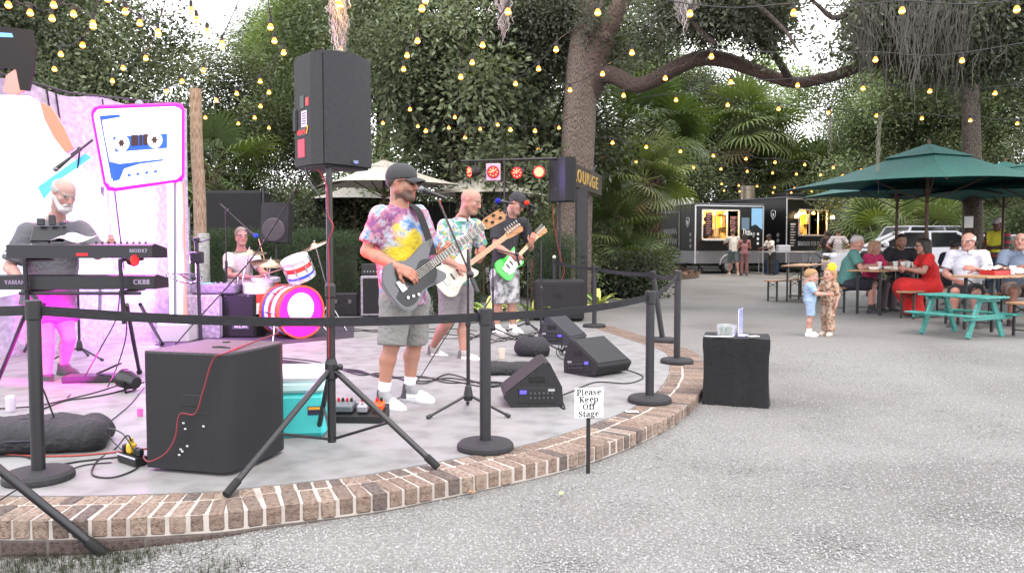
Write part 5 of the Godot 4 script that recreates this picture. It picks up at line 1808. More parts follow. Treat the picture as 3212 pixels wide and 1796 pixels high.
	t=thing("lounge_sign","black lounge post and board with gold letters reading LOUNGE","sign",Vector3(1.252,0.000,-14.506))
	b=MB.new()
	b.box(Vector3(0,1.1,0),Vector3(0.2,2.3,0.3),0.015)
	put("post",b,mat(Color(0.10,0.10,0.12),0.6,0.0,"worn"),t)
	var L:=Vector3(0.902,2.417,-13.400)-t.position
	var R:=Vector3(1.759,2.401,-16.400)-t.position
	var dx:=(R-L).normalized()
	dx.y=0
	dx=dx.normalized()
	var nb:=dx.cross(Vector3.UP)
	if nb.z<0: nb=-nb
	var X:=Transform3D(Basis(dx,Vector3.UP,nb),(L+R)*0.5)
	b=MB.new()
	b.box(X.origin,Vector3(L.distance_to(R)+0.5,0.42,0.05),0.008,X.basis)
	put("board",b,mat(lin(0.05,0.04,0.035),0.6,0.0,"wood"),t)
	text(t,"lettering","LOUNGE",0.24,mat(Color(0.80,0.66,0.38),0.4,0.3),X*Transform3D(Basis.IDENTITY,Vector3(0.12,0.0,0.028)),"Droid Sans",true,0.006,2.4)
	b=MB.new()
	b.tube([Vector3(0.05,1.6,-0.1),Vector3(0.12,1.9,-0.6),Vector3(0.25,2.1,-1.2)],0.03,6)
	b.tube([Vector3(0.1,2.25,0.1),Vector3(0.3,2.65,-0.6),X.origin+Vector3(0.3,0.3,-0.6)],0.012,6)
	put("brace",b,mat(Color(0.08,0.08,0.09),0.5),t).set_meta("kind","stuff")
	b=MB.new()
	for y in [0.9,1.0]: b.box(Vector3(0.03,y,0.16),Vector3(0.07,0.05,0.02),0.005)
	put("latch",b,mat(Color(0.02,0.02,0.02),0.5),t).set_meta("kind","stuff")
	t=thing("bass_cabinet","bass speaker cabinet with a pale metal edge behind the bass player","speaker cabinet",Vector3(-2.307,0.052,-13.400),0.15)
	t.position.y=0.0
	b=MB.new()
	b.box(Vector3(0,0.36,0),Vector3(0.42,0.66,0.4),0.015)
	put("cabinet",b,mat(Color(0.62,0.60,0.64),0.5,0.0,"worn"),t)
	b=MB.new()
	b.box(Vector3(0,0.36,0.2),Vector3(0.35,0.58,0.02),0.004)
	put("grille",b,mat(Color(0.06,0.06,0.075),0.8,0.0,"tolex"),t)
	b=MB.new()
	for q in [[-0.17,-0.15],[0.17,-0.15],[-0.17,0.15],[0.17,0.15]]: b.lathe([Vector2(0.02,0),Vector2(0.02,0.03)],8,Transform3D(Basis.IDENTITY,Vector3(q[0],0,q[1])))
	put("feet",b,mat(Color(0.03,0.03,0.03),0.7),t).set_meta("kind","stuff")
	var hd:=thing("bass_amplifier","small black bass amplifier head on top of the pale-edged cabinet","amplifier",t.position+Vector3(-0.05,0.69,0),0.15)
	b=MB.new()
	b.box(Vector3(0,0.1,0),Vector3(0.3,0.19,0.3),0.01)
	put("case",b,mat(Color(0.07,0.07,0.08),0.6),hd)
	b=MB.new()
	for k in 5: b.lathe([Vector2(0,0.016),Vector2(0.012,0.016),Vector2(0.012,0)],8,along(Vector3(-0.1+k*0.05,0.07,0.15),Vector3(0,0,1)))
	put("knobs",b,mat(Color(0.6,0.6,0.6),0.4,0.7),hd).set_meta("kind","stuff")
	t=thing("equipment_case","low black equipment case on the floor left of the bass cabinet","case",Vector3(-2.834,0.021,-13.600))
	t.position.y=0.0
	b=MB.new()
	b.box(Vector3(0,0.2,0),Vector3(0.5,0.38,0.35),0.015)
	put("shell",b,mat(Color(0.05,0.05,0.06),0.6,0.0,"worn"),t)
	b=MB.new()
	for x in [-0.12,0.12]: b.box(Vector3(x,0.25,0.18),Vector3(0.05,0.06,0.015),0.003)
	put("latch",b,mat(Color(0.5,0.5,0.5),0.3,0.8),t).set_meta("kind","stuff")
	t=thing("light_stand","tall black stand carrying a crossbar for the red lamps","light stand",Vector3(-0.121,-0.050,-12.800))
	t.position.y=0.0
	var o:=t.position
	b=MB.new()
	b.rod(Vector3(0,0.9,0),Vector3(0,2.62,0),0.018)
	b.rod(Vector3(0,0.15,0),Vector3(0,1.2,0),0.024)
	put("pole",b,mat(Color(0.09,0.08,0.09),0.4),t)
	b=MB.new()
	b.rod(Vector3(-0.805,2.519,-12.800)-o,Vector3(0.704,2.562,-12.800)-o,0.02)
	put("crossbar",b,mat(Color(0.09,0.08,0.09),0.4),t)
	for k in 3:
		b=MB.new()
		var a:=TAU*k/3.0+0.5
		b.rod(Vector3(0,0.7,0),Vector3(cos(a)*0.5,0.015,sin(a)*0.5),0.014)
		put("leg",b,mat(Color(0.09,0.08,0.09),0.4),t)
	var lampn:=["narrow red stage lamp turned aside, leftmost on the crossbar","red stage lamp in a pale square housing, second on the crossbar","red stage lamp with a flower of diodes, third on the crossbar","brightest red stage lamp, beside the right loudspeaker"]
	for k in 4:
		var c: Vector3=[Vector3(-0.661,2.350,-12.800),Vector3(-0.296,2.350,-12.800),Vector3(0.082,2.337,-12.800),Vector3(0.428,2.350,-12.800)][k]
		var dirn: Vector3=[Vector3(-0.85,-0.1,0.5),Vector3(-0.15,-0.1,1),Vector3(-0.35,-0.15,1),Vector3(-0.1,-0.08,1)][k]
		var par:=thing("stage_lamp",lampn[k],"stage lamp",c,0.0,"red lamps on the crossbar")
		var F:=aim(Vector3.ZERO,dirn)
		b=MB.new()
		b.lathe([Vector2(0,-0.16),Vector2(0.06,-0.16),Vector2(0.09,-0.05),Vector2(0.1,0.02),Vector2(0.09,0.025),Vector2(0.088,0.0)],18,F*Transform3D(Basis(Vector3.RIGHT,PI/2),Vector3.ZERO))
		put("housing",b,mat(Color(0.10,0.08,0.09),0.4),par)
		if k==1:
			b=MB.new()
			b.box(Vector3(0,0,-0.02),Vector3(0.23,0.27,0.05),0.01,F.basis)
			put("square_bezel",b,mat(Color(0.75,0.6,0.68),0.5),par)
		b=MB.new()
		b.lathe([Vector2(0,0.012),Vector2(0.088 if k<3 else 0.098,0.012)],20,F*Transform3D(Basis(Vector3.RIGHT,PI/2),Vector3.ZERO))
		put("lens",b,glow(Color(1.0,0.02,0.03),0.9 if k<3 else 2.0),par)
		b=MB.new()
		if k==3:
			b.lathe([Vector2(0.075,0.016),Vector2(0.0,0.03)],20,F*Transform3D(Basis(Vector3.RIGHT,PI/2),Vector3.ZERO))
		else:
			for q in 13:
				var rr:=0.0 if q==0 else (0.062 if q>4 else 0.032)
				var an:=q*0.785
				b.ball(F*Vector3(cos(an)*rr,sin(an)*rr,0.016),0.013,6)
		put("diodes",b,glow(Color(1.0,0.35,0.25),3.0),par).set_meta("kind","stuff")
		b=MB.new()
		b.tube([F*Vector3(-0.1,0,-0.06),F*Vector3(-0.09,0.14,-0.06),F*Vector3(0.09,0.14,-0.06),F*Vector3(0.1,0,-0.06)],0.008,5)
		put("yoke",b,mat(Color(0.08,0.07,0.08),0.4),par)
		var sp:=SpotLight3D.new()
		sp.name="red_beam"
		sp.light_color=Color(1.0,0.06,0.05)
		sp.light_energy=[2.0,30.0,30.0,8.0][k]
		sp.spot_angle=6.0
		sp.spot_range=20.0
		sp.spot_attenuation=2.0
		sp.light_size=0.08
		sp.shadow_enabled=true
		sp.transform=aim(c+dirn.normalized()*0.06,-([Vector3(-0.448,1.262,-8.400),Vector3(-0.971,1.274,-6.000),Vector3(-1.044,1.127,-5.900),Vector3(-0.152,1.281,-11.000)][k]-c))
		add_child(sp,true)
func area(called: String,at: Vector3,dirn: Vector3,size: Vector2,c: Color,e: float):
	var l:=AreaLight3D.new()
	l.name=called
	l.area_size=size
	l.light_color=c
	l.light_energy=e
	l.area_range=25.0
	l.area_attenuation=2.0
	l.shadow_enabled=true
	l.transform=aim(at,-dirn)
	add_child(l,true)
var boards:={}
func board_mesh(w: float,h: float)->Mesh:
	var k:="%.3f %.3f" % [w,h]
	if not boards.has(k):
		var b:=MB.new()
		b.box(Vector3.ZERO,Vector3(w,h,0.025),0.004)
		boards[k]=b.mesh()
	return boards[k]
func hedge(label: String,a: Vector3,c: Vector3,h: float,sd: int):
	a.y=0.0; c.y=0.0
	var mid:=(a+c)*0.5
	var ln:=a.distance_to(c)
	var t:=thing("hedge",label,"hedge",mid,-atan2(c.z-a.z,c.x-a.x),"clipped hedges behind the stage")
	var b:=MB.new()
	b.box(Vector3(0,h*0.47,0),Vector3(ln-0.1,h*0.94-0.05,0.42),0.05)
	put("core",b,mat(lin(0.02,0.025,0.015),1.0),t)
	var r:=RandomNumberGenerator.new()
	r.seed=sd
	var xf:=[]
	var cols:=[]
	for k in int(ln*380):
		var p:=Vector3(r.randf_range(-0.5,0.5)*ln,r.randf()*h,r.randf_range(0.2,0.3))
		if r.randf()<0.3: p=Vector3(p.x,h+r.randf_range(-0.06,0.05),r.randf_range(-0.28,0.28))
		xf.append(Transform3D(Basis.from_euler(Vector3(r.randf(),r.randf()*TAU,r.randf())).scaled(Vector3.ONE*r.randf_range(0.16,0.3)),p))
		var w:=r.randf_range(0.6,1.5)
		cols.append(Color(0.05*w,0.075*w,0.042*w))
	scatter("leaves",sprays[0],leaf_mat(0),xf,cols,t)
func parasol(called: String,label: String,at: Vector3,y0: float,y1: float,hw: float,turn: float,c: Color,vent: float,wood:=Color(0.30,0.20,0.13),base_y:=0.0):
	at.y=base_y
	var t:=thing(called,label,"parasol",at,turn,"parasols")
	var m:=mat(c,0.8,0.0,"cloth")
	for k in 4:
		var q:=Basis(Vector3.UP,k*PI/2)
		var rows:=[]
		for a in 7:
			var f:=a/6.0
			var l:=PackedVector3Array()
			for s in 9:
				var u:=(s-4)/4.0
				var r:=lerpf(0.14*hw,hw,f)
				var y:=lerpf(y1,y0,f)-0.10*sin(f*PI)*hw*0.35+(1.0-u*u)*0.035*f*hw
				l.append(q*Vector3(u*r,y,r*(1.0-0.02*(1-u*u)*f)))
			rows.append(l)
		var b:=MB.new()
		b.grid(rows,0.006)
		put("canopy_panel",b,m,t)
		rows=[]
		for a in 3:
			var l:=PackedVector3Array()
			for s in 9:
				var u:=(s-4)/4.0
				var r:=lerpf(0.01,0.3*hw,a/2.0)
				l.append(q*Vector3(u*r,y1+vent*0.16*hw-a*0.07*hw+absf(u)*0.0,r))
			rows.append(l)
		b=MB.new()
		b.grid(rows,0.005)
		put("vent_flap",b,m,t)
		b=MB.new()
		var cn:=q*Vector3(1,0,1)
		b.tube([Vector3(0,y1-0.06,0),Vector3(cn.x*hw*0.5,(y0+y1)*0.5-0.09,cn.z*hw*0.5),Vector3(cn.x*hw*0.98,y0-0.015,cn.z*hw*0.98)],0.014,6)
		b.rod(Vector3(0,y0-0.25,0),Vector3(cn.x*hw*0.45,(y0+y1)*0.5-0.07,cn.z*hw*0.45),0.011,6)
		put("rib",b,mat(wood,0.6,0.0,"wood"),t)
	var p:=MB.new()
	p.rod(Vector3(0,0,0),Vector3(0,y1+0.02,0),0.028,10)
	put("pole",p,mat(wood,0.6,0.0,"wood"),t)
	p=MB.new()
	p.lathe([Vector2(0,y1+vent*0.16*hw+0.08),Vector2(0.03,y1+vent*0.16*hw+0.05),Vector2(0.03,y1+vent*0.1*hw)],10)
	put("finial",p,mat(wood,0.6),t)
	p=MB.new()
	p.lathe([Vector2(0,0.1),Vector2(0.05,0.1),Vector2(0.24,0.07),Vector2(0.26,0.0)],16)
	put("foot",p,mat(Color(0.2,0.2,0.2),0.7),t)
# stage equipment
var black: StandardMaterial3D
var blackbox: StandardMaterial3D
func stanchion(label: String,at: Vector3,h: float,tilt:=Vector3.ZERO)->Vector3:
	var t:=thing("barrier_post",label,"barrier post",at,0.0,"belt barrier posts along the stage edge")
	var up:=(Vector3.UP+tilt).normalized()
	var X:=along(Vector3.ZERO,up)
	var b:=MB.new()
	b.lathe([Vector2(0.0,0.0),Vector2(0.165,0.0),Vector2(0.168,0.012),Vector2(0.166,0.03),Vector2(0.15,0.045),Vector2(0.06,0.052),Vector2(0.0,0.055)],36)
	put("base",b,mat(Color(0.15,0.15,0.165),0.75,0.0,"tolex"),t)
	b=MB.new()
	b.lathe([Vector2(0.033,0.05),Vector2(0.033,h-0.1)],20,X)
	put("tube",b,mat(Color(0.105,0.105,0.12),0.45),t)
	b=MB.new()
	b.lathe([Vector2(0.033,h-0.1),Vector2(0.039,h-0.095),Vector2(0.039,h-0.005),Vector2(0.034,h),Vector2(0,h)],20,X)
	put("belt_head",b,mat(Color(0.07,0.07,0.08),0.5),t)
	return at+up*(h-0.05)
func belt(label: String,a: Vector3,c: Vector3,sag: float,w:=0.05):
	var rows:=[]
	for k in 25:
		var f:=k/24.0
		var p:=a.lerp(c,f)+Vector3.DOWN*sag*4.0*f*(1-f)
		var tw:=sin(f*PI)*0.008
		rows.append(PackedVector3Array([p+Vector3(tw,w*0.5,0),p,p+Vector3(-tw,-w*0.5,0)]))
	var b:=MB.new()
	b.grid(rows,0.003)
	tag(put("barrier_belt",b,mat(Color(0.085,0.085,0.115),0.75,0.0,"cloth")),label,"barrier belt","belts between the barrier posts")
func pa_speaker(label: String,at: Vector3,yaw: float,w: float,h: float,d: float)->Node3D:
	var t:=thing("loudspeaker",label,"loudspeaker",at,yaw)
	var b:=MB.new()
	var poly:=PackedVector2Array([Vector2(-w*0.5,0),Vector2(w*0.5,0),Vector2(w*0.5,-d*0.3),Vector2(w*0.34,-d*0.92),Vector2(w*0.26,-d),Vector2(-w*0.26,-d),Vector2(-w*0.34,-d*0.92),Vector2(-w*0.5,-d*0.3)])
	var X:=Transform3D(Basis(Vector3(1,0,0),Vector3(0,0,1),Vector3(0,-1,0)),Vector3.ZERO)
	b.prism(poly,-h+0.02,-0.012,X)
	var pt:=PackedVector2Array()
	for p in poly: pt.append(Vector2(p.x,p.y+d*0.5)*0.93-Vector2(0,d*0.5))
	b.prism(pt,-h,-h+0.02,X)
	b.prism(pt,-0.012,0.0,X)
	put("cabinet",b,blackbox,t)
	b=MB.new()
	var rows:=[]
	for a in 9:
		var l:=PackedVector3Array()
		for k in 9:
			var u:=(k-4)/4.0
			l.append(Vector3(u*w*0.49,lerpf(0.015,h-0.012+0.02*(1.0-u*u),a/8.0),0.006+0.022*(1.0-u*u)))
		rows.append(l)
	b.grid(rows,0.01)
	put("grille",b,mat(Color(0.13,0.128,0.155),0.6,0.2,"tolex"),t)
	return t
func wedge(label: String,at: Vector3,yaw: float,mirror: bool,tint:=Color(0.11,0.11,0.125),roll:=0.0):
	var t:=thing("stage_monitor",label,"stage monitor",at,yaw,"wedge monitors on the stage")
	t.rotation.z=roll
	var m:=-1.0 if mirror else 1.0
	var poly:=PackedVector2Array()
	for p in [[-0.17,0.0],[0.2,0.0],[0.215,0.02],[0.205,0.15],[0.115,0.325],[0.09,0.335],[-0.225,0.09],[-0.225,0.07]]: poly.append(Vector2(p[0]*m,p[1]))
	var b:=MB.new()
	b.prism(poly,-0.25,0.21)
	put("cabinet",b,mat(tint,0.75,0.0,"tolex"),t)
	b=MB.new()
	var n:=Vector3(-0.245*m,0.315,0).normalized()
	var sd:=Vector3(0.315*m,0.245,0).normalized()
	b.box(Vector3(-0.068*m,0.213,-0.02)+n*0.004,Vector3(0.36,0.43,0.012),0.004,Basis(sd,Vector3(0,0,1),sd.cross(Vector3(0,0,1))))
	put("grille",b,mat(Color(tint.r*0.8,tint.g*0.8,tint.b*0.82),0.6,0.1,"tolex"),t)
	b=MB.new()
	b.box(Vector3(0.02*m,0.21,0.205),Vector3(0.13,0.06,0.02),0.01)
	put("handle",b,mat(Color(0.03,0.03,0.035),0.8),t)
	b=MB.new()
	b.box(Vector3(0.02*m,0.09,0.2115),Vector3(0.28,0.115,0.006),0.002)
	var pl:=put("control_panel",b,mat(Color(0.04,0.04,0.045),0.5),t)
	b=MB.new()
	for k in 6:
		for r in 2: b.lathe([Vector2(0,0.014),Vector2(0.009,0.012),Vector2(0.010,0)],8,along(Vector3((-0.03+k*0.032)*m,0.07+r*0.035,0.2146),Vector3(0,0,1)))
	put("knobs",b,mat(Color(0.22,0.22,0.24),0.4),pl).set_meta("kind","stuff")
	b=MB.new()
	b.box(Vector3(-0.085*m,0.115,0.2155),Vector3(0.05,0.026,0.003))
	put("display",b,glow(Color(0.35,0.3,1.0),0.6),pl)
	b=MB.new()
	b.box(Vector3(0.125*m,0.128,0.2155),Vector3(0.05,0.016,0.003))
	put("label_plate",b,mat(Color(0.6,0.6,0.62),0.4),pl)
	return t
func mic_stand(label: String,at: Vector3,h: float,feet: float,yaw: float,boom: Array,foam: Color,legs_h:=0.13):
	var t:=thing("microphone_stand",label,"microphone stand",at)
	var b:=MB.new()
	b.rod(Vector3(0,legs_h*0.8,0),Vector3(0,h*0.55,0),0.0135,10)
	b.rod(Vector3(0,h*0.5,0),Vector3(0,h,0),0.009,8)
	b.lathe([Vector2(0.014,h*0.53),Vector2(0.02,h*0.54),Vector2(0.02,h*0.58),Vector2(0.012,h*0.59)],10)
	put("pole",b,mat(Color(0.075,0.072,0.085),0.35),t)
	b=MB.new()
	b.lathe([Vector2(0.0,legs_h*0.72),Vector2(0.03,legs_h*0.75),Vector2(0.034,legs_h),Vector2(0.022,legs_h*1.5),Vector2(0.014,legs_h*1.6)],12)
	put("hub",b,mat(Color(0.06,0.06,0.07),0.5),t)
	for k in 3:
		var a:=yaw+TAU*k/3.0
		b=MB.new()
		var e:=Vector3(cos(a)*feet,0.012,sin(a)*feet)
		b.tube([Vector3(cos(a)*0.02,legs_h,sin(a)*0.02),e.lerp(Vector3(0,legs_h,0),0.08)+Vector3.UP*0.0,e],[0.010,0.010,0.010],8)
		b.rod(e.lerp(Vector3(0,legs_h,0),0.1),e,0.015,8)
		put("leg",b,mat(Color(0.075,0.072,0.085),0.4),t)
	if boom.size():
		var p: Vector3=boom[0]-at
		var q: Vector3=boom[1]-at
		b=MB.new()
		b.rod(p+(p-q).normalized()*0.1,q,0.008,8)
		b.rod(p+(p-q).normalized()*0.14,p+(p-q).normalized()*0.03,0.016,8)
		b.ball(p,0.028,10)
		if p.distance_to(Vector3(0,h,0))>0.02: b.rod(Vector3(0,h,0),p,0.009,8)
		put("boom",b,mat(Color(0.085,0.08,0.095),0.35),t)
		var m: Vector3=boom[2]-at
		var md:=(q-m).normalized()
		b=MB.new()
		b.tube([m+md*0.02,m+md*0.06,m+md*0.19],[0.022,0.019,0.012],10)
		b.rod(m+md*0.1,q,0.013,8)
		var mic:=put("microphone",b,mat(Color(0.08,0.08,0.09),0.4),t)
		b=MB.new()
		if foam.a>0.5:
			b.ball(m,Vector3(0.038,0.034,0.034),14)
			put("foam_windscreen",b,mat(foam,0.95,0.0,"cloth"),mic)
		else:
			b.ball(m,0.026,14)
			put("mesh_head",b,mat(Color(0.5,0.5,0.52),0.35,0.8,"tolex"),mic)
	return t
func cable(label: String,pts: Array,r:=0.0045,c:=Color(0.045,0.045,0.055),called:="cable"):
	var b:=MB.new()
	b.tube(spline(pts,7),r,6)
	tag(put(called,b,mat(c,0.55)),label,"cable","cables on and around the stage")
func cymbal(label: String,at: Vector3,tilt: Vector3,r: float,base: Vector3):
	var t:=thing("cymbal",label,"cymbal",at,0.0,"cymbals of the drum kit")
	var X:=along(Vector3.ZERO,Vector3.UP+tilt)
	var b:=MB.new()
	b.lathe([Vector2(r,0.0),Vector2(r*0.25,0.022),Vector2(r*0.2,0.04),Vector2(0.0,0.055)],28,X,false)
	b.lathe([Vector2(0.0,0.05),Vector2(r*0.25,0.018),Vector2(r,-0.002)],28,X,false)
	put("bronze",b,mat(lin(0.45,0.33,0.22),0.25,0.9),t)
	b=MB.new()
	var o:=base-at
	b.rod(Vector3(o.x,o.y+0.45,o.z),Vector3(0,0.08,0),0.011,8)
	b.rod(Vector3(o.x,o.y+0.3,o.z),Vector3(o.x,o.y+0.8,o.z),0.014,8)
	put("stand",b,mat(Color(0.75,0.75,0.78),0.2,1.0),t)
	for k in 3:
		b=MB.new()
		var a:=TAU*k/3.0+0.4
		b.rod(Vector3(o.x,o.y+0.4,o.z),Vector3(o.x+cos(a)*0.28,o.y+0.012,o.z+sin(a)*0.28),0.009,6)
		put("leg",b,mat(Color(0.75,0.75,0.78),0.2,1.0),t)
func drum(called: String,label: String,c: Vector3,axis: Vector3,r: float,d: float,bands: Array,hoop: Color):
	var t:=thing(called,label,"drum",c,0.0,"shells of the drum kit")
	var X:=along(Vector3.ZERO,axis)
	for k in bands.size():
		var b:=MB.new()
		var y0:=-d*0.5+d*k/bands.size()
		b.lathe([Vector2(r,y0),Vector2(r,y0+d/bands.size())],32,X)
		put("shell_band",b,mat(bands[k],0.25,0.0,"glossy"),t)
	for s in [-1.0,1.0]:
		var b:=MB.new()
		b.lathe([Vector2(r*0.97,s*d*0.5-0.02),Vector2(r*1.05,s*d*0.5-0.02),Vector2(r*1.05,s*d*0.5+0.025),Vector2(r*0.97,s*d*0.5+0.025),Vector2(r*0.97,s*d*0.5-0.02)],32,X)
		put("hoop",b,mat(hoop,0.25,0.4),t)
	var b:=MB.new()
	for k in 8:
		var a:=TAU*k/8.0
		b.box(X*Vector3(cos(a)*(r+0.012),0,sin(a)*(r+0.012)),Vector3(0.02,d*0.3,0.02),0.004,X.basis)
		b.rod(X*Vector3(cos(a)*(r+0.02),-d*0.5,sin(a)*(r+0.02)),X*Vector3(cos(a)*(r+0.02),d*0.5,sin(a)*(r+0.02)),0.004,5)
	put("lugs",b,mat(Color(0.8,0.8,0.82),0.2,1.0),t).set_meta("kind","stuff")
	b=MB.new()
	b.lathe([Vector2(r*0.97,-d*0.5-0.005),Vector2(0,-d*0.5-0.005)],32,X)
	b.lathe([Vector2(0,d*0.5+0.005),Vector2(r*0.97,d*0.5+0.005)],32,X)
	put("head",b,mat(Color(0.85,0.84,0.83),0.5),t)
	return t
func stage_gear():
	black=mat(Color(0.09,0.088,0.10),0.4)
	blackbox=mat(Color(0.115,0.112,0.135),0.7,0.0,"tolex")
	var b: MB
	var t: Node3D
# barrier
	var h1:=stanchion("nearest barrier post at the far left of the stage edge",Vector3(-2.426,0.000,-4.061),0.92)
	var h2:=stanchion("barrier post at the centre, right of the near microphone stand",Vector3(-0.157,0.000,-4.680),0.83)
	var h3:=stanchion("barrier post right of the KEEP OFF notice",Vector3(1.053,0.000,-6.097),0.85)
	var h4:=stanchion("barrier post on the brick edge left of the black table",Vector3(1.679,0.000,-8.129),0.94)
	var h5:=stanchion("leaning barrier post behind the post left of the black table",Vector3(1.879,0.000,-9.950),0.89,Vector3(-0.16,0,0.02))
	var h6:=stanchion("barrier post by the right subwoofer",Vector3(1.202,0.000,-11.691),0.9)
	var h7:=stanchion("farthest barrier post with a pale cap, behind the right loudspeaker pole",Vector3(0.688,0.000,-13.089),0.98)
	belt("long black belt across the front of the stage, in front of the bass player",h1,h2,0.045)
	belt("belt running off the left edge of the view",h1,h1+Vector3(-1.6,0.02,-0.4),0.03)
	belt("black belt from the central post to the post above the notice",h2,h3,0.03)
	belt("short belt between the two posts nearest the black table",h3,h4,0.03)
	belt("short belt from the leaning post to its neighbour",h4,h5,0.03)
	belt("violet-lit belt beside the right subwoofer",h5,h6,0.02)
	belt("violet-lit belt crossing in front of the lounge post",h6,h7,0.03)
	b=MB.new()
	b.ball(h7+Vector3(0,0.07,0),0.03,10)
	tag(put("post_cap",b,mat(lin(0.7,0.7,0.5),0.4)),"pale round cap on the farthest barrier post","cap")
# main loudspeaker on its tripod
	t=thing("speaker_tripod","tall black speaker tripod at the front of the stage","speaker stand",Vector3(-1.02,0,-4.5))
	b=MB.new()
	b.rod(Vector3(0,0.085,0),Vector3(0,0.95,0),0.024,14)
	b.rod(Vector3(0,0.9,0),Vector3(0,1.66,0),0.0185,14)
	put("pole",b,black,t)
	b=MB.new()
	b.lathe([Vector2(0.024,0.44),Vector2(0.036,0.45),Vector2(0.036,0.53),Vector2(0.026,0.56)],14)
	b.rod(Vector3(0.02,0.5,0.02),Vector3(0.055,0.515,0.04),0.009,8)
	b.ball(Vector3(0.06,0.52,0.043),0.018,10)
	put("collar",b,mat(Color(0.07,0.07,0.08),0.5),t)
	b=MB.new()
	b.lathe([Vector2(0.024,0.9),Vector2(0.031,0.91),Vector2(0.031,0.97),Vector2(0.02,0.985)],14)
	put("pole_clamp",b,mat(Color(0.07,0.07,0.08),0.5),t)
	for f in [Vector3(-1.355,0.000,-3.769),Vector3(-0.406,0.000,-4.244),Vector3(-1.227,0.000,-5.028)]:
		var e: Vector3=f-t.position
		e.y=0.02
		var d:=Vector3(e.x,0,e.z).normalized()
		b=MB.new()
		b.rod(d*0.03+Vector3.UP*0.49,e,0.0165,12)
		var lg:=put("leg",b,black,t)
		b=MB.new()
		b.rod(e.lerp(d*0.03+Vector3.UP*0.49,0.09),e+(e-Vector3.UP*0.49).normalized()*0.012,0.021,12)
		put("rubber_foot",b,mat(Color(0.05,0.05,0.055),0.8),lg)
		b=MB.new()
		var mid:=(d*0.03+Vector3.UP*0.49).lerp(e,0.55)
		b.rod(Vector3(0,0.1,0),mid,0.008,8)
		put("brace",b,black,t)
	t=thing("speaker_tripod","second speaker tripod at the lower left corner, only one leg in view","speaker stand",Vector3(-2.62,-0.17,-3.3))
	b=MB.new()
	b.rod(Vector3(0,0.12,0),Vector3(0,1.4,0),0.024,14)
	put("pole",b,black,t)
	for e in [Vector3(0.822,0.022,-0.16),Vector3(-0.5,0.02,-0.5),Vector3(-0.2,0.02,0.7)]:
		b=MB.new()
		b.rod(Vector3(e.x*0.03,0.82,e.z*0.03),e,0.019,12)
		var lg:=put("leg",b,black,t)
		b=MB.new()
		b.rod(e.lerp(Vector3(0,0.82,0),0.07),e+(e-Vector3(0,0.82,0)).normalized()*0.012,0.024,12)
		put("rubber_foot",b,mat(Color(0.05,0.05,0.055),0.8),lg)
		b=MB.new()
		b.rod(Vector3(0,0.3,0),e.lerp(Vector3(0,0.82,0),0.5),0.009,8)
		put("brace",b,black,t)
	t=pa_speaker("big black loudspeaker with stickers on a tripod at the front of the stage",Vector3(-0.925,1.63,-4.56),deg_to_rad(56),0.37,0.63,0.32)
	var sx:=Vector3(0.07,0,-0.29).normalized()
	var side:=Transform3D(Basis(-Vector3(0.5,0,-0.866).normalized()*-1.0,Vector3.UP,Vector3(-0.97,0,0.2)),Vector3.ZERO)
	var p0:=Vector2(-0.185,-0.096)
	var p1:=Vector2(-0.126,-0.294)
	var along_side:=Vector3(p0.x-p1.x,0,p0.y-p1.y).normalized()
	var nrm:=along_side.cross(Vector3.UP)
	if nrm.x>0: nrm=-nrm
	var S:=func(f: float,y: float)->Transform3D:
		var p:=p1.lerp(p0,f)
		return Transform3D(Basis(Vector3.UP.cross(nrm),Vector3.UP,nrm),Vector3(p.x,y,p.y)+nrm*0.002)
	for q in [["pink_sticker",0.42,0.11,0.085,0.10,Color(0.85,0.12,0.25)],["white_sticker",0.62,0.27,0.07,0.09,Color(0.72,0.66,0.74)],["red_sticker",0.82,0.36,0.038,0.045,Color(0.75,0.08,0.16)],["black_sticker",0.5,0.2,0.10,0.045,Color(0.03,0.03,0.03)],["green_emblem",0.5,0.365,0.05,0.07,Color(0.10,0.17,0.14)]]:
		b=MB.new()
		var x: Transform3D=S.call(q[1],q[2])
		b.box(x.origin,Vector3(q[3],q[4],0.0015),0.0,x.basis)
		put(q[0],b,mat(q[5],0.5),t)
	text(t,"sticker_lettering","HEAVY",0.026,mat(Color(0.85,0.16,0.2),0.5),S.call(0.45,0.198)*Transform3D(Basis.IDENTITY,Vector3(0,0,0.0015)))
	text(t,"sticker_number","7",0.045,mat(Color(0.9,0.6,0.1),0.5),S.call(0.8,0.205)*Transform3D(Basis.IDENTITY,Vector3(0,0,0.0015)))
	b=MB.new()
	for k in 5:
		var x: Transform3D=S.call(0.62,0.3-k*0.014)
		b.box(x.origin+nrm*0.001,Vector3(0.05-0.008*(k % 2),0.005,0.001),0.0,x.basis)
	put("sticker_print",b,mat(Color(0.2,0.18,0.25),0.6),t).set_meta("kind","stuff")
	b=MB.new()
	var hx0: Transform3D=S.call(0.08,0.27)
	b.box(hx0.origin,Vector3(0.045,0.13,0.02),0.008,hx0.basis)
	put("side_handle",b,mat(Color(0.02,0.02,0.025),0.6),t)
	b=MB.new()
	b.box(Vector3(0.03,0.035,0.03),Vector3(0.055,0.022,0.006),0.002)
	put("badge",b,mat(Color(0.04,0.04,0.06),0.4),t)
	text(t,"badge_lettering","QSC",0.014,glow(Color(0.7,0.75,1.0),0.25),Transform3D(Basis.IDENTITY,Vector3(0.03,0.036,0.034)))
	b=MB.new()
	b.box(Vector3(0.03,0.027,0.0335),Vector3(0.008,0.004,0.001))
	put("power_light",b,glow(Color(0.25,0.25,1.0),2.0),t)
	cable("grey cable hanging from the big loudspeaker",[Vector3(-1.163,1.629,-4.550),Vector3(-1.135,1.565,-4.500),Vector3(-1.087,1.497,-4.480),Vector3(-1.068,1.459,-4.500)],0.004,Color(0.3,0.3,0.33))
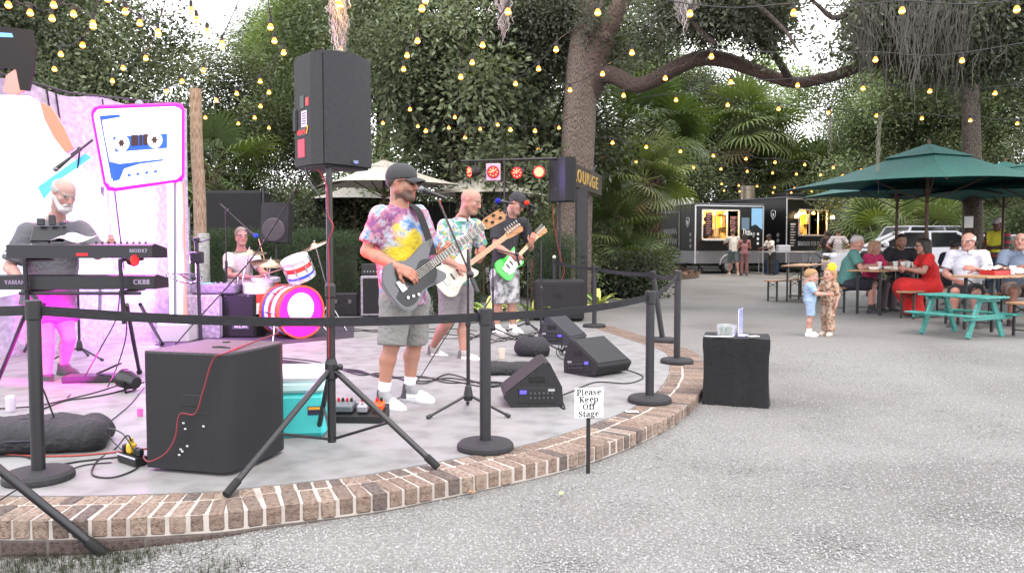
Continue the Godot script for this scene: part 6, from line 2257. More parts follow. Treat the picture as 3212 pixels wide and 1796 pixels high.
	cable("red signal cable running down the tripod pole",[Vector3(-1.079,1.622,-4.500),Vector3(-1.025,1.519,-4.470),Vector3(-1.018,1.365,-4.470),Vector3(-0.990,1.299,-4.460),Vector3(-1.020,1.211,-4.470),Vector3(-1.018,1.012,-4.470),Vector3(-1.027,0.567,-4.470)],0.004,Color(0.5,0.05,0.1))
	cable("thin black guy line slanting down from the big loudspeaker",[Vector3(-1.183,1.595,-4.600),Vector3(-1.729,1.133,-5.400),Vector3(-2.456,0.601,-6.200),Vector3(-2.883,0.265,-6.600)],0.005)
# subwoofer in front
	t=thing("subwoofer","large black subwoofer on the near left of the stage","subwoofer",Vector3(-1.633,0,-4.407),deg_to_rad(-14.5))
	b=MB.new()
	var foot:=[]
	for p in [[-0.25,0.26],[0.20,0.26],[0.235,0.24],[0.25,0.19],[0.262,0.05],[0.266,-0.1],[0.262,-0.22],[0.25,-0.27],[0.22,-0.28],[-0.25,-0.28]]: foot.append(Vector2(p[0],p[1]))
	var up:=Transform3D(Basis(Vector3(1,0,0),Vector3(0,0,1),Vector3(0,-1,0)),Vector3.ZERO)
	b.prism(PackedVector2Array(foot),-0.63,-0.02,up,true)
	put("cabinet",b,mat(Color(0.075,0.073,0.095),0.7,0.0,"tolex"),t)
	b=MB.new()
	var top:=[]
	for p in foot: top.append(p*1.0)
	b.prism(PackedVector2Array(top),-0.642,-0.6305,up,true)
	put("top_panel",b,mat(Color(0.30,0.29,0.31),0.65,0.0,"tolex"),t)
	b=MB.new()
	b.tube([Vector3(0.02,0.644,0.06),Vector3(0.06,0.646,0.045),Vector3(0.1,0.646,0.05),Vector3(0.13,0.644,0.07)],0.006,6)
	b.lathe([Vector2(0.022,0.642),Vector2(0.022,0.648),Vector2(0.0,0.648)],14,Transform3D(Basis.IDENTITY,Vector3(-0.05,0,-0.17)))
	put("pole_socket",b,mat(Color(0.06,0.06,0.07),0.5),t).set_meta("kind","stuff")
	b=MB.new()
	b.box(Vector3(0.03,0.39,0.255),Vector3(0.12,0.07,0.014),0.006)
	b.box(Vector3(0.05,0.2,0.258),Vector3(0.22,0.26,0.006),0.002)
	put("rear_panel",b,mat(Color(0.05,0.055,0.065),0.5),t).set_meta("kind","stuff")
	b=MB.new()
	for q in [[-0.02,0.27],[-0.01,0.24],[-0.04,0.13],[-0.03,0.12],[0.0,0.15],[-0.05,0.1],[0.1,0.26]]: b.box(Vector3(q[0],q[1],0.263),Vector3(0.012,0.009,0.003))
	put("connectors",b,mat(Color(0.7,0.7,0.72),0.4),t).set_meta("kind","stuff")
	cable("red cable draped over the near subwoofer and down its back",[Vector3(-1.388,0.665,-4.750)+Vector3(0,0.012,0),Vector3(-1.461,0.639,-4.400)+Vector3(0,0.012,0),Vector3(-1.465,0.643,-4.080)+Vector3(0,0.005,0),Vector3(-1.525,0.613,-4.070),Vector3(-1.583,0.448,-4.080),Vector3(-1.630,0.333,-4.090),Vector3(-1.716,0.325,-4.110),Vector3(-1.743,0.204,-4.110),Vector3(-1.796,0.121,-4.110),Vector3(-1.884,0.077,-4.120),Vector3(-1.933,0.087,-4.160)],0.0045,Color(0.42,0.10,0.14))
# cooler
	t=thing("cooler","turquoise cooler with a white lid behind the subwoofer","cooler",Vector3(-1.36,0,-5.08),deg_to_rad(8))
	b=MB.new()
	b.box(Vector3(0,0.14,0),Vector3(0.36,0.28,0.29),0.03)
	put("tub",b,mat(lin(0.04,0.42,0.42),0.45),t)
	b=MB.new()
	b.box(Vector3(0,0.315,0),Vector3(0.365,0.07,0.295),0.018)
	put("band",b,mat(lin(0.40,0.60,0.60),0.5),t)
	b=MB.new()
	b.box(Vector3(0,0.385,0),Vector3(0.38,0.08,0.31),0.03)
	put("lid",b,mat(Color(0.9,0.9,0.92),0.45),t)
	b=MB.new()
	b.box(Vector3(0.11,0.17,0.1465),Vector3(0.08,0.055,0.003))
	var lb:=put("label_plate",b,mat(Color(0.06,0.08,0.2),0.5),t)
	b=MB.new()
	b.box(Vector3(0.11,0.185,0.149),Vector3(0.07,0.016,0.002))
	put("label_stripe",b,mat(Color(0.8,0.55,0.12),0.5),lb)
# pedalboard
	t=thing("pedalboard","black angled pedalboard behind the speaker tripod","pedalboard",Vector3(-1.087,0.000,-5.356),deg_to_rad(-3))
	b=MB.new()
	b.prism(PackedVector2Array([Vector2(0,0),Vector2(0.24,0),Vector2(0.24,0.09),Vector2(0,0.045)]),-0.215,0.215,Transform3D(Basis(Vector3(0,0,-1),Vector3.UP,Vector3(1,0,0)),Vector3.ZERO))
	put("board",b,mat(Color(0.05,0.05,0.06),0.7,0.0,"worn"),t)
	var slope:=Basis(Vector3.RIGHT,atan2(0.045,0.24))
	for q in [["effects_pedal","grey multi-knob effects pedal on the left half of the pedalboard",-0.10,0.11,0.20,0.12,Color(0.42,0.44,0.46)],["effects_pedal","silver effects pedal in the middle of the pedalboard",0.065,0.11,0.07,0.12,Color(0.6,0.6,0.62)],["effects_pedal","orange effects pedal at the right end of the pedalboard",0.165,0.12,0.07,0.11,Color(0.85,0.33,0.08)]]:
		var pd:=thing(q[0],q[1],"effects pedal",t.position+t.basis*Vector3(q[2],0.048+q[3]*0.1875,-q[3]),t.rotation.y,"pedals on the pedalboard")
		pd.basis=pd.basis*slope
		b=MB.new()
		b.box(Vector3(0,0.027,0),Vector3(q[4],0.05,q[5]),0.008)
		put("case",b,mat(q[6],0.4,0.3),pd)
		for k in (6 if q[2]<0 else 2):
			b=MB.new()
			b.lathe([Vector2(0,0.074),Vector2(0.009,0.074),Vector2(0.011,0.052)],10,Transform3D(Basis.IDENTITY,Vector3((k % 6-(2.5 if q[2]<0 else 0.5))*0.03,0,-0.03)))
			put("knob",b,mat([Color(0.7,0.08,0.1),Color(0.05,0.05,0.05)][k % 2],0.4),pd)
		b=MB.new()
		for k in (4 if q[2]<0 else 1): b.lathe([Vector2(0,0.062),Vector2(0.008,0.062),Vector2(0.009,0.052)],10,Transform3D(Basis.IDENTITY,Vector3((k-(1.5 if q[2]<0 else 0.0))*0.045,0,0.035)))
		put("footswitch",b,mat(Color(0.8,0.8,0.8),0.2,1.0),pd).set_meta("kind","stuff")
# monitors
	wedge("black wedge monitor with a control panel in front of the bass player",Vector3(0.152,0.000,-6.097),deg_to_rad(4),false,Color(0.115,0.112,0.125))
	wedge("black wedge monitor with slots, tilted towards the lane on the right",Vector3(0.789,0.000,-7.470),deg_to_rad(-48),true,Color(0.095,0.095,0.105),0.12)
	wedge("wedge monitor tinted paler grey as if lit, in front of the right subwoofer",Vector3(0.603,0.000,-9.788),deg_to_rad(-30),true,Color(0.20,0.20,0.235))  # paler tint carries the light falling on this monitor
# right subwoofer, pole, loudspeaker
	t=thing("subwoofer","black subwoofer under the right loudspeaker pole","subwoofer",Vector3(0.742,0.000,-12.676),deg_to_rad(-4))
	b=MB.new()
	b.box(Vector3(0,0.32,-0.3),Vector3(0.8,0.63,0.6),0.03)
	put("cabinet",b,mat(Color(0.085,0.083,0.10),0.75,0.0,"tolex"),t)
	b=MB.new()
	b.box(Vector3(0,0.31,0.003),Vector3(0.72,0.55,0.012),0.004)
	put("grille",b,mat(Color(0.07,0.07,0.082),0.6,0.1,"tolex"),t)
	b=MB.new()
	b.box(Vector3(-0.02,0.4,0.012),Vector3(0.13,0.07,0.006),0.002)
	put("port",b,mat(Color(0.025,0.025,0.03),0.8),t)
	var so:=t.position+Vector3(0.03,0.635,-0.3)
	t=thing("speaker_pole","thin black pole carrying the right loudspeaker","speaker pole",so)
	b=MB.new()
	b.rod(Vector3.ZERO,Vector3(0,1.3,0),0.0185,10)
	put("tube",b,black,t)
	cable("red cable hanging beside the right loudspeaker pole",[so+Vector3(-0.12,1.22,0.05),so+Vector3(-0.1,0.9,0.08),so+Vector3(0.0,0.4,0.04),so+Vector3(0.07,0.15,0.05),so+Vector3(0.03,0.01,0.06)],0.006,Color(0.5,0.12,0.12))
	t=pa_speaker("right loudspeaker on a pole, its near side lit violet",so+Vector3(0.16,1.25,0.12),deg_to_rad(58),0.37,0.70,0.34)
	b=MB.new()
	for q in [[0.5,0.3,0.03,0.08,Color(0.9,0.9,0.95)],[0.5,0.2,0.035,0.035,Color(0.9,0.9,0.95)],[0.5,0.42,0.03,0.04,Color(0.2,0.2,0.25)]]:
		var x: Transform3D=S.call(q[0],q[1])
		b=MB.new()
		b.box(x.origin,Vector3(q[2],q[3],0.002),0.0,x.basis)
		put("sticker",b,mat(q[4],0.5),t)
	b=MB.new()
	var x2: Transform3D=S.call(0.06,0.3)
	b.box(x2.origin,Vector3(0.03,0.12,0.02),0.006,x2.basis)
	put("side_handle",b,mat(Color(0.02,0.02,0.025),0.6),t)
# monitor loudspeaker on a pole behind the drums
	t=pa_speaker("black loudspeaker tilted on a pole behind the drummer",Vector3(-3.733,1.231,-12.600),deg_to_rad(-8),0.46,0.62,0.36)
	t.rotation.z=-0.06
	b=MB.new()
	b.lathe([Vector2(0.19,0.0),Vector2(0.17,0.012),Vector2(0.0,0.02)],24,along(Vector3(0,0.2,0.03),Vector3(0,0,1)))
	put("woofer_grille",b,mat(Color(0.30,0.27,0.30),0.6,0.2,"tolex"),t)
	t=thing("speaker_pole","pole under the tilted loudspeaker behind the drummer","speaker pole",Vector3(t.position.x,0,t.position.z-0.15))
	b=MB.new()
	b.rod(Vector3.ZERO,Vector3(0,1.26,0),0.018,10)
	put("tube",b,black,t)
# microphone stands
	mic_stand("black microphone stand in front of the bass player",Vector3(-0.311,0.000,-5.662),1.17,0.33,2.55,[Vector3(-0.294,0.991,-5.650),Vector3(-0.550,1.560,-5.850),Vector3(-0.658,1.600,-5.860)],Color(0,0,0,0))
	mic_stand("microphone stand with a blue windscreen before the guitarist in black",Vector3(-0.245,0.000,-10.291),1.15,0.36,0.4,[Vector3(0.058,1.080,-9.750),Vector3(-0.086,1.711,-9.700),Vector3(-0.167,1.725,-9.700)],Color(0.02,0.10,0.62))
	mic_stand("microphone stand with an orange windscreen near the red lamps",Vector3(0.213,0.000,-10.997),1.62,0.3,1.0,[Vector3(0.269,1.656,-10.900),Vector3(0.305,1.707,-10.850),Vector3(0.197,1.758,-10.800)],Color(0.85,0.18,0.03))
	mic_stand("plain straight microphone stand between the two wedge monitors",Vector3(0.324,0.000,-8.915),1.25,0.25,0.2,[],Color(0,0,0,0))
	mic_stand("microphone stand arching over the keyboard player",Vector3(-4.508,0.000,-8.327),1.75,0.3,0.3,[Vector3(-4.379,2.165,-8.200),Vector3(-4.196,2.244,-8.100),Vector3(-4.458,1.937,-7.900)],Color(0,0,0,0))
	mic_stand("drum microphone stand left of the drummer",Vector3(-3.893,0.000,-10.946),1.68,0.3,0.8,[Vector3(-3.811,1.652,-10.800),Vector3(-3.443,1.342,-10.700),Vector3(-3.395,1.321,-10.680)],Color(0.10,0.25,0.6))
	t=thing("light_stand","slim dark stand with a clamp in front of the grey amplifier cabinet","stand",Vector3(-3.719,0.000,-9.554))
	b=MB.new()
	b.rod(Vector3.ZERO,Vector3(-0.03,1.28,0),0.022,10)
	put("pole",b,mat(Color(0.13,0.09,0.17),0.4),t)
	b=MB.new()
	b.box(Vector3(-0.03,1.05,0),Vector3(0.16,0.14,0.07),0.015)
	b.box(Vector3(-0.03,1.26,0),Vector3(0.07,0.05,0.05),0.01)
	b.rod(Vector3(-0.03,1.22,0),Vector3(0.14,1.27,0),0.008,6)
	put("clamp",b,mat(Color(0.08,0.07,0.10),0.5),t).set_meta("kind","stuff")
# amplifier cabinets by the drums
	t=thing("guitar_cabinet","black guitar cabinet with a pale name plate beside the drums","speaker cabinet",Vector3(-3.533,0.000,-10.291),deg_to_rad(-4))
	b=MB.new()
	b.box(Vector3(0,0.285,-0.18),Vector3(0.48,0.57,0.36),0.02)
	put("cabinet",b,mat(Color(0.075,0.07,0.10),0.8,0.0,"tolex"),t)
	b=MB.new()
	b.box(Vector3(0,0.285,0.003),Vector3(0.43,0.52,0.01),0.003)
	put("grille_cloth",b,mat(Color(0.09,0.083,0.12),0.9,0.0,"tolex"),t)
	b=MB.new()
	b.box(Vector3(0.05,0.16,0.011),Vector3(0.23,0.09,0.006),0.002)
	var np:=put("name_plate",b,mat(Color(0.28,0.27,0.31),0.4,0.4),t)
	text(np,"name_lettering","MESA",0.055,mat(Color(0.75,0.73,0.78),0.4),Transform3D(Basis.IDENTITY,Vector3(0.05,0.16,0.0145)),"Droid Sans",true,0.003,0.17)
	b=MB.new()
	for q in [[-0.15,0.545],[0.15,0.545]]: b.ball(Vector3(q[0],q[1],0.003),0.008,8)
	put("screws",b,mat(Color(0.7,0.7,0.72),0.3,1.0),t).set_meta("kind","stuff")
	t=thing("grey_cabinet","grey-lilac rack cabinet left of the guitar cabinet","cabinet",Vector3(-3.970,0.000,-10.203),deg_to_rad(6))
	b=MB.new()
	b.box(Vector3(0,0.28,-0.25),Vector3(0.5,0.56,0.5),0.015)
	put("case",b,mat(lin(0.34,0.32,0.37),0.7,0.0,"worn"),t)
	b=MB.new()
	b.box(Vector3(0.26,0.28,0.0),Vector3(0.02,0.5,0.02),0.004)
	b.box(Vector3(-0.235,0.28,0.003),Vector3(0.03,0.54,0.012),0.003)
	put("edge_trim",b,mat(Color(0.5,0.48,0.52),0.4,0.5),t).set_meta("kind","stuff")
	var ob:=thing("mixer_box","flat grey mixer box on top of the rack cabinet","mixer",t.position+Vector3(0.14,0.562,-0.25),0.05)
	b=MB.new()
	b.box(Vector3(0,0.07,0),Vector3(0.58,0.13,0.4),0.02)
	put("case",b,mat(lin(0.16,0.15,0.19),0.6,0.0,"worn"),ob)
	b=MB.new()
	for k in 10: b.lathe([Vector2(0,0.155),Vector2(0.012,0.155),Vector2(0.013,0.135)],8,Transform3D(Basis.IDENTITY,Vector3(-0.22+k*0.05,0,0.1-0.06*(k % 3))))
	put("knobs",b,mat(Color(0.5,0.5,0.55),0.4),ob).set_meta("kind","stuff")
	b=MB.new()
	b.box(Vector3(-0.1,0.142,0.12),Vector3(0.15,0.01,0.05),0.003)
	put("cloth_strip",b,mat(lin(0.1,0.55,0.55),0.6),ob)
	t=thing("plastic_bin","pale lilac plastic bin behind the mixer","bin",Vector3(-4.677,0.000,-10.848))
	b=MB.new()
	b.box(Vector3(0,0.3,0),Vector3(0.5,0.6,0.4),0.04)
	put("tub",b,mat(lin(0.6,0.56,0.68),0.5),t)
	b=MB.new()
	b.box(Vector3(0,0.61,0),Vector3(0.54,0.05,0.44),0.02)
	put("lid",b,mat(lin(0.65,0.62,0.72),0.5),t)
	b=MB.new()
	b.box(Vector3(0.06,0.42,0.21),Vector3(0.06,0.08,0.02),0.008)
	put("catch",b,mat(Color(0.05,0.05,0.06),0.5),t)
# drum kit
	var rug:=MB.new()
	rug.prism(PackedVector2Array([Vector2(-3.6,8.9),Vector2(-2.05,10.35),Vector2(-2.4,12.2),Vector2(-4.4,12.0),Vector2(-4.3,9.6)]),0.0,0.008,Transform3D(Basis(Vector3(1,0,0),Vector3(0,0,-1),Vector3(0,1,0)),Vector3.ZERO))
	tag(put("rug",rug,mat(lin(0.045,0.03,0.055),0.95,0.0,"cloth")),"dark rug under the drum kit","rug")
	var red:=lin(0.55,0.03,0.03)
	var wht:=lin(0.75,0.74,0.74)
	var blu:=lin(0.03,0.06,0.45)
	var ax:=Vector3(0.72,0,0.69)
	var kc:=Vector3(-2.686,0.387,-10.200)-ax*0.22
	kc.y=0.345
	t=drum("bass_drum","red, white and blue bass drum with a glowing magenta front",kc,ax,0.325,0.42,[blu,wht,red,wht,red],lin(0.6,0.12,0.05))
	t.get_node("head").free()
	var X:=along(Vector3.ZERO,ax)
	b=MB.new()
	b.lathe([Vector2(0,0.216),Vector2(0.315,0.216)],36,X)
	put("front_head",b,glow(Color(1.0,0.02,0.75),0.42),t)
	b=MB.new()
	b.lathe([Vector2(0,0.219),Vector2(0.12,0.2185),Vector2(0.19,0.2175)],30,Transform3D(X.basis*Basis.from_scale(Vector3(1.0,1,1.0)),Vector3(0,0.055,0)),false)
	put("glowing_centre",b,glow(Color(1.0,0.85,1.0),0.8),t)
	b=MB.new()
	b.lathe([Vector2(0.315,-0.2),Vector2(0,-0.2)],30,X)
	put("rear_head",b,mat(Color(0.85,0.84,0.83),0.5),t)
	b=MB.new()
	for s in [-1.0,1.0]:
		var sdv: Vector3=ax.cross(Vector3.UP)*s
		b.rod(ax*0.1+sdv*0.3+Vector3.UP*-0.1,ax*0.25+sdv*0.42+Vector3.UP*-0.335,0.009,6)
	put("spur",b,mat(Color(0.8,0.8,0.82),0.2,1.0),t).set_meta("kind","stuff")
	area("drum_glow",kc+ax*0.26,-ax,Vector2(0.5,0.5),Color(1.0,0.08,0.8),0.35)
	drum("tom_drum","red, white and blue tom mounted over the bass drum",Vector3(-2.781,0.890,-10.450),Vector3(-0.25,0.9,0.36),0.175,0.25,[blu,wht,red,wht],Color(0.8,0.8,0.82))
	drum("snare_drum","red snare drum in front of the drummer",Vector3(-3.300,0.663,-10.750),Vector3(0.05,1,0.08),0.18,0.15,[red,red],Color(0.8,0.8,0.82))
	drum("floor_tom","red and white floor tom behind the guitar cabinet",Vector3(-3.320,0.509,-10.500),Vector3(0,1,0),0.19,0.36,[wht,red,wht],Color(0.8,0.8,0.82))
	cymbal("large ride cymbal low at the left of the tom",Vector3(-3.146,0.956,-10.500),Vector3(0.1,0,0.18),0.27,Vector3(-3.28,0,-10.7))
	cymbal("tilted crash cymbal right of the tom",Vector3(-2.681,1.173,-10.900),Vector3(-0.4,0,0.22),0.23,Vector3(-2.55,0,-11.2))
	cymbal("crash cymbal in front of the drummer's chest",Vector3(-3.457,1.090,-10.600),Vector3(0.05,0,0.12),0.22,Vector3(-3.62,0,-10.6))
	b=MB.new()
	b.lathe([Vector2(0,0),Vector2(0.16,0),Vector2(0.17,0.06),Vector2(0.0,0.08)],20)
	var th:=thing("drum_throne","round drum stool under the drummer","stool",Vector3(-3.869,0.584,-11.420))
	th.position.y=0.0
	b=MB.new()
	b.lathe([Vector2(0,0.42),Vector2(0.16,0.42),Vector2(0.17,0.48),Vector2(0.0,0.5)],20)
	put("seat",b,mat(Color(0.05,0.05,0.05),0.6),th)
	for k in 3:
		b=MB.new()
		b.rod(Vector3(0,0.43,0),Vector3(cos(k*2.09)*0.25,0.01,sin(k*2.09)*0.25),0.012,8)
		put("leg",b,mat(Color(0.75,0.75,0.78),0.2,1.0),th)
# keyboards
	keyboard_rig()
# bag, power strip, cup, pedals
	bag("black padded bag lying at the near left of the stage",Vector3(-2.834,0.000,-4.708),Vector3(0.40,0.12,0.2),0.2,41)
	bag("black gig bag slumped beside the wedge monitors",Vector3(0.216,0.000,-8.689),Vector3(0.14,0.15,0.13),-0.4,42)
	bag("flat black folded bag left of the near wedge monitor",Vector3(-0.011,0.000,-7.470),Vector3(0.2,0.06,0.12),0.1,43)
	bag("black padded cushion leaning by the grey cabinet",Vector3(-4.509,0.000,-10.516),Vector3(0.2,0.2,0.16),0.6,44)
	t=thing("power_strip","black power strip with a yellow plug beside the subwoofer","power strip",Vector3(-2.086,0.000,-4.361),deg_to_rad(-38))
	b=MB.new()
	b.box(Vector3(0,0.028,0),Vector3(0.2,0.05,0.075),0.006)
	put("case",b,mat(Color(0.05,0.05,0.055),0.5),t)
	b=MB.new()
	b.box(Vector3(0,0.048,0.038),Vector3(0.2,0.008,0.004))
	put("edge",b,mat(Color(0.7,0.7,0.75),0.4),t)
	b=MB.new()
	b.box(Vector3(-0.01,0.085,0),Vector3(0.045,0.06,0.05),0.012)
	b.tube([Vector3(-0.01,0.11,0),Vector3(-0.01,0.14,0)],[0.016,0.01],8)
	put("yellow_plug",b,mat(Color(0.75,0.62,0.12),0.5),t)
	for x in [-0.075,0.05,0.085]:
		b=MB.new()
		b.box(Vector3(x,0.075,0),Vector3(0.03,0.045,0.035),0.008)
		put("black_plug",b,mat(Color(0.04,0.04,0.045),0.5),t)
	t=thing("drink_can","pale drink can on the floor at the far left","can",Vector3(-3.602,0.000,-5.717))
	b=MB.new()
	b.lathe([Vector2(0,0),Vector2(0.028,0),Vector2(0.033,0.012),Vector2(0.033,0.105),Vector2(0.027,0.12),Vector2(0,0.118)],18)
	put("can",b,mat(Color(0.75,0.7,0.78),0.35,0.4),t)
	t=thing("expression_pedal","black foot pedal board with a raised treadle at the keyboard player's feet","foot pedal",Vector3(-3.678,0.000,-7.031),deg_to_rad(8))
	b=MB.new()
	b.box(Vector3(0,0.03,0),Vector3(0.48,0.055,0.2),0.008)
	put("base",b,mat(Color(0.09,0.07,0.11),0.5),t)
	b=MB.new()
	b.box(Vector3(0.12,0.11,0),Vector3(0.2,0.018,0.1),0.004,Basis(Vector3(0,0,1),0.42))
	put("treadle",b,mat(Color(0.07,0.06,0.08),0.5),t)
	t=thing("plastic_cup","clear plastic cup on the floor beside the bald guitarist","cup",Vector3(-0.108,0.000,-8.385))
	b=MB.new()
	b.lathe([Vector2(0,0.004),Vector2(0.03,0.004),Vector2(0.045,0.12),Vector2(0.043,0.12)],18)
	put("cup",b,mat(Color(0.75,0.7,0.66),0.3),t)
	t=thing("pink_cup","small pink cup standing left of the subwoofer","cup",Vector3(-2.610,0.000,-5.583))
	b=MB.new()
	b.lathe([Vector2(0,0),Vector2(0.018,0),Vector2(0.022,0.05),Vector2(0.02,0.05),Vector2(0.017,0.006)],14)
	put("cup",b,mat(Color(0.8,0.35,0.65),0.4),t)
# notice
	t=thing("notice_sign","small white notice on a stake reading Please Keep Off Stage","sign",Vector3(0.433,-0.090,-4.497),deg_to_rad(14))
	b=MB.new()
	b.box(Vector3(0,0.16,-0.004),Vector3(0.022,0.42,0.012),0.002)
	put("stake",b,mat(Color(0.06,0.06,0.065),0.5),t)
	b=MB.new()
	b.box(Vector3(0,0.40,0.006),Vector3(0.168,0.168,0.006),0.001,Basis(Vector3(0,0,1),0.0))
	put("plate",b,mat(Color(0.9,0.9,0.9),0.5),t)
	var k:=0
	for w in ["Please","Keep","Off","Stage"]:
		text(t,"lettering",w,0.034,mat(Color(0.02,0.02,0.025),0.5),Transform3D(Basis.IDENTITY,Vector3(-0.003,0.461-k*0.041,0.0105)),"Droid Serif",true,0.002)
		k+=1
func bag(label: String,at: Vector3,r: Vector3,yaw: float,sd: int):
	var t:=thing("gear_bag",label,"bag",at,yaw)
	var fn:=FastNoiseLite.new()
	fn.seed=sd
	fn.frequency=4.0
	var F:=Field.new(-r*1.5-Vector3.ONE*0.05,r*1.5+Vector3(0.05,0.1,0.05),0.016)
	var m: float=minf(r.y,r.z)*0.55
	for s in [-1.0,1.0]:
		F.cone(Vector3(-r.x+m,m*(0.95+0.0),s*(r.z-m)),Vector3(r.x-m,m,s*(r.z-m)),m,m,0.08)
		F.cone(Vector3(-r.x+m,r.y*1.25-m,s*(r.z-m)*0.85),Vector3(r.x-m*1.2,r.y*1.15-m,s*(r.z-m)*0.85),m*0.9,m*0.8,0.1)
	for q in [-0.4,0.0,0.4]:
		F.cone(Vector3(-r.x+m,m,q*r.z),Vector3(r.x-m,m,q*r.z),m,m,0.08)
		F.cone(Vector3(-r.x+m*1.1,r.y*1.22-m,q*r.z),Vector3(r.x-m*1.3,r.y*1.12-m,q*r.z),m,m*0.9,0.08)
	F.cone(Vector3(-r.x*0.8,r.y*0.5,0),Vector3(r.x*0.8,r.y*0.5,0),r.y*0.5,r.y*0.5,0.06)
	F.keep(Vector3(0,-1,0),-0.003)
	var b:=MB.new()
	F.emit(b,Transform3D.IDENTITY,flat_paint(Color(0.012,0.012,0.018)),0.03,fn)
	put("shell",b,mat(Color.WHITE,0.75,0.0,"vcloth"),t)
	b=MB.new()
	b.tube([Vector3(-r.x*0.3,r.y*1.12,0.02),Vector3(-r.x*0.15,r.y*1.3+0.02,0.04),Vector3(r.x*0.15,r.y*1.3+0.02,0.04),Vector3(r.x*0.3,r.y*1.1,0.02)],0.011,6)
	put("handle",b,mat(Color(0.08,0.08,0.1),0.8),t)
	b=MB.new()
	b.tube([Vector3(-r.x*0.95,r.y*0.7,r.z*0.9),Vector3(0,r.y*0.72,r.z*1.02),Vector3(r.x*0.95,r.y*0.66,r.z*0.9)],0.006,5)
	put("zip",b,mat(Color(0.2,0.2,0.24),0.5,0.5),t)
func keyboard_rig():
	var b: MB
	var t: Node3D
	var yaw:=0.06
	var c:=Vector3(-3.555,1.150,-6.750)
	t=thing("synthesizer","upper black synthesizer with knobs, in front of the keyboard player","keyboard",c,yaw)
	b=MB.new()
	b.prism(PackedVector2Array([Vector2(0.16,-0.06),Vector2(0.16,0.045),Vector2(0.1,0.06),Vector2(-0.18,0.02),Vector2(-0.18,-0.06)]),-0.58,0.58,Transform3D(Basis(Vector3(0,0,1),Vector3.UP,Vector3(-1,0,0)),Vector3.ZERO))
	put("case",b,mat(Color(0.075,0.07,0.10),0.5),t)
	b=MB.new()
	for k in 36: b.box(Vector3(-0.53+k*0.0235+0.1,0.012,-0.15),Vector3(0.0215,0.03,0.13),0.003)
	put("white_keys",b,mat(Color(0.88,0.87,0.88),0.35),t).set_meta("kind","stuff")
	b=MB.new()
	for k in 9: b.lathe([Vector2(0,0.022),Vector2(0.010,0.022),Vector2(0.012,0)],8,Transform3D(Basis.IDENTITY,Vector3(0.1+k*0.05,0.055,0.08)))
	put("knobs",b,mat(Color(0.05,0.05,0.06),0.4),t).set_meta("kind","stuff")
	text(t,"maker_lettering","MODX7",0.03,mat(Color(0.5,0.48,0.54),0.4),Transform3D(Basis.IDENTITY,Vector3(0.47,0.0,0.162)),"Droid Sans",true,0.002,0.14)
	b=MB.new()
	b.box(Vector3(0.02,-0.03,0.162),Vector3(0.09,0.02,0.004))
	put("red_lettering",b,glow(Color(1.0,0.05,0.1),0.5),t)
	var c2:=Vector3(-3.646,0.891,-6.800)
	t=thing("stage_piano","lower black stage piano with pale lettering under the synthesizer","keyboard",c2,yaw)
	b=MB.new()
	b.prism(PackedVector2Array([Vector2(0.17,-0.06),Vector2(0.17,0.05),Vector2(0.08,0.06),Vector2(-0.17,0.02),Vector2(-0.17,-0.06)]),-0.66,0.66,Transform3D(Basis(Vector3(0,0,1),Vector3.UP,Vector3(-1,0,0)),Vector3.ZERO))
	put("case",b,mat(Color(0.06,0.055,0.085),0.5),t)
	b=MB.new()
	for k in 52: b.box(Vector3(-0.61+k*0.0235,0.014,-0.13),Vector3(0.0215,0.03,0.14),0.003)
	put("white_keys",b,mat(Color(0.88,0.87,0.88),0.35),t).set_meta("kind","stuff")
	text(t,"model_lettering","CK88",0.042,mat(Color(0.55,0.5,0.58),0.4),Transform3D(Basis.IDENTITY,Vector3(0.56,0.0,0.172)),"Droid Sans",true,0.002,0.13)
	text(t,"maker_lettering","YAMAHA",0.036,mat(Color(0.5,0.44,0.54),0.4),Transform3D(Basis.IDENTITY,Vector3(-0.44,0.0,0.172)),"Droid Sans",true,0.002,0.2)
	t=thing("keyboard_stand","black two-tier keyboard stand with splayed legs","keyboard stand",Vector3(c.x,0,c.z))
	var o:=t.position
	for l in [[Vector3(-3.174,0.710,-6.600),Vector3(-3.468,0.000,-7.424)],[Vector3(-3.248,0.680,-7.000),Vector3(-4.180,0.000,-9.554)],[Vector3(-3.993,0.677,-6.600),Vector3(-4.339,0.000,-6.696)],[Vector3(-4.088,0.680,-7.000),Vector3(-5.366,0.000,-8.785)]]:
		b=MB.new()
		b.tube([l[0]-o,(l[0] as Vector3).lerp(l[1],0.5)-o,l[1]-o+Vector3(0,0.02,0)],0.017,8)
		var lg:=put("leg",b,mat(Color(0.11,0.07,0.13),0.4),t)
		b=MB.new()
		b.ball(l[1]-o+Vector3(0,0.02,0),0.028,8)
		put("foot",b,mat(Color(0.05,0.05,0.06),0.7),lg)
	for q in [-0.42,0.36]:
		b=MB.new()
		b.rod(Vector3(q,0.55,0.16),Vector3(q,c.y-0.07,0.2),0.018,8)
		b.rod(Vector3(q,c.y-0.075,0.2),Vector3(q,c.y-0.075,-0.2),0.014,8)
		b.rod(Vector3(q,c2.y-0.075,0.22),Vector3(q,c2.y-0.075,-0.22),0.014,8)
		put("upright",b,mat(Color(0.09,0.07,0.11),0.4),t)
	b=MB.new()
	b.rod(Vector3(-0.5,c2.y-0.09,0.15),Vector3(0.5,c2.y-0.09,0.15),0.014,8)
	put("crossbar",b,mat(Color(0.09,0.07,0.11),0.4),t)
	t=thing("clamp_lamp","small red lamp clamped under the upper keyboard","stage lamp",Vector3(-3.152,1.069,-6.620))
	b=MB.new()
	b.lathe([Vector2(0,0),Vector2(0.035,0),Vector2(0.05,0.05),Vector2(0.047,0.06)],14,along(Vector3.ZERO,Vector3(0.93,0.02,0.33)))
	put("housing",b,mat(Color(0.2,0.03,0.05),0.4),t)
	b=MB.new()
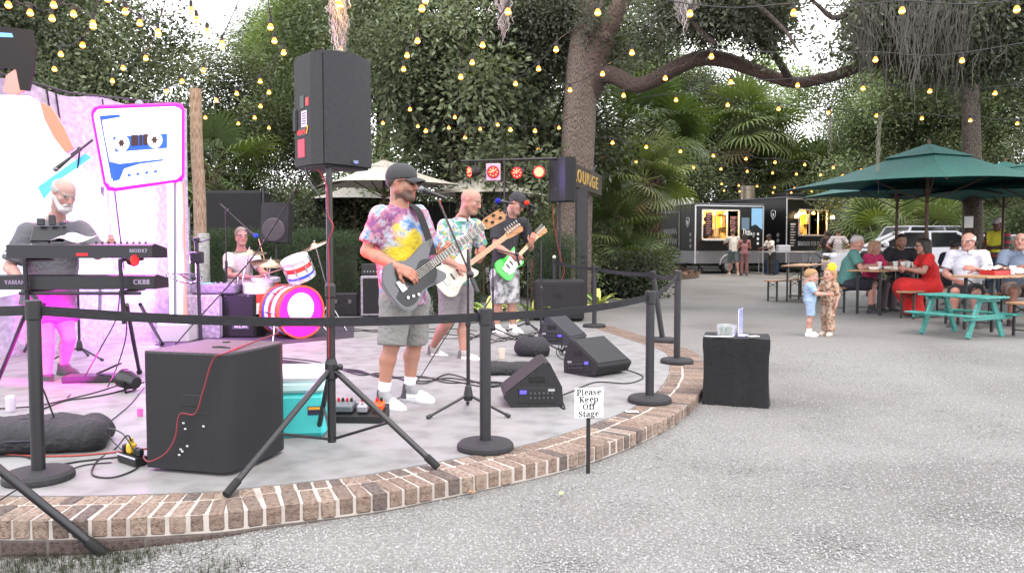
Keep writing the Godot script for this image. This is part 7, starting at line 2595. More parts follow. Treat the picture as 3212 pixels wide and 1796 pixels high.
	b.lathe([Vector2(0,0.056),Vector2(0.045,0.056)],14,along(Vector3.ZERO,Vector3(0.93,0.02,0.33)))
	put("lens",b,glow(Color(1.0,0.05,0.06),2.0),t)
	var rs:=SpotLight3D.new()
	rs.name="red_clamp_beam"
	rs.light_color=Color(1.0,0.07,0.05)
	rs.light_energy=30.0
	rs.spot_angle=9.0
	rs.spot_range=12.0
	rs.spot_attenuation=2.0
	rs.light_size=0.05
	rs.shadow_enabled=true
	rs.transform=aim(t.position+Vector3(0.93,0.02,0.33)*0.08,t.position-Vector3(-1.08,1.17,-5.9))
	add_child(rs)
	var sp:=SpotLight3D.new()
	sp.name="magenta_beam"
	sp.light_color=Color(1.0,0.03,0.85)
	sp.light_energy=18.0
	sp.spot_angle=27.0
	sp.spot_range=12.0
	sp.spot_attenuation=2.0
	sp.light_size=0.05
	sp.shadow_enabled=true
	var fl:=thing("floor_lamp","small black floor lamp throwing magenta light at the keyboard player's legs","stage lamp",Vector3(-3.137,0.000,-6.513))
	var fd:=Vector3(-0.86,0.20,-0.42)
	b=MB.new()
	b.lathe([Vector2(0,-0.1),Vector2(0.05,-0.1),Vector2(0.075,0.0),Vector2(0.08,0.06),Vector2(0.072,0.06)],16,along(Vector3(0,0.1,0),fd))
	put("housing",b,mat(Color(0.06,0.05,0.07),0.4),fl)
	b=MB.new()
	b.lathe([Vector2(0,0.05),Vector2(0.07,0.05)],16,along(Vector3(0,0.1,0),fd))
	put("lens",b,glow(Color(1.0,0.05,0.85),2.0),fl)
	b=MB.new()
	b.tube([Vector3(0,0.1,-0.085),Vector3(0.02,0.008,-0.085),Vector3(0.02,0.008,0.085),Vector3(0,0.1,0.085)],0.008,5)
	put("yoke",b,mat(Color(0.06,0.05,0.07),0.4),fl)
	sp.transform=aim(fl.position+Vector3(0,0.1,0)+fd.normalized()*0.09,-fd)
	add_child(sp)
	t=thing("tablet_mount","black tablet with gadgets propped on the upper keyboard","tablet",Vector3(-3.885,1.290,-6.750),0.1)
	b=MB.new()
	b.box(Vector3(0,0,0),Vector3(0.27,0.15,0.02),0.008,Basis(Vector3.RIGHT,-0.5))
	put("tablet",b,mat(Color(0.035,0.035,0.045),0.35),t)
	b=MB.new()
	b.box(Vector3(-0.06,0.1,0.0),Vector3(0.06,0.06,0.03),0.006)
	b.box(Vector3(0.03,0.115,0.0),Vector3(0.05,0.09,0.03),0.006)
	b.box(Vector3(0.11,0.09,0.0),Vector3(0.04,0.03,0.03),0.006)
	put("gadgets",b,mat(Color(0.10,0.10,0.12),0.4),t).set_meta("kind","stuff")
	b=MB.new()
	b.rod(Vector3(0,-0.16,0.02),Vector3(0,-0.05,0.0),0.012,8)
	put("bracket",b,mat(Color(0.05,0.05,0.06),0.4),t)
	b=MB.new()
	var rows:=[]
	for a in 5:
		var l:=PackedVector3Array()
		for k in 9: l.append(Vector3(-0.15+k*0.0375,0.02*sin(k*0.8)+a*0.012,0.1-a*0.05))
		rows.append(l)
	b.grid(rows,0.002)
	tag(put("sheet_music",b,mat(lin(0.75,0.62,0.78),0.8),null,Vector3(-3.666,1.237,-6.750)),"sheet of music tinted pink as if lit, lying on the upper keyboard","paper")  # pink light is put into the paper colour
	b=MB.new()
	b.box(Vector3.ZERO,Vector3(0.24,0.012,0.2),0.003,Basis(Vector3(0,0,1),0.32))
	tag(put("white_folder",b,mat(lin(0.8,0.75,0.8),0.7),null,Vector3(-4.058,1.164,-6.700)),"white folder tilted at the left end of the upper keyboard","folder")
# strings of bulbs
func lights_overhead():
	var H:=3.5
	var glass:=glow(Color(1.0,0.60,0.20),0.9)
	var hot:=glow(Color(1.0,0.78,0.42),2.2)
	var dark:=mat(Color(0.05,0.05,0.05),0.6)
	var wire:=mat(Color(0.10,0.10,0.11),0.6)
	var bb:=MB.new()
	bb.lathe([Vector2(0,-0.055),Vector2(0.016,-0.05),Vector2(0.027,-0.03),Vector2(0.024,-0.008),Vector2(0.012,0.012),Vector2(0.0,0.014)],10,Transform3D.IDENTITY,false)
	var bulb:=bb.mesh()
	bb=MB.new()
	bb.ball(Vector3(0,-0.029,0),Vector3(0.0295,0.021,0.0295),8)
	var core:=bb.mesh()
	bb=MB.new()
	bb.lathe([Vector2(0.012,0.01),Vector2(0.017,0.012),Vector2(0.017,0.06),Vector2(0.007,0.068)],8)
	var cap:=bb.mesh()
	var names:=["string of bulbs crossing the top left corner","string of bulbs above the black hat","second string right of the hat, high up","string of bulbs along the edge of the bright sky gap","string of bulbs falling towards the lilac backdrop","string of bulbs over the cassette sign","string of bulbs above the timber post","short string of bulbs right of the timber post","string of bulbs running down by the big loudspeaker's top","string of bulbs between loudspeaker and leaning trunk","string of bulbs along the leaning trunk","string of bulbs reaching the cream parasols","string of bulbs left of the big oak","string of bulbs across the big oak's trunk","string of bulbs above the red lamps","high string of bulbs at the top right","string of bulbs along the bare limb","string of bulbs under the bare limb","string of bulbs across the moss on the right","string of bulbs over the tall fan palm","string of bulbs above the trailers' roofs","lower string of bulbs behind the fan palms","string of bulbs at the roof of the second trailer","lowest far string of bulbs by the chimney"]
	var sets:=[
		[[-30,-12],[20,6],[75,26],[130,40]],[[60,-20],[134,6],[184,29],[233,53],[207,108]],[[270,-10],[314,23],[351,52],[397,75]],[[480,20],[493,44],[521,74],[558,104]],[[233,60],[207,108],[152,131],[136,169]],[[397,80],[366,141],[309,166],[282,199]],
		[[558,110],[511,172],[457,200],[418,226]],[[680,62],[690,97],[713,127],[654,200],[595,231],[543,248],[516,292]],[[850,-10],[855,6],[864,80],[859,116]],[[1070,-6],[1061,15],[1050,97],[1024,134],[1015,169]],[[1278,23],[1214,108],[1188,152],[1159,188]],[[1159,190],[1144,291],[1129,318],[1208,321],[1284,322],[1346,325],[1406,318]],
		[[1504,25],[1399,119],[1355,168],[1297,206]],[[1590,127],[1516,181],[1434,222]],[[963,306],[1031,271],[1051,314],[1071,325],[1170,342],[1252,310],[1265,358],[1354,371],[1439,383]],[[1736,28],[1997,26],[2270,20],[2559,17]],[[1569,236],[1674,192],[1790,137],[2203,145],[2421,147]],[[1701,247],[1839,202],[2007,210],[2172,218],[2340,225],[2504,230]],
		[[1831,260],[1959,270],[2085,280],[2206,287],[2320,294],[2442,299],[2560,307]],[[1446,341],[1541,355],[1626,366],[1712,377],[1795,388],[1877,396],[1950,405],[2025,411],[2097,418],[2167,425]],[[1519,394],[1600,403],[1673,410],[1745,418],[1814,422],[1880,428],[1944,432],[2004,435],[2065,437],[2120,439],[2175,439]],[[676,228],[655,263],[676,318],[599,307],[640,292]],
		[[1816,460],[1859,464],[1905,466],[1949,469],[1999,471],[2051,470]],[[1822,477],[1861,479],[1945,482],[1991,482],[2042,479]]]
	for s in sets.size():
		var pts:=[]
		for p in sets[s]:
			var r:=pix(p[0],p[1],1.0)-Vector3(0,1.2,0)
			pts.append(Vector3(0,1.2,0)+r*((H-1.2)/r.y))
		var o: Vector3=pts[0]
		var t:=thing("string_lights",names[s],"string lights",o,0.0,"strings of warm bulbs overhead")
		var b:=MB.new()
		var path:=[]
		for k in pts.size():
			path.append(pts[k]+Vector3(0,0.07,0)-o)
			if k<pts.size()-1: path.append((pts[k]+pts[k+1])*0.5+Vector3(0,0.03,0)-o)
		path.push_front(path[0]+(path[0]-path[1])*1.5+Vector3(0,0.08,0))
		path.append(path[-1]+(path[-1]-path[-2])*1.5+Vector3(0,0.08,0))
		b.tube(spline(path,3),0.006,5)
		put("wire",b,wire,t)
		for k in pts.size():
			var big:=1.1 if -pts[k].z<16 else 1.4
			var X:=Transform3D(Basis.from_scale(Vector3.ONE*big),pts[k]-o)
			var bo:=quick(t,"bulb",k,bulb,glass,X)
			quick(bo,"filament",0,core,hot,Transform3D.IDENTITY)
			quick(t,"socket",k,cap,dark,X)
			if k % 4==1 and -pts[k].z<12:
				var l:=OmniLight3D.new()
				l.name="bulb_light"
				l.light_color=Color(1.0,0.72,0.4)
				l.light_energy=0.05
				l.omni_range=12.0
				l.omni_attenuation=2.0
				l.light_size=0.02
				l.shadow_enabled=true
				l.position=pts[k]+Vector3(0,-0.03,0)
				add_child(l,true)
# tables, people, trailers and cars on the right
func right_side():
	var C:=Vector3(7.52,0,-33.0)
	trailer("black food trailer with a lit service window, nearest the palms",C,Vector3(0.951,0,-0.309),3.24,3.7,2.83,false)
	trailer("second black food trailer with SEAFOOD lettering, chimney and roof vent",Vector3(11.8,0,-34.6),Vector3(0.868,0,-0.496),4.45,4.6,3.2,true)
	var t:=thing("steel_table","long steel serving table in front of the second trailer","table",Vector3(11.204,0.000,-32.815),0.05)
	var b:=MB.new()
	b.box(Vector3(0,0.9,0),Vector3(2.2,0.04,0.6),0.005)
	put("top",b,mat(Color(0.8,0.8,0.82),0.3,0.7),t)
	for q in [[-1.05,-0.25],[-1.05,0.25],[0,0.25],[0.6,0.25],[1.05,-0.25],[1.05,0.25]]:
		b=MB.new()
		b.rod(Vector3(q[0],0,q[1]),Vector3(q[0],0.89,q[1]),0.022,6)
		put("leg",b,mat(Color(0.7,0.7,0.72),0.3,0.8),t)
	for q in [["steel_tub","steel warming tub on the serving table",-0.1,0.5,0.25,Color(0.7,0.7,0.72)],["blue_bin","blue bin standing under the serving table",-0.6,0.5,-0.9,Color(0.12,0.2,0.32)]]:
		b=MB.new()
		b.box(Vector3(0,0.13 if q[4]>0 else 0.3,0),Vector3(q[3],0.26 if q[4]>0 else 0.6,0.35),0.03)
		tag(put(q[0],b,mat(q[5],0.4,0.3 if q[4]>0 else 0.0),null,t.position+Vector3(q[2],0.925 if q[4]>0 else 0.0,-0.1 if q[4]>0 else 0.0)),q[1],"tub")
	var P:=func(label: String,u: float,d: float,yaw: float,h: float,pose: Dictionary,look: Dictionary):
		var at:=Vector3(pix(u,700,d).x,0.0,-d)
		look["s"]=h/1.78
		if not look.has("cell"): look["cell"]=0.022
		person("person",label,stance(at,yaw,h,pose),look)
	P.call("man in a beige T-shirt and shorts ordering at the first trailer",1845,31.8,PI+0.1,1.82,{"arml": "up","armr": "fold","step": 0.25,"lean": 0.08},{"shirt": Color(0.50,0.46,0.40),"bc": Color(0.09,0.12,0.12),"hair": Color(0.08,0.05,0.03),"g": 1.1,"shoe": Color(0.4,0.3,0.25)})
	P.call("woman with long dark hair in a rose top and leggings waiting at the first trailer",1872,31.6,PI-0.15,1.66,{"arms": "phone"},{"shirt": Color(0.30,0.13,0.13),"sleeve": 0.0,"bottom": "pants","bc": Color(0.19,0.09,0.09),"hair": Color(0.03,0.02,0.018),"style": "long","g": 0.85,"skin": Color(0.34,0.18,0.12)})
	P.call("worker in a white T-shirt and black trousers at the serving table",1942,32.0,-1.2,1.62,{"arms": "reach","lean": 0.14,"nod": -0.4},{"shirt": Color(0.60,0.57,0.53),"bottom": "wide","bc": Color(0.02,0.02,0.022),"hair": Color(0.02,0.02,0.02),"style": "curly","skin": Color(0.12,0.065,0.045)})
	P.call("man in a pale plaid shirt standing before the second trailer",2107,29.5,PI-0.4,1.8,{"arms": "hip"},{"shirt": func(p): return Color(0.52,0.48,0.47) if (fposmod(p.x*9.0,1.0)>0.4) != (fposmod(p.y*9.0,1.0)>0.4) else Color(0.30,0.22,0.23),"bottom": "pants","bc": Color(0.1,0.14,0.2),"hair": Color(0.06,0.04,0.03)})
	P.call("person in dark clothes queuing left of the plaid shirt",2079,30.2,PI+0.3,1.74,{"arms": "fold"},{"shirt": Color(0.035,0.022,0.022),"bottom": "pants","bc": Color(0.03,0.03,0.04),"hair": Color(0.03,0.02,0.02),"skin": Color(0.2,0.1,0.07)})
	P.call("attendant in a yellow vest, multicoloured shirt and grey cap by the tree",2508,17.0,-1.2,1.78,{"arms": "fold"},{"shirt": func(p): return Color(0.75,0.72,0.06) if absf(p.y-1.28)<0.24 and Vector2(p.x,p.z).length()<0.21 else (Color(0.30,0.04,0.05) if fposmod(p.y*7.0,1.0)>0.5 else Color(0.03,0.06,0.05)),"sleeve": 0.95,"bottom": "pants","bc": Color(0.1,0.14,0.22),"cap": Color(0.35,0.33,0.31),"skin": Color(0.12,0.065,0.045),"cell": 0.018,"belly": 1.05})
	var kid:=stance(Vector3(3.960,0.000,-10.655),1.35,0.88,{"child": true,"arml": "reach","armr": "reach","step": 0.05,"sw": 0.2,"nod": -0.2})
	person("person","small blond boy in a pale blue shirt and shorts facing the girl",kid,{"s": 0.52,"hs": 1.5,"g": 1.15,"cell": 0.012,"fine": 0.007,"shirt": Color(0.24,0.34,0.46),"collar": Color(0.4,0.47,0.55),"bc": Color(0.25,0.34,0.45),"hair": Color(0.24,0.14,0.06),"sock": Color(0.75,0.75,0.75),"shoe": Color(0.7,0.68,0.66),"sole": Color(0.6,0.6,0.6),"sleeve": 0.7,"skin": Color(0.56,0.34,0.26)})
	var spots:=FastNoiseLite.new()
	spots.seed=8
	spots.frequency=24.0
	var print:=func(p): return Color(0.16,0.07,0.04) if spots.get_noise_3dv(p)>0.12 else (Color(0.50,0.25,0.14) if spots.get_noise_3dv(p*0.8+Vector3(3,1,7))>0.25 else Color(0.36,0.27,0.2))
	kid=stance(Vector3(4.251,0.000,-10.751),-1.0,0.90,{"child": true,"arml": "down","armr": "reach","step": 0.06,"sw": 0.19})
	person("person","small girl with a yellow bow in a spotted brown outfit beside the boy",kid,{"s": 0.52,"hs": 1.5,"g": 1.1,"cell": 0.012,"fine": 0.007,"shirt": print,"bottom": "wide","bc": print,"sleeve": 1.5,"hair": Color(0.33,0.18,0.09),"style": "bob","shoe": Color(0.5,0.42,0.34),"sole": Color(0.5,0.45,0.4),"skin": Color(0.56,0.34,0.26)})
	b=MB.new()
	for k in 7:
		var a:=TAU*k/7.0
		b.ball(Vector3(cos(a)*0.035,sin(a)*0.03,0.0),Vector3(0.035,0.026,0.02),8,Basis(Vector3(0,0,1),a))
	b.ball(Vector3.ZERO,0.022,8)
	tag(put("hair_bow",b,mat(lin(0.85,0.45,0.02),0.8),null,kid.h+Vector3(0.02,0.11,0.05)),"yellow bow in the small girl's hair","hair bow")
	beer_table("empty wooden beer table behind the toddlers",Vector3(6.403,0.007,-17.600),Vector3(0.5,0,-0.87),2.0)
	beer_bench("wooden beer bench left of the empty table",Vector3(5.899,0.020,-17.400),Vector3(0.72,0,-0.7),1.3)
	beer_bench("wooden beer bench beyond the empty table",Vector3(7.347,-0.061,-18.600),Vector3(0.5,0,-0.87),1.8)
	beer_table("wooden beer table crowded with cups, between the diners",Vector3(6.649,0.039,-14.200),Vector3(0.78,0,-0.62),1.75)
	beer_bench("wooden beer bench under the woman in red",Vector3(6.951,0.101,-13.450),Vector3(0.78,0,-0.62),1.6)
	beer_bench("wooden beer bench under the man in green",Vector3(6.438,-0.005,-14.750),Vector3(0.78,0,-0.62),1.9)
	beer_table("wooden beer table at the right edge with a red food tray",Vector3(7.179,-0.026,-11.500),Vector3(0.9,0,-0.42),1.9)
	beer_bench("wooden beer bench under the man in the white polo",Vector3(7.098,-0.112,-12.300),Vector3(0.9,0,-0.42),1.3)
	beer_bench("wooden beer bench cut by the right edge",Vector3(6.907,0.070,-10.600),Vector3(0.9,0,-0.42),0.8)
	var D:=func(label: String,u: float,d: float,yaw: float,h: float,pose: Dictionary,look: Dictionary):
		var at:=Vector3(pix(u,700,d).x,-0.03,-d)
		look["s"]=h/1.75
		if not look.has("cell"): look["cell"]=0.017
		person("person",label,seated(at,yaw,h,pose),look)
	D.call("grey-haired man in a green T-shirt eating at the crowded table",2132,14.35,1.15,1.8,{"lean": 0.1,"nod": -0.3,"look": -0.3},{"shirt": Color(0.06,0.16,0.14),"bc": Color(0.02,0.02,0.03),"hair": Color(0.32,0.30,0.28),"g": 1.2,"belly": 1.1,"skin": Color(0.52,0.28,0.22),"shoe": Color(0.03,0.03,0.035),"sole": Color(0.6,0.6,0.6),"sock": Color(0.03,0.03,0.03)})
	D.call("woman with light brown hair in a hot pink top beside the man in green",2186,14.9,0.6,1.68,{"nod": -0.25},{"shirt": Color(0.40,0.02,0.09),"bottom": "pants","bc": Color(0.07,0.05,0.06),"hair": Color(0.28,0.17,0.10),"style": "bob","skin": Color(0.52,0.29,0.23)})
	D.call("bearded man in a black T-shirt facing the stage from the crowded table",2264,15.3,-0.35,1.85,{"nod": -0.2,"look": 0.1},{"shirt": Color(0.016,0.015,0.018),"bottom": "pants","bc": Color(0.03,0.03,0.035),"hair": Color(0.02,0.015,0.012),"beard": Color(0.10,0.05,0.03,0.8),"g": 1.25,"skin": Color(0.42,0.22,0.16)})
	D.call("dark-haired woman in a long red dress with her back to the toddlers",2348,13.35,-1.75,1.72,{"lean": 0.12,"look": -0.2,"feet": -0.12},{"shirt": Color(0.42,0.012,0.012),"bottom": "dress","bc": Color(0.42,0.012,0.012),"sleeve": 0.6,"hair": Color(0.02,0.012,0.01),"style": "bob","glasses": "sun","skin": Color(0.45,0.25,0.19),"cell": 0.016})
	D.call("white-haired man in a white polo shirt and glasses looking left",2434,12.1,-0.55,1.82,{"look": -0.45,"nod": -0.1,"armr": "lap","arml": "table","lean": 0.05},{"shirt": Color(0.42,0.42,0.46),"collar": Color(0.46,0.46,0.5),"bc": Color(0.018,0.018,0.022),"hair": Color(0.42,0.40,0.38),"style": "rim","glasses": "clear","g": 1.15,"belly": 1.06,"skin": Color(0.50,0.27,0.21),"cell": 0.015,"brow": Color(0.5,0.45,0.4)})
	D.call("man in a grey-blue polo tilting his head at the right edge",2560,12.35,-0.35,1.82,{"look": -0.3,"nod": 0.1},{"shirt": Color(0.13,0.165,0.23),"collar": Color(0.13,0.165,0.23),"bc": Color(0.25,0.19,0.16),"style": "bald","g": 1.1,"skin": Color(0.46,0.25,0.19)})
	D.call("person with long dark hair at a farther table behind the woman in pink",2194,18.6,2.6,1.72,{},{"shirt": Color(0.03,0.025,0.025),"bc": Color(0.03,0.03,0.03),"hair": Color(0.035,0.022,0.018),"style": "long","cell": 0.024})
	D.call("person in navy at a farther table, right of the woman in red",2396,16.2,2.4,1.7,{},{"shirt": Color(0.022,0.028,0.05),"bc": Color(0.03,0.03,0.03),"hair": Color(0.03,0.02,0.02),"cell": 0.024})
	D.call("dark-haired person in a teal-grey shirt in front of the tree with the notice",2458,16.0,-2.4,1.74,{},{"shirt": Color(0.17,0.25,0.28),"bc": Color(0.03,0.03,0.03),"hair": Color(0.03,0.022,0.02),"cell": 0.024})
	var k:=0
	for q in [[2272,14.0,0,"plastic beer cup near the woman in red"],[2252,14.35,1,"clear cup in the middle of the crowded table"],[2284,14.5,1,"clear cup at the far end of the crowded table"],[2212,14.1,1,"clear cup before the man in green"],[2300,13.9,0,"amber cup at the right end of the crowded table"],[2548,11.5,1,"clear cup beside the red food tray"]]:
		t=thing("drink_cup",q[3],"cup",Vector3(pix(q[0],700,q[1]).x,0.772,-q[1]),0.0,"cups on the beer tables")
		b=MB.new()
		b.lathe([Vector2(0.0,0.003),Vector2(0.032,0.003),Vector2(0.045,0.13),Vector2(0.042,0.13),Vector2(0.03,0.01)],14)
		put("cup",b,pane(Color(0.92,0.94,0.95),0.35,0.1),t)
		b=MB.new()
		b.lathe([Vector2(0.0,0.012),Vector2(0.029,0.012),Vector2(0.037,0.085),Vector2(0.0,0.086)],14)
		put("drink",b,mat([lin(0.62,0.40,0.05),lin(0.6,0.6,0.5)][q[2]],0.2),t)
		k+=1
	for q in [[2232,14.25,"small white food boat at the centre of the crowded table"],[2196,14.0,"small white food boat before the woman in pink"],[2256,13.9,"small white food boat at the near side of the crowded table"]]:
		b=MB.new()
		b.prism(PackedVector2Array([Vector2(-0.07,0),Vector2(0.07,0),Vector2(0.095,0.045),Vector2(-0.095,0.045)]),-0.05,0.05)
		tag(put("food_boat",b,mat(Color(0.85,0.82,0.78),0.8),null,Vector3(pix(q[0],700,q[1]).x,0.772,-q[1])),q[2],"food boat","paper boats on the table")
	t=thing("food_tray","red food tray with crumpled white paper on the right table","tray",Vector3(pix(2503,700,11.55).x,0.772,-11.55),0.4)
	b=MB.new()
	b.prism(PackedVector2Array([Vector2(-0.15,0),Vector2(0.15,0),Vector2(0.18,0.06),Vector2(0.165,0.06),Vector2(0.14,0.008),Vector2(-0.14,0.008),Vector2(-0.165,0.06),Vector2(-0.18,0.06)]),-0.12,0.12)
	b.box(Vector3(0,0.03,0.12),Vector3(0.33,0.055,0.006))
	b.box(Vector3(0,0.03,-0.12),Vector3(0.33,0.055,0.006))
	put("basket",b,mat(lin(0.5,0.03,0.03),0.5),t)
	b=MB.new()
	var rows:=[]
	var fn:=FastNoiseLite.new()
	fn.frequency=6.0
	for a in 8:
		var l:=PackedVector3Array()
		for c in 9: l.append(Vector3(-0.17+c*0.042,0.06+0.09*absf(fn.get_noise_2d(a*0.9,c*0.9))+0.03*sin(c*0.4),-0.12+a*0.034))
		rows.append(l)
	b.grid(rows)
	put("paper",b,mat(Color(0.9,0.88,0.86),0.9),t)
	t=thing("snack_bag","white bag and wrappers at the right end of the right table","bag",Vector3(pix(2562,700,11.5).x,0.772,-11.5))
	b=MB.new()
	b.ball(Vector3(0,0.05,0),Vector3(0.09,0.05,0.07),12)
	b.ball(Vector3(0.09,0.035,0.03),Vector3(0.06,0.035,0.05),10)
	put("wrapper",b,mat(Color(0.85,0.85,0.88),0.6),t)
	kid_table()
	var gr:=lin(0.012,0.115,0.095)
	parasol("parasol","large dark green parasol over the diners",Vector3(7.0,0,-13.6),2.16,2.76,1.62,0.42,gr,0.5)
	parasol("parasol","dark green parasol left behind the large one, its pole beside the bearded man",Vector3(pix(2253,700,15.9).x,0,-15.9),2.16,2.68,1.28,0.25,gr,0.4)
	parasol("parasol","dark green parasol behind on the right, lower in view",Vector3(pix(2520,700,16.6).x,0,-16.6),2.2,2.8,1.6,0.6,gr,0.4)
	parasol("parasol","dark green parasol at the right edge, behind the others",Vector3(pix(2640,700,14.2).x,0,-14.2),2.1,2.7,1.55,0.3,gr,0.4)
	car("white pickup truck parked beside the second trailer",Vector3(17.3,0.0,-37.2),-0.6,2,lin(0.5,0.5,0.52),"pickup truck")
	car("white saloon with a red tail lamp behind the bearded man",Vector3(pix(2290,700,23).x,0.14,-23.0),2.9,0,lin(0.5,0.5,0.53),"car")
	car("silver estate car parked behind the white saloon",Vector3(pix(2392,700,26).x,0.1,-26.0),0.1,1,lin(0.33,0.34,0.37),"car")
	car("white car half hidden behind the tree with the notice",Vector3(pix(2490,700,24).x,0.05,-24.0),0.2,0,lin(0.6,0.6,0.62),"car")
	b=MB.new()
	b.box(Vector3.ZERO,Vector3(0.2,0.26,0.01))
	tag(put("tree_notice",b,mat(Color(0.8,0.8,0.78),0.7),null,Vector3(10.407,1.715,-18.350)),"small white notice fixed to the dark tree trunk","notice")
	t=thing("hut","small hut with a pale gable seen under the green parasol","hut",Vector3(pix(2352,700,38).x,0,-38.0))
	b=MB.new()
	b.box(Vector3(0,1.0,0),Vector3(2.2,2.0,2.0))
	put("wall",b,mat(lin(0.1,0.08,0.07),0.9,0.0,"wood"),t)
	b=MB.new()
	b.prism(PackedVector2Array([Vector2(-1.5,1.7),Vector2(0,2.6),Vector2(1.5,1.7),Vector2(1.5,1.8),Vector2(0,2.75),Vector2(-1.5,1.8)]),-1.3,1.3)
	put("roof",b,mat(lin(0.06,0.055,0.05),0.9),t)
	b=MB.new()
	b.prism(PackedVector2Array([Vector2(-0.7,1.95),Vector2(0.7,1.95),Vector2(0,2.4)]),1.01,1.05)
	put("gable",b,mat(lin(0.5,0.47,0.42),0.9),t)
func frame_at(at: Vector3,ax: Vector3)->float:
	return atan2(-ax.z,ax.x)
func beer_table(label: String,at: Vector3,ax: Vector3,ln: float):
	at.y=0.0
	var t:=thing("beer_table",label,"table",at,frame_at(at,ax),"folding beer tables")
	var wood:=mat(lin(0.46,0.29,0.17),0.55,0.0,"woodx")
	for k in 3:
		var b:=MB.new()
		b.box(Vector3(0,0.755,-0.19+k*0.19),Vector3(ln,0.028,0.185),0.005)
		put("plank",b,wood,t)
	var m:=mat(Color(0.075,0.085,0.08),0.5)
	for s in [-1.0,1.0]:
		var x: float=s*(ln*0.5-0.22)
		for z in [-0.2,0.2]:
			var b:=MB.new()
			b.box(Vector3(x,0.37,z),Vector3(0.035,0.74,0.035))
			put("leg",b,m,t)
		var b:=MB.new()
		b.rod(Vector3(x,0.5,-0.2),Vector3(x,0.72,0.2),0.008,6)
		b.rod(Vector3(x,0.72,-0.2),Vector3(x,0.5,0.2),0.008,6)
		b.rod(Vector3(x,0.12,-0.2),Vector3(x,0.12,0.2),0.010,6)
		b.rod(Vector3(x,0.4,0),Vector3(x-s*0.35,0.735,0),0.008,6)
		put("brace",b,m,t).set_meta("kind","stuff")
func beer_bench(label: String,at: Vector3,ax: Vector3,ln: float):
	at.y=0.0
	var t:=thing("beer_bench",label,"bench",at,frame_at(at,ax),"folding beer benches")
	var b:=MB.new()
	b.box(Vector3(0,0.435,0),Vector3(ln,0.028,0.25),0.005)
	put("seat",b,mat(lin(0.42,0.26,0.16),0.55,0.0,"woodx"),t)
	var m:=mat(Color(0.075,0.085,0.08),0.5)
	for s in [-1.0,1.0]:
		var x: float=s*(ln*0.5-0.15)
		for z in [-0.1,0.1]:
			b=MB.new()
			b.box(Vector3(x,0.21,z),Vector3(0.03,0.42,0.03))
			put("leg",b,m,t)
		b=MB.new()
		b.rod(Vector3(x,0.3,-0.1),Vector3(x,0.4,0.1),0.007,6)
		b.rod(Vector3(x,0.4,-0.1),Vector3(x,0.3,0.1),0.007,6)
		b.rod(Vector3(x,0.08,-0.1),Vector3(x,0.08,0.1),0.009,6)
		put("brace",b,m,t).set_meta("kind","stuff")
func kid_table():
	var t:=thing("picnic_table","small turquoise children's picnic table in front of the diners","picnic table",Vector3(6.0,0,-10.68),atan2(-0.9,0.43))
	var m:=mat(lin(0.055,0.36,0.36),0.5,0.0,"woodx")
	for k in 4:
		var b:=MB.new()
		b.box(Vector3(0,0.52,-0.185+k*0.123),Vector3(0.98,0.026,0.116),0.006)
		put("top_plank",b,m,t)
	for s in [-1.0,1.0]:
		for k in 2:
			var b:=MB.new()
			b.box(Vector3(0,0.29,s*(0.36+k*0.095)),Vector3(0.98,0.024,0.088),0.006)
			put("seat_plank",b,m,t)
		for e in [-1.0,1.0]:
			var b:=MB.new()
			b.box(Vector3(e*0.33,0.255,s*0.23),Vector3(0.034,0.56,0.078),0.005,Basis(Vector3.RIGHT,-s*0.42))
			put("leg",b,m,t)
	for e in [-1.0,1.0]:
		var b:=MB.new()
		b.box(Vector3(e*0.365,0.262,0),Vector3(0.03,0.07,0.96),0.005)
		put("seat_bearer",b,m,t)
		b=MB.new()
		b.box(Vector3(e*0.365,0.485,0),Vector3(0.03,0.05,0.44),0.005)
		put("top_bearer",b,m,t)
func wheel(t: Node3D,at: Vector3,r: float,w: float):
	var X:=along(at,Vector3(0,0,1))
	var b:=MB.new()
	b.lathe([Vector2(r*0.6,-w*0.5),Vector2(r*0.95,-w*0.5),Vector2(r,-w*0.3),Vector2(r,w*0.3),Vector2(r*0.95,w*0.5),Vector2(r*0.62,w*0.5)],22,X)
	var o:=put("wheel",b,mat(Color(0.06,0.06,0.065),0.9),t)
	b=MB.new()
	b.lathe([Vector2(r*0.62,w*0.42),Vector2(r*0.5,w*0.25),Vector2(r*0.2,w*0.35),Vector2(0,w*0.4)],18,X)
	for k in 5:
		var a:=TAU*k/5.0
		b.box(X*Vector3(cos(a)*r*0.36,w*0.38,sin(a)*r*0.36),Vector3(r*0.45,w*0.1,r*0.16),0.0,X.basis*Basis(Vector3.UP,-a))
	put("rim",b,mat(Color(0.75,0.75,0.77),0.3,0.8),o)
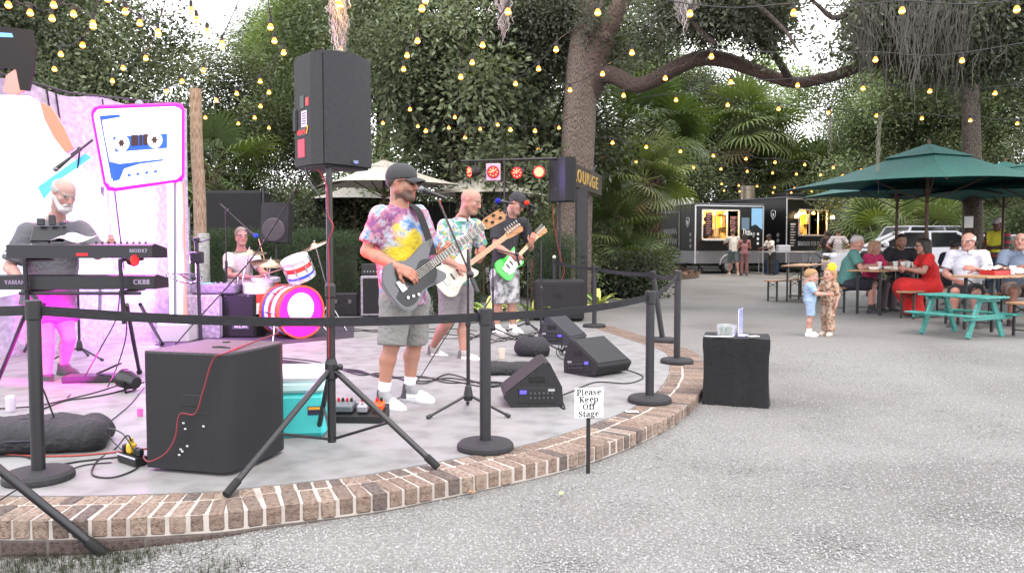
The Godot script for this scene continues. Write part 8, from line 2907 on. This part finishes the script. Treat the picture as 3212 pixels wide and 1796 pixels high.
func trailer(label: String,C: Vector3,dx: Vector3,W: float,D: float,H: float,second: bool):
	var t:=thing("food_trailer",label,"food trailer",C,atan2(-dx.z,dx.x))
	var blk:=mat(Color(0.095,0.09,0.095),0.45,0.0,"worn")
	var alu:=mat(Color(0.66,0.66,0.68),0.4,0.5,"worn")
	var x0:=0.3 if not second else 0.75
	var x1:=2.05 if not second else 2.55
	var wy0:=1.42 if not second else 1.62
	var wy1:=2.62 if not second else 2.72
	var y0:=0.42
	var sk:=0.95
	var b:=MB.new()
	b.box(Vector3(x0*0.5,(sk+H)*0.5,-0.03),Vector3(x0,H-sk,0.06))
	b.box(Vector3((x1+W)*0.5,(sk+H)*0.5,-0.03),Vector3(W-x1,H-sk,0.06))
	b.box(Vector3((x0+x1)*0.5,(sk+wy0)*0.5,-0.03),Vector3(x1-x0,wy0-sk,0.06))
	b.box(Vector3((x0+x1)*0.5,(wy1+H)*0.5,-0.03),Vector3(x1-x0,H-wy1,0.06))
	put("service_side",b,blk,t)
	b=MB.new()
	b.box(Vector3(0.03,(sk+H)*0.5,-D*0.5-0.03),Vector3(0.06,H-sk,D-0.06))
	put("end_wall",b,blk,t)
	b=MB.new()
	b.box(Vector3(W-0.03,(sk+H)*0.5,-D*0.5-0.03),Vector3(0.06,H-sk,D-0.06))
	b.box(Vector3(W*0.5,(sk+H)*0.5,-D+0.03),Vector3(W-0.12,H-sk,0.06))
	put("far_walls",b,blk,t).set_meta("kind","stuff")
	b=MB.new()
	b.box(Vector3(W*0.5,H+0.03,-D*0.5),Vector3(W+0.08,0.08,D+0.08),0.02)
	put("roof",b,mat(Color(0.3,0.3,0.32),0.5),t)
	b=MB.new()
	b.box(Vector3(W*0.5,(sk+y0)*0.5,-D*0.5),Vector3(W,sk-y0,D),0.01)
	put("skirt",b,alu,t)
	b=MB.new()
	b.box(Vector3(-0.01,(y0+H)*0.5,0.012),Vector3(0.06,H-y0,0.03),0.005)
	b.box(Vector3(W,(y0+H)*0.5,0.012),Vector3(0.05,H-y0,0.03),0.005)
	b.box(Vector3(W*0.5,H+0.0,0.014),Vector3(W,0.09,0.03),0.005)
	put("trim",b,mat(Color(0.85,0.85,0.87),0.35,0.6),t).set_meta("kind","stuff")
	b=MB.new()
	for q in [[x0,(wy0+wy1)*0.5,0.06,wy1-wy0],[x1,(wy0+wy1)*0.5,0.06,wy1-wy0],[(x0+x1)*0.5,wy1,x1-x0,0.06],[(x0+x1)*0.5,wy0,x1-x0,0.06],[lerpf(x0,x1,0.36),(wy0+wy1)*0.5,0.04,wy1-wy0],[lerpf(x0,x1,0.68),(wy0+wy1)*0.5,0.04,wy1-wy0]]: b.box(Vector3(q[0],q[1],0.02),Vector3(q[2],q[3],0.05),0.004)
	var wn:=put("window_frame",b,mat(Color(0.82,0.8,0.78),0.4,0.3),t)
	b=MB.new()
	b.box(Vector3((x0+x1)*0.5,wy0-0.05,0.16),Vector3(x1-x0+0.1,0.035,0.32),0.006)
	put("counter",b,alu,t)
	b=MB.new()
	b.box(Vector3((x0+x1)*0.5,(wy0+wy1)*0.5,-1.35),Vector3(x1-x0+0.6,wy1-wy0+0.5,0.04))
	put("kitchen_wall",b,mat(lin(0.62,0.50,0.26),0.7),t)
	b=MB.new()
	for k in 6: b.box(Vector3(lerpf(x0,x1,0.1+0.16*k),wy0+0.2+0.35*(k % 2)+0.1*(k % 3),-1.1+0.1*(k % 2)),Vector3(0.24,0.3+0.1*(k % 3),0.3),0.02)
	put("kitchen_equipment",b,mat(Color(0.55,0.5,0.42),0.4,0.4),t).set_meta("kind","stuff")
	b=MB.new()
	b.box(Vector3(lerpf(x0,x1,0.8),wy0+0.75,-1.0),Vector3(0.35,0.5,0.02))
	put("lit_menu",b,glow(Color(1.0,0.72,0.2),0.35),t)
	b=MB.new()
	b.ball(Vector3(lerpf(x0,x1,0.32),wy0+0.35,-0.6),Vector3(0.2,0.36,0.14),10)
	b.ball(Vector3(lerpf(x0,x1,0.32),wy0+0.84,-0.6),0.11,10)
	put("worker_figure",b,mat(lin(0.6,0.07,0.03) if second else Color(0.2,0.17,0.15),0.8),t)  # rough body and head of the person inside the kitchen
	b=MB.new()
	for k in 3: b.lathe([Vector2(0,-0.05),Vector2(0.07,-0.05),Vector2(0.08,0.03),Vector2(0.02,0.08),Vector2(0.0,0.08)],10,Transform3D(Basis.IDENTITY,Vector3(lerpf(x0,x1,0.15+0.33*k),wy1-0.12,-0.45)))
	put("lamp",b,glow(Color(1.0,0.78,0.42),2.5),t).set_meta("kind","stuff")
	if second:
		for q in [[x0-0.3,0],[x0-0.12,1],[x1+0.2,2]]:
			b=MB.new()
			b.lathe([Vector2(0,-0.08),Vector2(0.09,-0.08),Vector2(0.10,0.02),Vector2(0.03,0.1),Vector2(0,0.1)],12,Transform3D(Basis.IDENTITY,Vector3(q[0],wy1-0.3+0.12*(q[1] % 2),0.14)))
			put("lantern_lamp",b,glow(Color(1.0,0.85,0.6),1.6),t)
	var l:=OmniLight3D.new()
	l.name="kitchen_light"
	l.light_color=Color(1.0,0.76,0.42)
	l.light_energy=2.4
	l.omni_range=10.0
	l.omni_attenuation=2.0
	l.light_size=0.1
	l.shadow_enabled=true
	l.position=t.transform*Vector3((x0+x1)*0.5,wy1-0.35,-0.4)
	add_child(l,true)
	for q in [[lerpf(x0,x1,0.17),0.34,wy0+0.62,0.95],[lerpf(x0,x1,0.84),0.3,wy0+0.62,0.7]] if not second else [[0.33,0.42,wy0-0.02,1.15]]:
		b=MB.new()
		b.box(Vector3(q[0],q[2],0.052),Vector3(q[1],q[3],0.012))
		var mn:=put("menu_board",b,mat(Color(0.16,0.12,0.12),0.6),t)
		b=MB.new()
		for k in 9: b.box(Vector3(q[0]-0.02*(k % 3),q[2]+q[3]*(0.42-k*0.1),0.06),Vector3(q[1]*(0.75-0.15*(k % 3)),0.03 if k else 0.06,0.004))
		put("menu_print",b,mat([Color(0.7,0.45,0.45),Color(0.85,0.83,0.8)][int(second)],0.6),mn).set_meta("kind","stuff")
	var pw:=W-x1-0.12
	b=MB.new()
	b.box(Vector3(W-0.04-pw*0.25,H-0.55,0.006),Vector3(pw*0.5,0.9,0.008))
	put("sky_print",b,mat(lin(0.25,0.5,0.75),0.5),t)
	b=MB.new()
	b.prism(PackedVector2Array([Vector2(W-0.05,H-1.0),Vector2(W-0.05,H-1.15),Vector2(W-0.05-pw*0.55,H-1.1),Vector2(W-0.05-pw*0.5,H-0.85),Vector2(W-0.05-pw*0.3,H-0.78)]),0.011,0.015)
	put("wharf_print",b,mat(Color(0.1,0.11,0.13),0.5),t)
	b=MB.new()
	b.box(Vector3(x1+pw*0.3,H-0.75,0.006),Vector3(pw*0.35,0.5,0.008))
	put("grey_print",b,mat(Color(0.4,0.48,0.55),0.5),t)
	var white:=mat(Color(0.86,0.86,0.86),0.5)
	if second:
		text(t,"lettering","SEAFOOD FOR EVERY BO",0.19,white,Transform3D(Basis.IDENTITY,Vector3(1.72,1.25,0.008)),"Droid Sans",true,0.004,2.0)
	else:
		text(t,"lettering","Dusty",0.26,white,Transform3D(Basis.IDENTITY,Vector3(2.55,1.72,0.008)),"Droid Serif",true,0.004,0.6)
	b=MB.new()
	for k in 4: b.box(Vector3(W-0.25,1.85-k*0.2,0.008),Vector3(0.1,0.1,0.006))
	put("icons",b,white,t).set_meta("kind","stuff")
	var E:=Transform3D(Basis(Vector3(0,0,1),Vector3.UP,Vector3(-1,0,0)),Vector3(-0.004,0,0))
	b=MB.new()
	var dz0:=-D*0.78
	var dz1:=-D*0.34
	for q in [[dz0,1.65,0.05,1.9],[dz1,1.65,0.05,1.9],[(dz0+dz1)*0.5,2.6,dz1-dz0,0.05],[(dz0+dz1)*0.5,1.0,dz1-dz0,0.05]]: b.box(E*Vector3(q[0],q[1],0.01),Vector3(q[2],q[3],0.02),0.0,E.basis)
	put("door_frame",b,mat(Color(0.42,0.42,0.45),0.4,0.5),t)
	b=MB.new()
	var sh:=[Vector3(-0.12,0.16,0),Vector3(0,0.2,0),Vector3(0.12,0.16,0),Vector3(0.11,-0.05,0),Vector3(0,-0.2,0),Vector3(-0.11,-0.05,0),Vector3(-0.12,0.16,0)]
	var shp:=[]
	for p in sh: shp.append(E*(p+Vector3(-D*0.16,H-0.7,0.012)))
	b.tube(shp,0.013,5,false)
	b.rod(E*Vector3(-D*0.16,H-0.62,0.012),E*Vector3(-D*0.16,H-0.78,0.012),0.02,5)
	put("shield_emblem",b,white,t)
	b=MB.new()
	for r in 2:
		var pts:=[]
		for k in 40: pts.append(E*Vector3(lerpf(dz0+0.25,dz1-0.2,k/39.0),1.75-r*0.42+0.12*sin(k*1.3+r)*(1.0 if k % 5 else 1.5),0.014))
		b.tube(spline(pts,2),0.014,4)
	put("script_strokes",b,mat(Color(0.55,0.55,0.55),0.5),t).set_meta("kind","stuff")
	b=MB.new()
	for k in 3: b.lathe([Vector2(0.0,0.01),Vector2(0.085,0.01),Vector2(0.085,0.0)],14,Transform3D(Basis(E.basis.x,E.basis.z,-E.basis.y),E*Vector3(-D*0.1,1.62-k*0.24,0.0)))
	put("round_icons",b,mat(Color(0.45,0.45,0.46),0.5),t).set_meta("kind","stuff")
	var wheels:=[1.6] if not second else [1.85,2.75]
	for x in wheels:
		wheel(t,Vector3(x,0.33,-0.12),0.33,0.22)
		b=MB.new()
		var arch:=[]
		for k in 13: arch.append(Vector3(x-0.44*cos(PI*k/12.0),0.36+0.44*sin(PI*k/12.0),0.02))
		b.tube(arch,0.03,6)
		put("wheel_arch",b,mat(Color(0.75,0.75,0.76),0.4,0.5),t)
	b=MB.new()
	b.rod(Vector3(-0.02,0.4,-0.6),Vector3(-1.1,0.38,-D*0.5),0.05,6)
	b.rod(Vector3(-0.02,0.4,-D+0.6),Vector3(-1.1,0.38,-D*0.5),0.05,6)
	b.rod(Vector3(0.35,0.42,-0.3),Vector3(0.35,0.02,-0.3),0.035,6)
	b.lathe([Vector2(0.06,0),Vector2(0.13,0.0),Vector2(0.13,0.06),Vector2(0.06,0.06)],12,along(Vector3(0.35,0.14,-0.2),Vector3(0,0,1)))
	put("hitch",b,mat(Color(0.1,0.1,0.1),0.6),t).set_meta("kind","stuff")
	if second:
		b=MB.new()
		b.lathe([Vector2(0.36,H+0.06),Vector2(0.36,H+0.66),Vector2(0.33,H+0.68),Vector2(0.30,H+0.62),Vector2(0,H+0.6)],22,Transform3D(Basis.IDENTITY,Vector3(-0.3+0.6,0,-2.6)))
		put("chimney",b,mat(Color(0.68,0.63,0.56),0.4,0.6,"worn"),t)
		b=MB.new()
		b.box(Vector3(2.0,H+0.2,-1.6),Vector3(1.3,0.3,0.8),0.08)
		put("roof_vent",b,mat(Color(0.07,0.07,0.075),0.6),t)
	else:
		b=MB.new()
		for k in 8: b.box(Vector3(-0.05+0.09*k,H+0.22,-2.4),Vector3(0.05,0.3,0.04))
		b.box(Vector3(0.75,H+0.24,-2.0),Vector3(0.5,0.3,0.4),0.03)
		put("roof_rack",b,mat(Color(0.7,0.7,0.7),0.5),t).set_meta("kind","stuff")
func car(label: String,at: Vector3,yaw: float,kind: int,paint: Color,cat: String):
	var t:=thing("parked_car",label,cat,at,yaw,"cars in the car park")
	var m:=mat(paint,0.3,0.0,"glossy")
	var L: float=[4.6,4.7,5.5][kind]
	var w: float=[1.82,1.88,2.0][kind]
	var z: float=[0.0,0.08,0.28][kind]
	var pts: Array=[[-2.28,0.3],[-2.3,0.75],[-2.22,0.98],[-1.6,1.02],[0.9,0.98],[1.6,0.92],[2.15,0.78],[2.3,0.6],[2.28,0.3]] if kind<2 else [[-2.7,0.35],[-2.72,1.02],[-2.6,1.08],[0.2,1.08],[1.5,1.12],[2.5,1.05],[2.72,0.9],[2.75,0.35]]
	var poly:=PackedVector2Array()
	for p in pts: poly.append(Vector2(p[0],p[1]+z*0.6))
	var b:=MB.new()
	b.prism(poly,-w*0.5+0.06,w*0.5-0.06,Transform3D.IDENTITY,true)
	var inner:=PackedVector2Array()
	for p in poly: inner.append(Vector2(p.x*0.975,lerpf(0.62+z*0.6,p.y,0.9)))
	b.prism(inner,-w*0.5,-w*0.5+0.06,Transform3D.IDENTITY,true)
	b.prism(inner,w*0.5-0.06,w*0.5,Transform3D.IDENTITY,true)
	put("body",b,m,t)
	var belt_y: float=0.99+z*0.6
	var roof_y: float=[1.44,1.66,1.80][kind]+z*0.4
	var bx: Array=[[-1.75,1.15],[-2.15,1.15],[-0.75,1.45]][kind]
	var rx: Array=[[-1.0,0.35],[-1.85,0.35],[-0.55,0.75]][kind]
	var lo:=[Vector3(bx[0],belt_y,w*0.47),Vector3(bx[1],belt_y,w*0.47),Vector3(bx[1],belt_y,-w*0.47),Vector3(bx[0],belt_y,-w*0.47)]
	var hi:=[Vector3(rx[0],roof_y-0.05,w*0.37),Vector3(rx[1],roof_y-0.05,w*0.37),Vector3(rx[1],roof_y-0.05,-w*0.37),Vector3(rx[0],roof_y-0.05,-w*0.37)]
	b=MB.new()
	b.box(Vector3((rx[0]+rx[1])*0.5,roof_y-0.025,0),Vector3(rx[1]-rx[0]+0.06,0.05,w*0.75),0.02)
	for k in 4: b.rod(lo[k],hi[k],0.045,6)
	b.rod((lo[0] as Vector3).lerp(lo[1],0.5),(hi[0] as Vector3).lerp(hi[1],0.5),0.035,6)
	b.rod((lo[3] as Vector3).lerp(lo[2],0.5),(hi[3] as Vector3).lerp(hi[2],0.5),0.035,6)
	put("roof",b,m,t)
	for k in 4:
		b=MB.new()
		var n: Vector3=(lo[(k+1) % 4]-lo[k]).cross(hi[k]-lo[k]).normalized()
		if n.dot(lo[k]-Vector3((bx[0]+bx[1])*0.5,belt_y,0))<0: n=-n
		b.quad(lo[k],lo[(k+1) % 4],hi[(k+1) % 4],hi[k],n)
		put("window",b,mat(Color(0.10,0.11,0.12),0.08,0.0,"glossy"),t)
	for x in [-L*0.3,L*0.31]:
		for s in [-1.0,1.0]:
			wheel_side(t,Vector3(x,0.34+z*0.1,s*(w*0.5-0.1)),0.34+z*0.1,s)
	for s in [-1.0,1.0]:
		b=MB.new()
		b.box(Vector3(-L*0.5+0.03,0.82+z*0.6,s*w*0.38),Vector3(0.12,0.16,0.36),0.03)
		put("tail_lamp",b,mat(lin(0.5,0.02,0.03),0.2),t)
		b=MB.new()
		b.box(Vector3(L*0.5-0.12,0.74+z*0.6,s*w*0.38),Vector3(0.2,0.13,0.34),0.03)
		put("headlight",b,mat(Color(0.85,0.86,0.88),0.1),t)
		b=MB.new()
		b.box(Vector3(bx[1]-0.3,belt_y+0.08,s*(w*0.5+0.1)),Vector3(0.12,0.14,0.2),0.03)
		put("mirror",b,m,t)
	b=MB.new()
	b.box(Vector3(L*0.5-0.03,0.66+z*0.8,0),Vector3(0.05,0.16+z*0.6,w*0.5),0.01)
	put("grille",b,mat(Color(0.15,0.15,0.16),0.4),t)
func wheel_side(t: Node3D,at: Vector3,r: float,s: float):
	var X:=along(at,Vector3(0,0,s))
	var b:=MB.new()
	b.lathe([Vector2(r*0.3,-0.1),Vector2(r*0.96,-0.1),Vector2(r,-0.06),Vector2(r,0.08),Vector2(r*0.95,0.11),Vector2(r*0.66,0.11)],20,X)
	var o:=put("wheel",b,mat(Color(0.05,0.05,0.055),0.9),t)
	b=MB.new()
	b.lathe([Vector2(r*0.66,0.1),Vector2(r*0.5,0.07),Vector2(r*0.15,0.1),Vector2(0,0.1)],16,X)
	put("rim",b,mat(Color(0.6,0.6,0.62),0.3,0.8),o)
# cables, table, leaves
func small_things():
	var e:=Vector3(0,0.006,0)
	cable("black cable looping from the power strip over the near slab",[Vector3(-2.038,0.000,-4.361)+e,Vector3(-2.009,0.000,-4.206)+e,Vector3(-2.060,0.000,-4.075)+e,Vector3(-2.188,0.000,-4.132)+e,Vector3(-2.300,0.000,-4.402)+e,Vector3(-2.329,0.000,-4.662)+e,Vector3(-2.095,0.165,-4.320),Vector3(-2.061,0.137,-4.300)])
	cable("thin black cable rising in a loop behind the power strip",[Vector3(-2.061,0.088,-4.320),Vector3(-2.156,0.156,-4.400),Vector3(-2.285,0.160,-4.500),Vector3(-2.269,0.099,-4.500),Vector3(-2.134,0.067,-4.360)],0.004)
	cable("pale cable crossing the near left bag",[Vector3(-2.561,0.217,-4.350)+Vector3(0,0.2,0),Vector3(-2.842,0.000,-5.038)+e,Vector3(-2.665,0.000,-5.038)+e,Vector3(-2.757,0.000,-5.531)+e,Vector3(-2.878,0.000,-6.020)+e,Vector3(-3.091,0.000,-6.696)+e],0.005,Color(0.25,0.24,0.28))
	cable("pink-orange cable along the near left slab",[Vector3(-2.994,0.000,-4.572)+e,Vector3(-2.768,0.000,-4.502)+e,Vector3(-2.498,0.000,-4.502)+e,Vector3(-2.270,0.000,-4.590)+e,Vector3(-2.127,0.000,-4.680)+e],0.005,Color(0.6,0.22,0.2))
	cable("black cable from the left edge to the power strip",[Vector3(-2.938,0.000,-4.485)+e,Vector3(-2.758,0.000,-4.485)+e,Vector3(-2.520,0.000,-4.306)+e,Vector3(-2.390,0.000,-4.385)+e,Vector3(-2.288,0.000,-4.443)+e,Vector3(-2.197,0.000,-4.485)+e],0.005)
	cable("long black cable at the foot of the left barrier post",[Vector3(-2.382,0.000,-3.596)+e,Vector3(-2.399,0.000,-3.894)+e*3,Vector3(-2.338,0.000,-4.097)+e*3,Vector3(-2.326,0.000,-4.306)+e,Vector3(-2.202,0.000,-4.361)+e],0.004)
	cable("bundle of black cables curving past the keyboard player's pedals",[Vector3(-3.454,0.000,-5.285)+e,Vector3(-3.415,0.000,-5.662)+e,Vector3(-3.431,0.000,-6.097)+e,Vector3(-3.302,0.000,-6.257)+e,Vector3(-3.209,0.000,-6.513)+e,Vector3(-3.207,0.000,-6.949)+e],0.006)
	cable("black cable trailing beside the cable bundle at the left",[Vector3(-3.787,0.000,-5.800)+e,Vector3(-3.537,0.000,-5.915)+e,Vector3(-3.445,0.000,-6.176)+e,Vector3(-3.371,0.000,-6.513)+e,Vector3(-3.356,0.000,-7.031)+e],0.005)
	cable("dark cable arching from the keyboards to the floor",[Vector3(-3.280,0.786,-6.700),Vector3(-3.312,0.586,-6.700),Vector3(-3.389,0.364,-6.600),Vector3(-3.772,0.000,-6.990)+e,Vector3(-3.489,0.000,-6.257)+e],0.005,Color(0.12,0.03,0.08))
	cable("second dark cable dropping from the keyboard stand",[Vector3(-3.247,0.769,-6.700),Vector3(-3.252,0.480,-6.750),Vector3(-3.343,0.220,-6.800),Vector3(-3.398,0.000,-6.696)+e],0.005,Color(0.12,0.03,0.08))
	var bz:=[[0,0],[6,-5],[-4,6],[10,3]]
	for k in 4:
		var dx: float=bz[k][0]
		var dy: float=bz[k][1]
		cable(["uppermost strand","second strand","lowest strand","frayed side strand"][k]+" of the black cable bundle behind the bass player's feet",[G0(700,905+dy)+e,G0(800,918+dy*1.3)+e,G0(900,938-dy)+e,G0(960,945+dy)+e,G0(1060,960-dy*1.5)+e*(1+k),G0(1130,952+dy*2)+e,G0(1230,965+dx)+e,G0(1290,960+dy)+e],0.006)
	cable("black cable running from the monitors to the right of the slab",[Vector3(0.350,0.000,-6.257)+e,Vector3(0.494,0.000,-6.513)+e,Vector3(0.734,0.000,-6.949)+e,Vector3(1.002,0.000,-6.889)+e,Vector3(1.184,0.000,-7.200)+e,Vector3(1.134,0.000,-7.541)+e,Vector3(0.996,0.000,-7.786)+e],0.005)
	cable("short black cable loop at the foot of the near wedge monitor",[Vector3(0.336,0.000,-6.020)+e,Vector3(0.382,0.000,-5.800)+e,Vector3(0.384,0.000,-6.066)+e,Vector3(0.345,0.000,-6.176)+e],0.005)
	cable("thin cable sweeping from the bass to the pedalboard",[Vector3(-0.394,0.673,-5.750),Vector3(-0.538,0.443,-5.750),Vector3(-0.811,0.000,-6.696)+e*6,Vector3(-0.876,0.000,-6.097)+e*4,Vector3(-0.984,0.000,-5.662)+e*8],0.004)
	for k in 5:
		var a:=[]
		for j in 9: a.append(G0(1425+26*cos(j*0.9+k)+k*6,905+16*sin(j*0.9+k*1.7))+Vector3(0,0.02+0.09*absf(sin(j*1.3+k)),0))
		cable(["outermost coil","second coil","third coil","tightest coil","tallest coil"][k]+" of the tangled cable heap between the wedge monitors",a,0.006)
	for k in 6:
		var a:=[]
		for j in 8: a.append(G0(1180+k*14+j*22,838+9*sin(j*1.1+k*2.0)+k*4)+e)
		cable(["first","second","third","fourth","fifth","sixth"][k]+" black cable from the back, among those at the far guitarist's feet",a,0.006)
	for k in 3:
		var a:=[]
		for j in 8: a.append(G0(850+j*50,822+6*sin(j*0.8+k*2.0)+k*7+j*2)+e)
		cable(["farthest","middle","nearest"][k]+" long cable lying between the drums and the bass player",a,0.006)
	for k in 4:
		var a:=[]
		for j in 7: a.append(Vector3(-4.0+0.05*k,0.72,-9.6)+Vector3(0.13*cos(j*1.1+k),0.02+0.06*sin(j*0.9+k*1.3)+0.06,0.1*sin(j*1.1+k)))
		cable(["lowest","inner","outer","topmost"][k]+" loop of the pale cable tangle behind the mixer",a,0.008,Color(0.4,0.38,0.45))
	var t:=thing("draped_table","small table under a black cloth at the right end of the brick edge","table",Vector3(1.769,-0.120,-6.303),deg_to_rad(-16))
	var b:=MB.new()
	b.box(Vector3(0,0.565,-0.2),Vector3(0.48,0.02,0.38),0.004)
	put("table_top",b,mat(Color(0.05,0.05,0.055),0.8),t)
	for q in [[-0.21,-0.03],[0.21,-0.03],[-0.21,-0.37],[0.21,-0.37]]:
		b=MB.new()
		b.rod(Vector3(q[0],0.0,q[1]),Vector3(q[0],0.56,q[1]),0.014,8)
		put("leg",b,mat(Color(0.1,0.1,0.1),0.5),t)
	var cl:=MB.new()
	var ring:=[]
	var cnt:=72
	for k in cnt+1:
		var f:=float(k % cnt)/cnt*4.0
		var s:=int(f)
		var u:=f-s
		var cs:=[Vector3(-0.25,0,0),Vector3(0.25,0,0),Vector3(0.25,0,-0.4),Vector3(-0.25,0,-0.4)]
		ring.append([cs[s].lerp(cs[(s+1) % 4],u),(k % cnt)])
	var rows:=[]
	for a in 10:
		var l:=PackedVector3Array()
		for r in ring:
			var p: Vector3=r[0]
			var out:=Vector3(p.x,0,(p.z+0.2)*1.25).normalized()
			var w:=sin(r[1]*0.9)*0.6+sin(r[1]*2.2+1.0)*0.4
			var y:=0.58-0.575*a/9.0
			l.append(Vector3(p.x,maxf(y+(0.02*sin(r[1]*0.35) if a>7 else 0.0),0.005),p.z)+out*(0.005+w*0.012*a/9.0+(0.006 if a==1 else 0.0)-0.012*sin(PI*a/9.0)))
		rows.append(l)
	cl.grid(rows,0.003)
	rows=[]
	for a in 5:
		var l:=PackedVector3Array()
		for k in 9: l.append(Vector3(-0.252+0.504*k/8.0,0.581+0.003*sin(k*1.7+a),-0.404+0.41*a/4.0))
		rows.append(l)
	cl.grid(rows,0.003)
	tag(put("black_tablecloth",cl,mat(Color(0.075,0.075,0.085),0.9,0.0,"cloth"),null,t.position),"black cloth hanging to the ground over the small table","tablecloth")
	get_node("black_tablecloth").rotation.y=t.rotation.y
	var T:=t.transform
	var j:=thing("tip_jar","clear tip jar with notes on the black draped table","jar",T*Vector3(-0.08,0.585,-0.17))
	b=MB.new()
	b.lathe([Vector2(0.0,0.003),Vector2(0.075,0.003),Vector2(0.08,0.09),Vector2(0.076,0.09),Vector2(0.07,0.008),Vector2(0.0,0.008)],20)
	put("glass",b,pane(Color(0.9,0.93,0.95),0.1),j)
	for k in 6:
		b=MB.new()
		b.box(Vector3(-0.03+0.013*k,0.045,0.01*sin(k*2.0)),Vector3(0.05,0.06,0.002),0.0,Basis.from_euler(Vector3(0.3*sin(k),k*0.9,0.2)))
		put("note",b,mat([lin(0.16,0.2,0.14),lin(0.3,0.32,0.26)][k % 2],0.9),j)
	var s:=thing("card_holder","clear upright card holder tinted pale violet on the draped table","card holder",T*Vector3(0.03,0.585,-0.2),deg_to_rad(62))
	b=MB.new()
	b.box(Vector3(0,0.11,0),Vector3(0.15,0.21,0.004),0.001)
	put("acrylic",b,pane(Color(0.75,0.75,1.0),0.35),s)  # pale violet tint in the acrylic and its edges
	b=MB.new()
	b.box(Vector3(-0.076,0.11,0),Vector3(0.004,0.212,0.006))
	b.box(Vector3(0,0.217,0),Vector3(0.155,0.004,0.006))
	b.box(Vector3(0,0.004,0.02),Vector3(0.15,0.005,0.06))
	put("edges",b,mat(Color(0.75,0.75,0.95),0.2),s).set_meta("kind","stuff")
	b=MB.new()
	b.box(Vector3.ZERO,Vector3(0.085,0.003,0.055),0.0,Basis(Vector3.UP,0.2))
	tag(put("white_card",b,mat(Color(0.9,0.88,0.86),0.7),null,T*Vector3(0.13,0.59,-0.14)),"small white card lying on the draped table","card")
	cable("white cable at the edge of the draped table",[T*Vector3(-0.245,0.588,-0.06),T*Vector3(-0.2,0.59,-0.03),T*Vector3(-0.05,0.59,-0.05),T*Vector3(-0.02,0.59,-0.12)],0.005,Color(0.8,0.8,0.8))
	for q in [["dry orange leaf on the gravel below the brick border",643,1352,0.05,lin(0.42,0.2,0.07)],["brown leaf lying near the central barrier post",1187,1296,0.035,lin(0.3,0.17,0.09)],["pale green leaf on the gravel below the notice",1412,1300,0.03,lin(0.35,0.38,0.2)],["reddish leaf left of the notice's stake",1450,1205,0.04,lin(0.36,0.15,0.08)]]:
		b=MB.new()
		rows=[]
		var an: float=q[1]*0.7
		for a in 6:
			var f:=a/5.0
			var w: float=q[3]*0.5*sin(PI*minf(f*0.95+0.04,1.0))
			var c: Vector3=Vector3(cos(an),0,sin(an))*q[3]*1.6*(f-0.5)
			var sd:=Vector3(-sin(an),0,cos(an))*w
			rows.append(PackedVector3Array([c-sd+Vector3.UP*0.012,c,c+sd+Vector3.UP*0.016]))
		b.grid(rows)
		var p:=pix(q[1],q[2],1.0)
		var rr:=(p-Vector3(0,1.2,0))
		var hit:=Vector3(0,1.2,0)+rr*((1.2+0.19)/-rr.y)
		hit.y=ground_y(hit.x,hit.z)+0.02
		tag(put("fallen_leaf",b,mat(q[4],0.8),null,hit),q[0],"leaf","fallen leaves on the gravel")
	b=MB.new()
	b.box(Vector3(0,0.006,0),Vector3(0.09,0.004,0.05))
	tag(put("paper_scrap",b,mat(Color(0.85,0.84,0.82),0.8),null,Vector3(0.858,0.000,-5.689)+Vector3(0,0.004,0)),"scrap of white paper on the bricks by a barrier post","paper")
func G0(u: float,v: float)->Vector3:
	var r:=pix(u,v,1.0)-Vector3(0,1.2,0)
	return Vector3(0,1.2,0)+r*(1.2/-r.y)
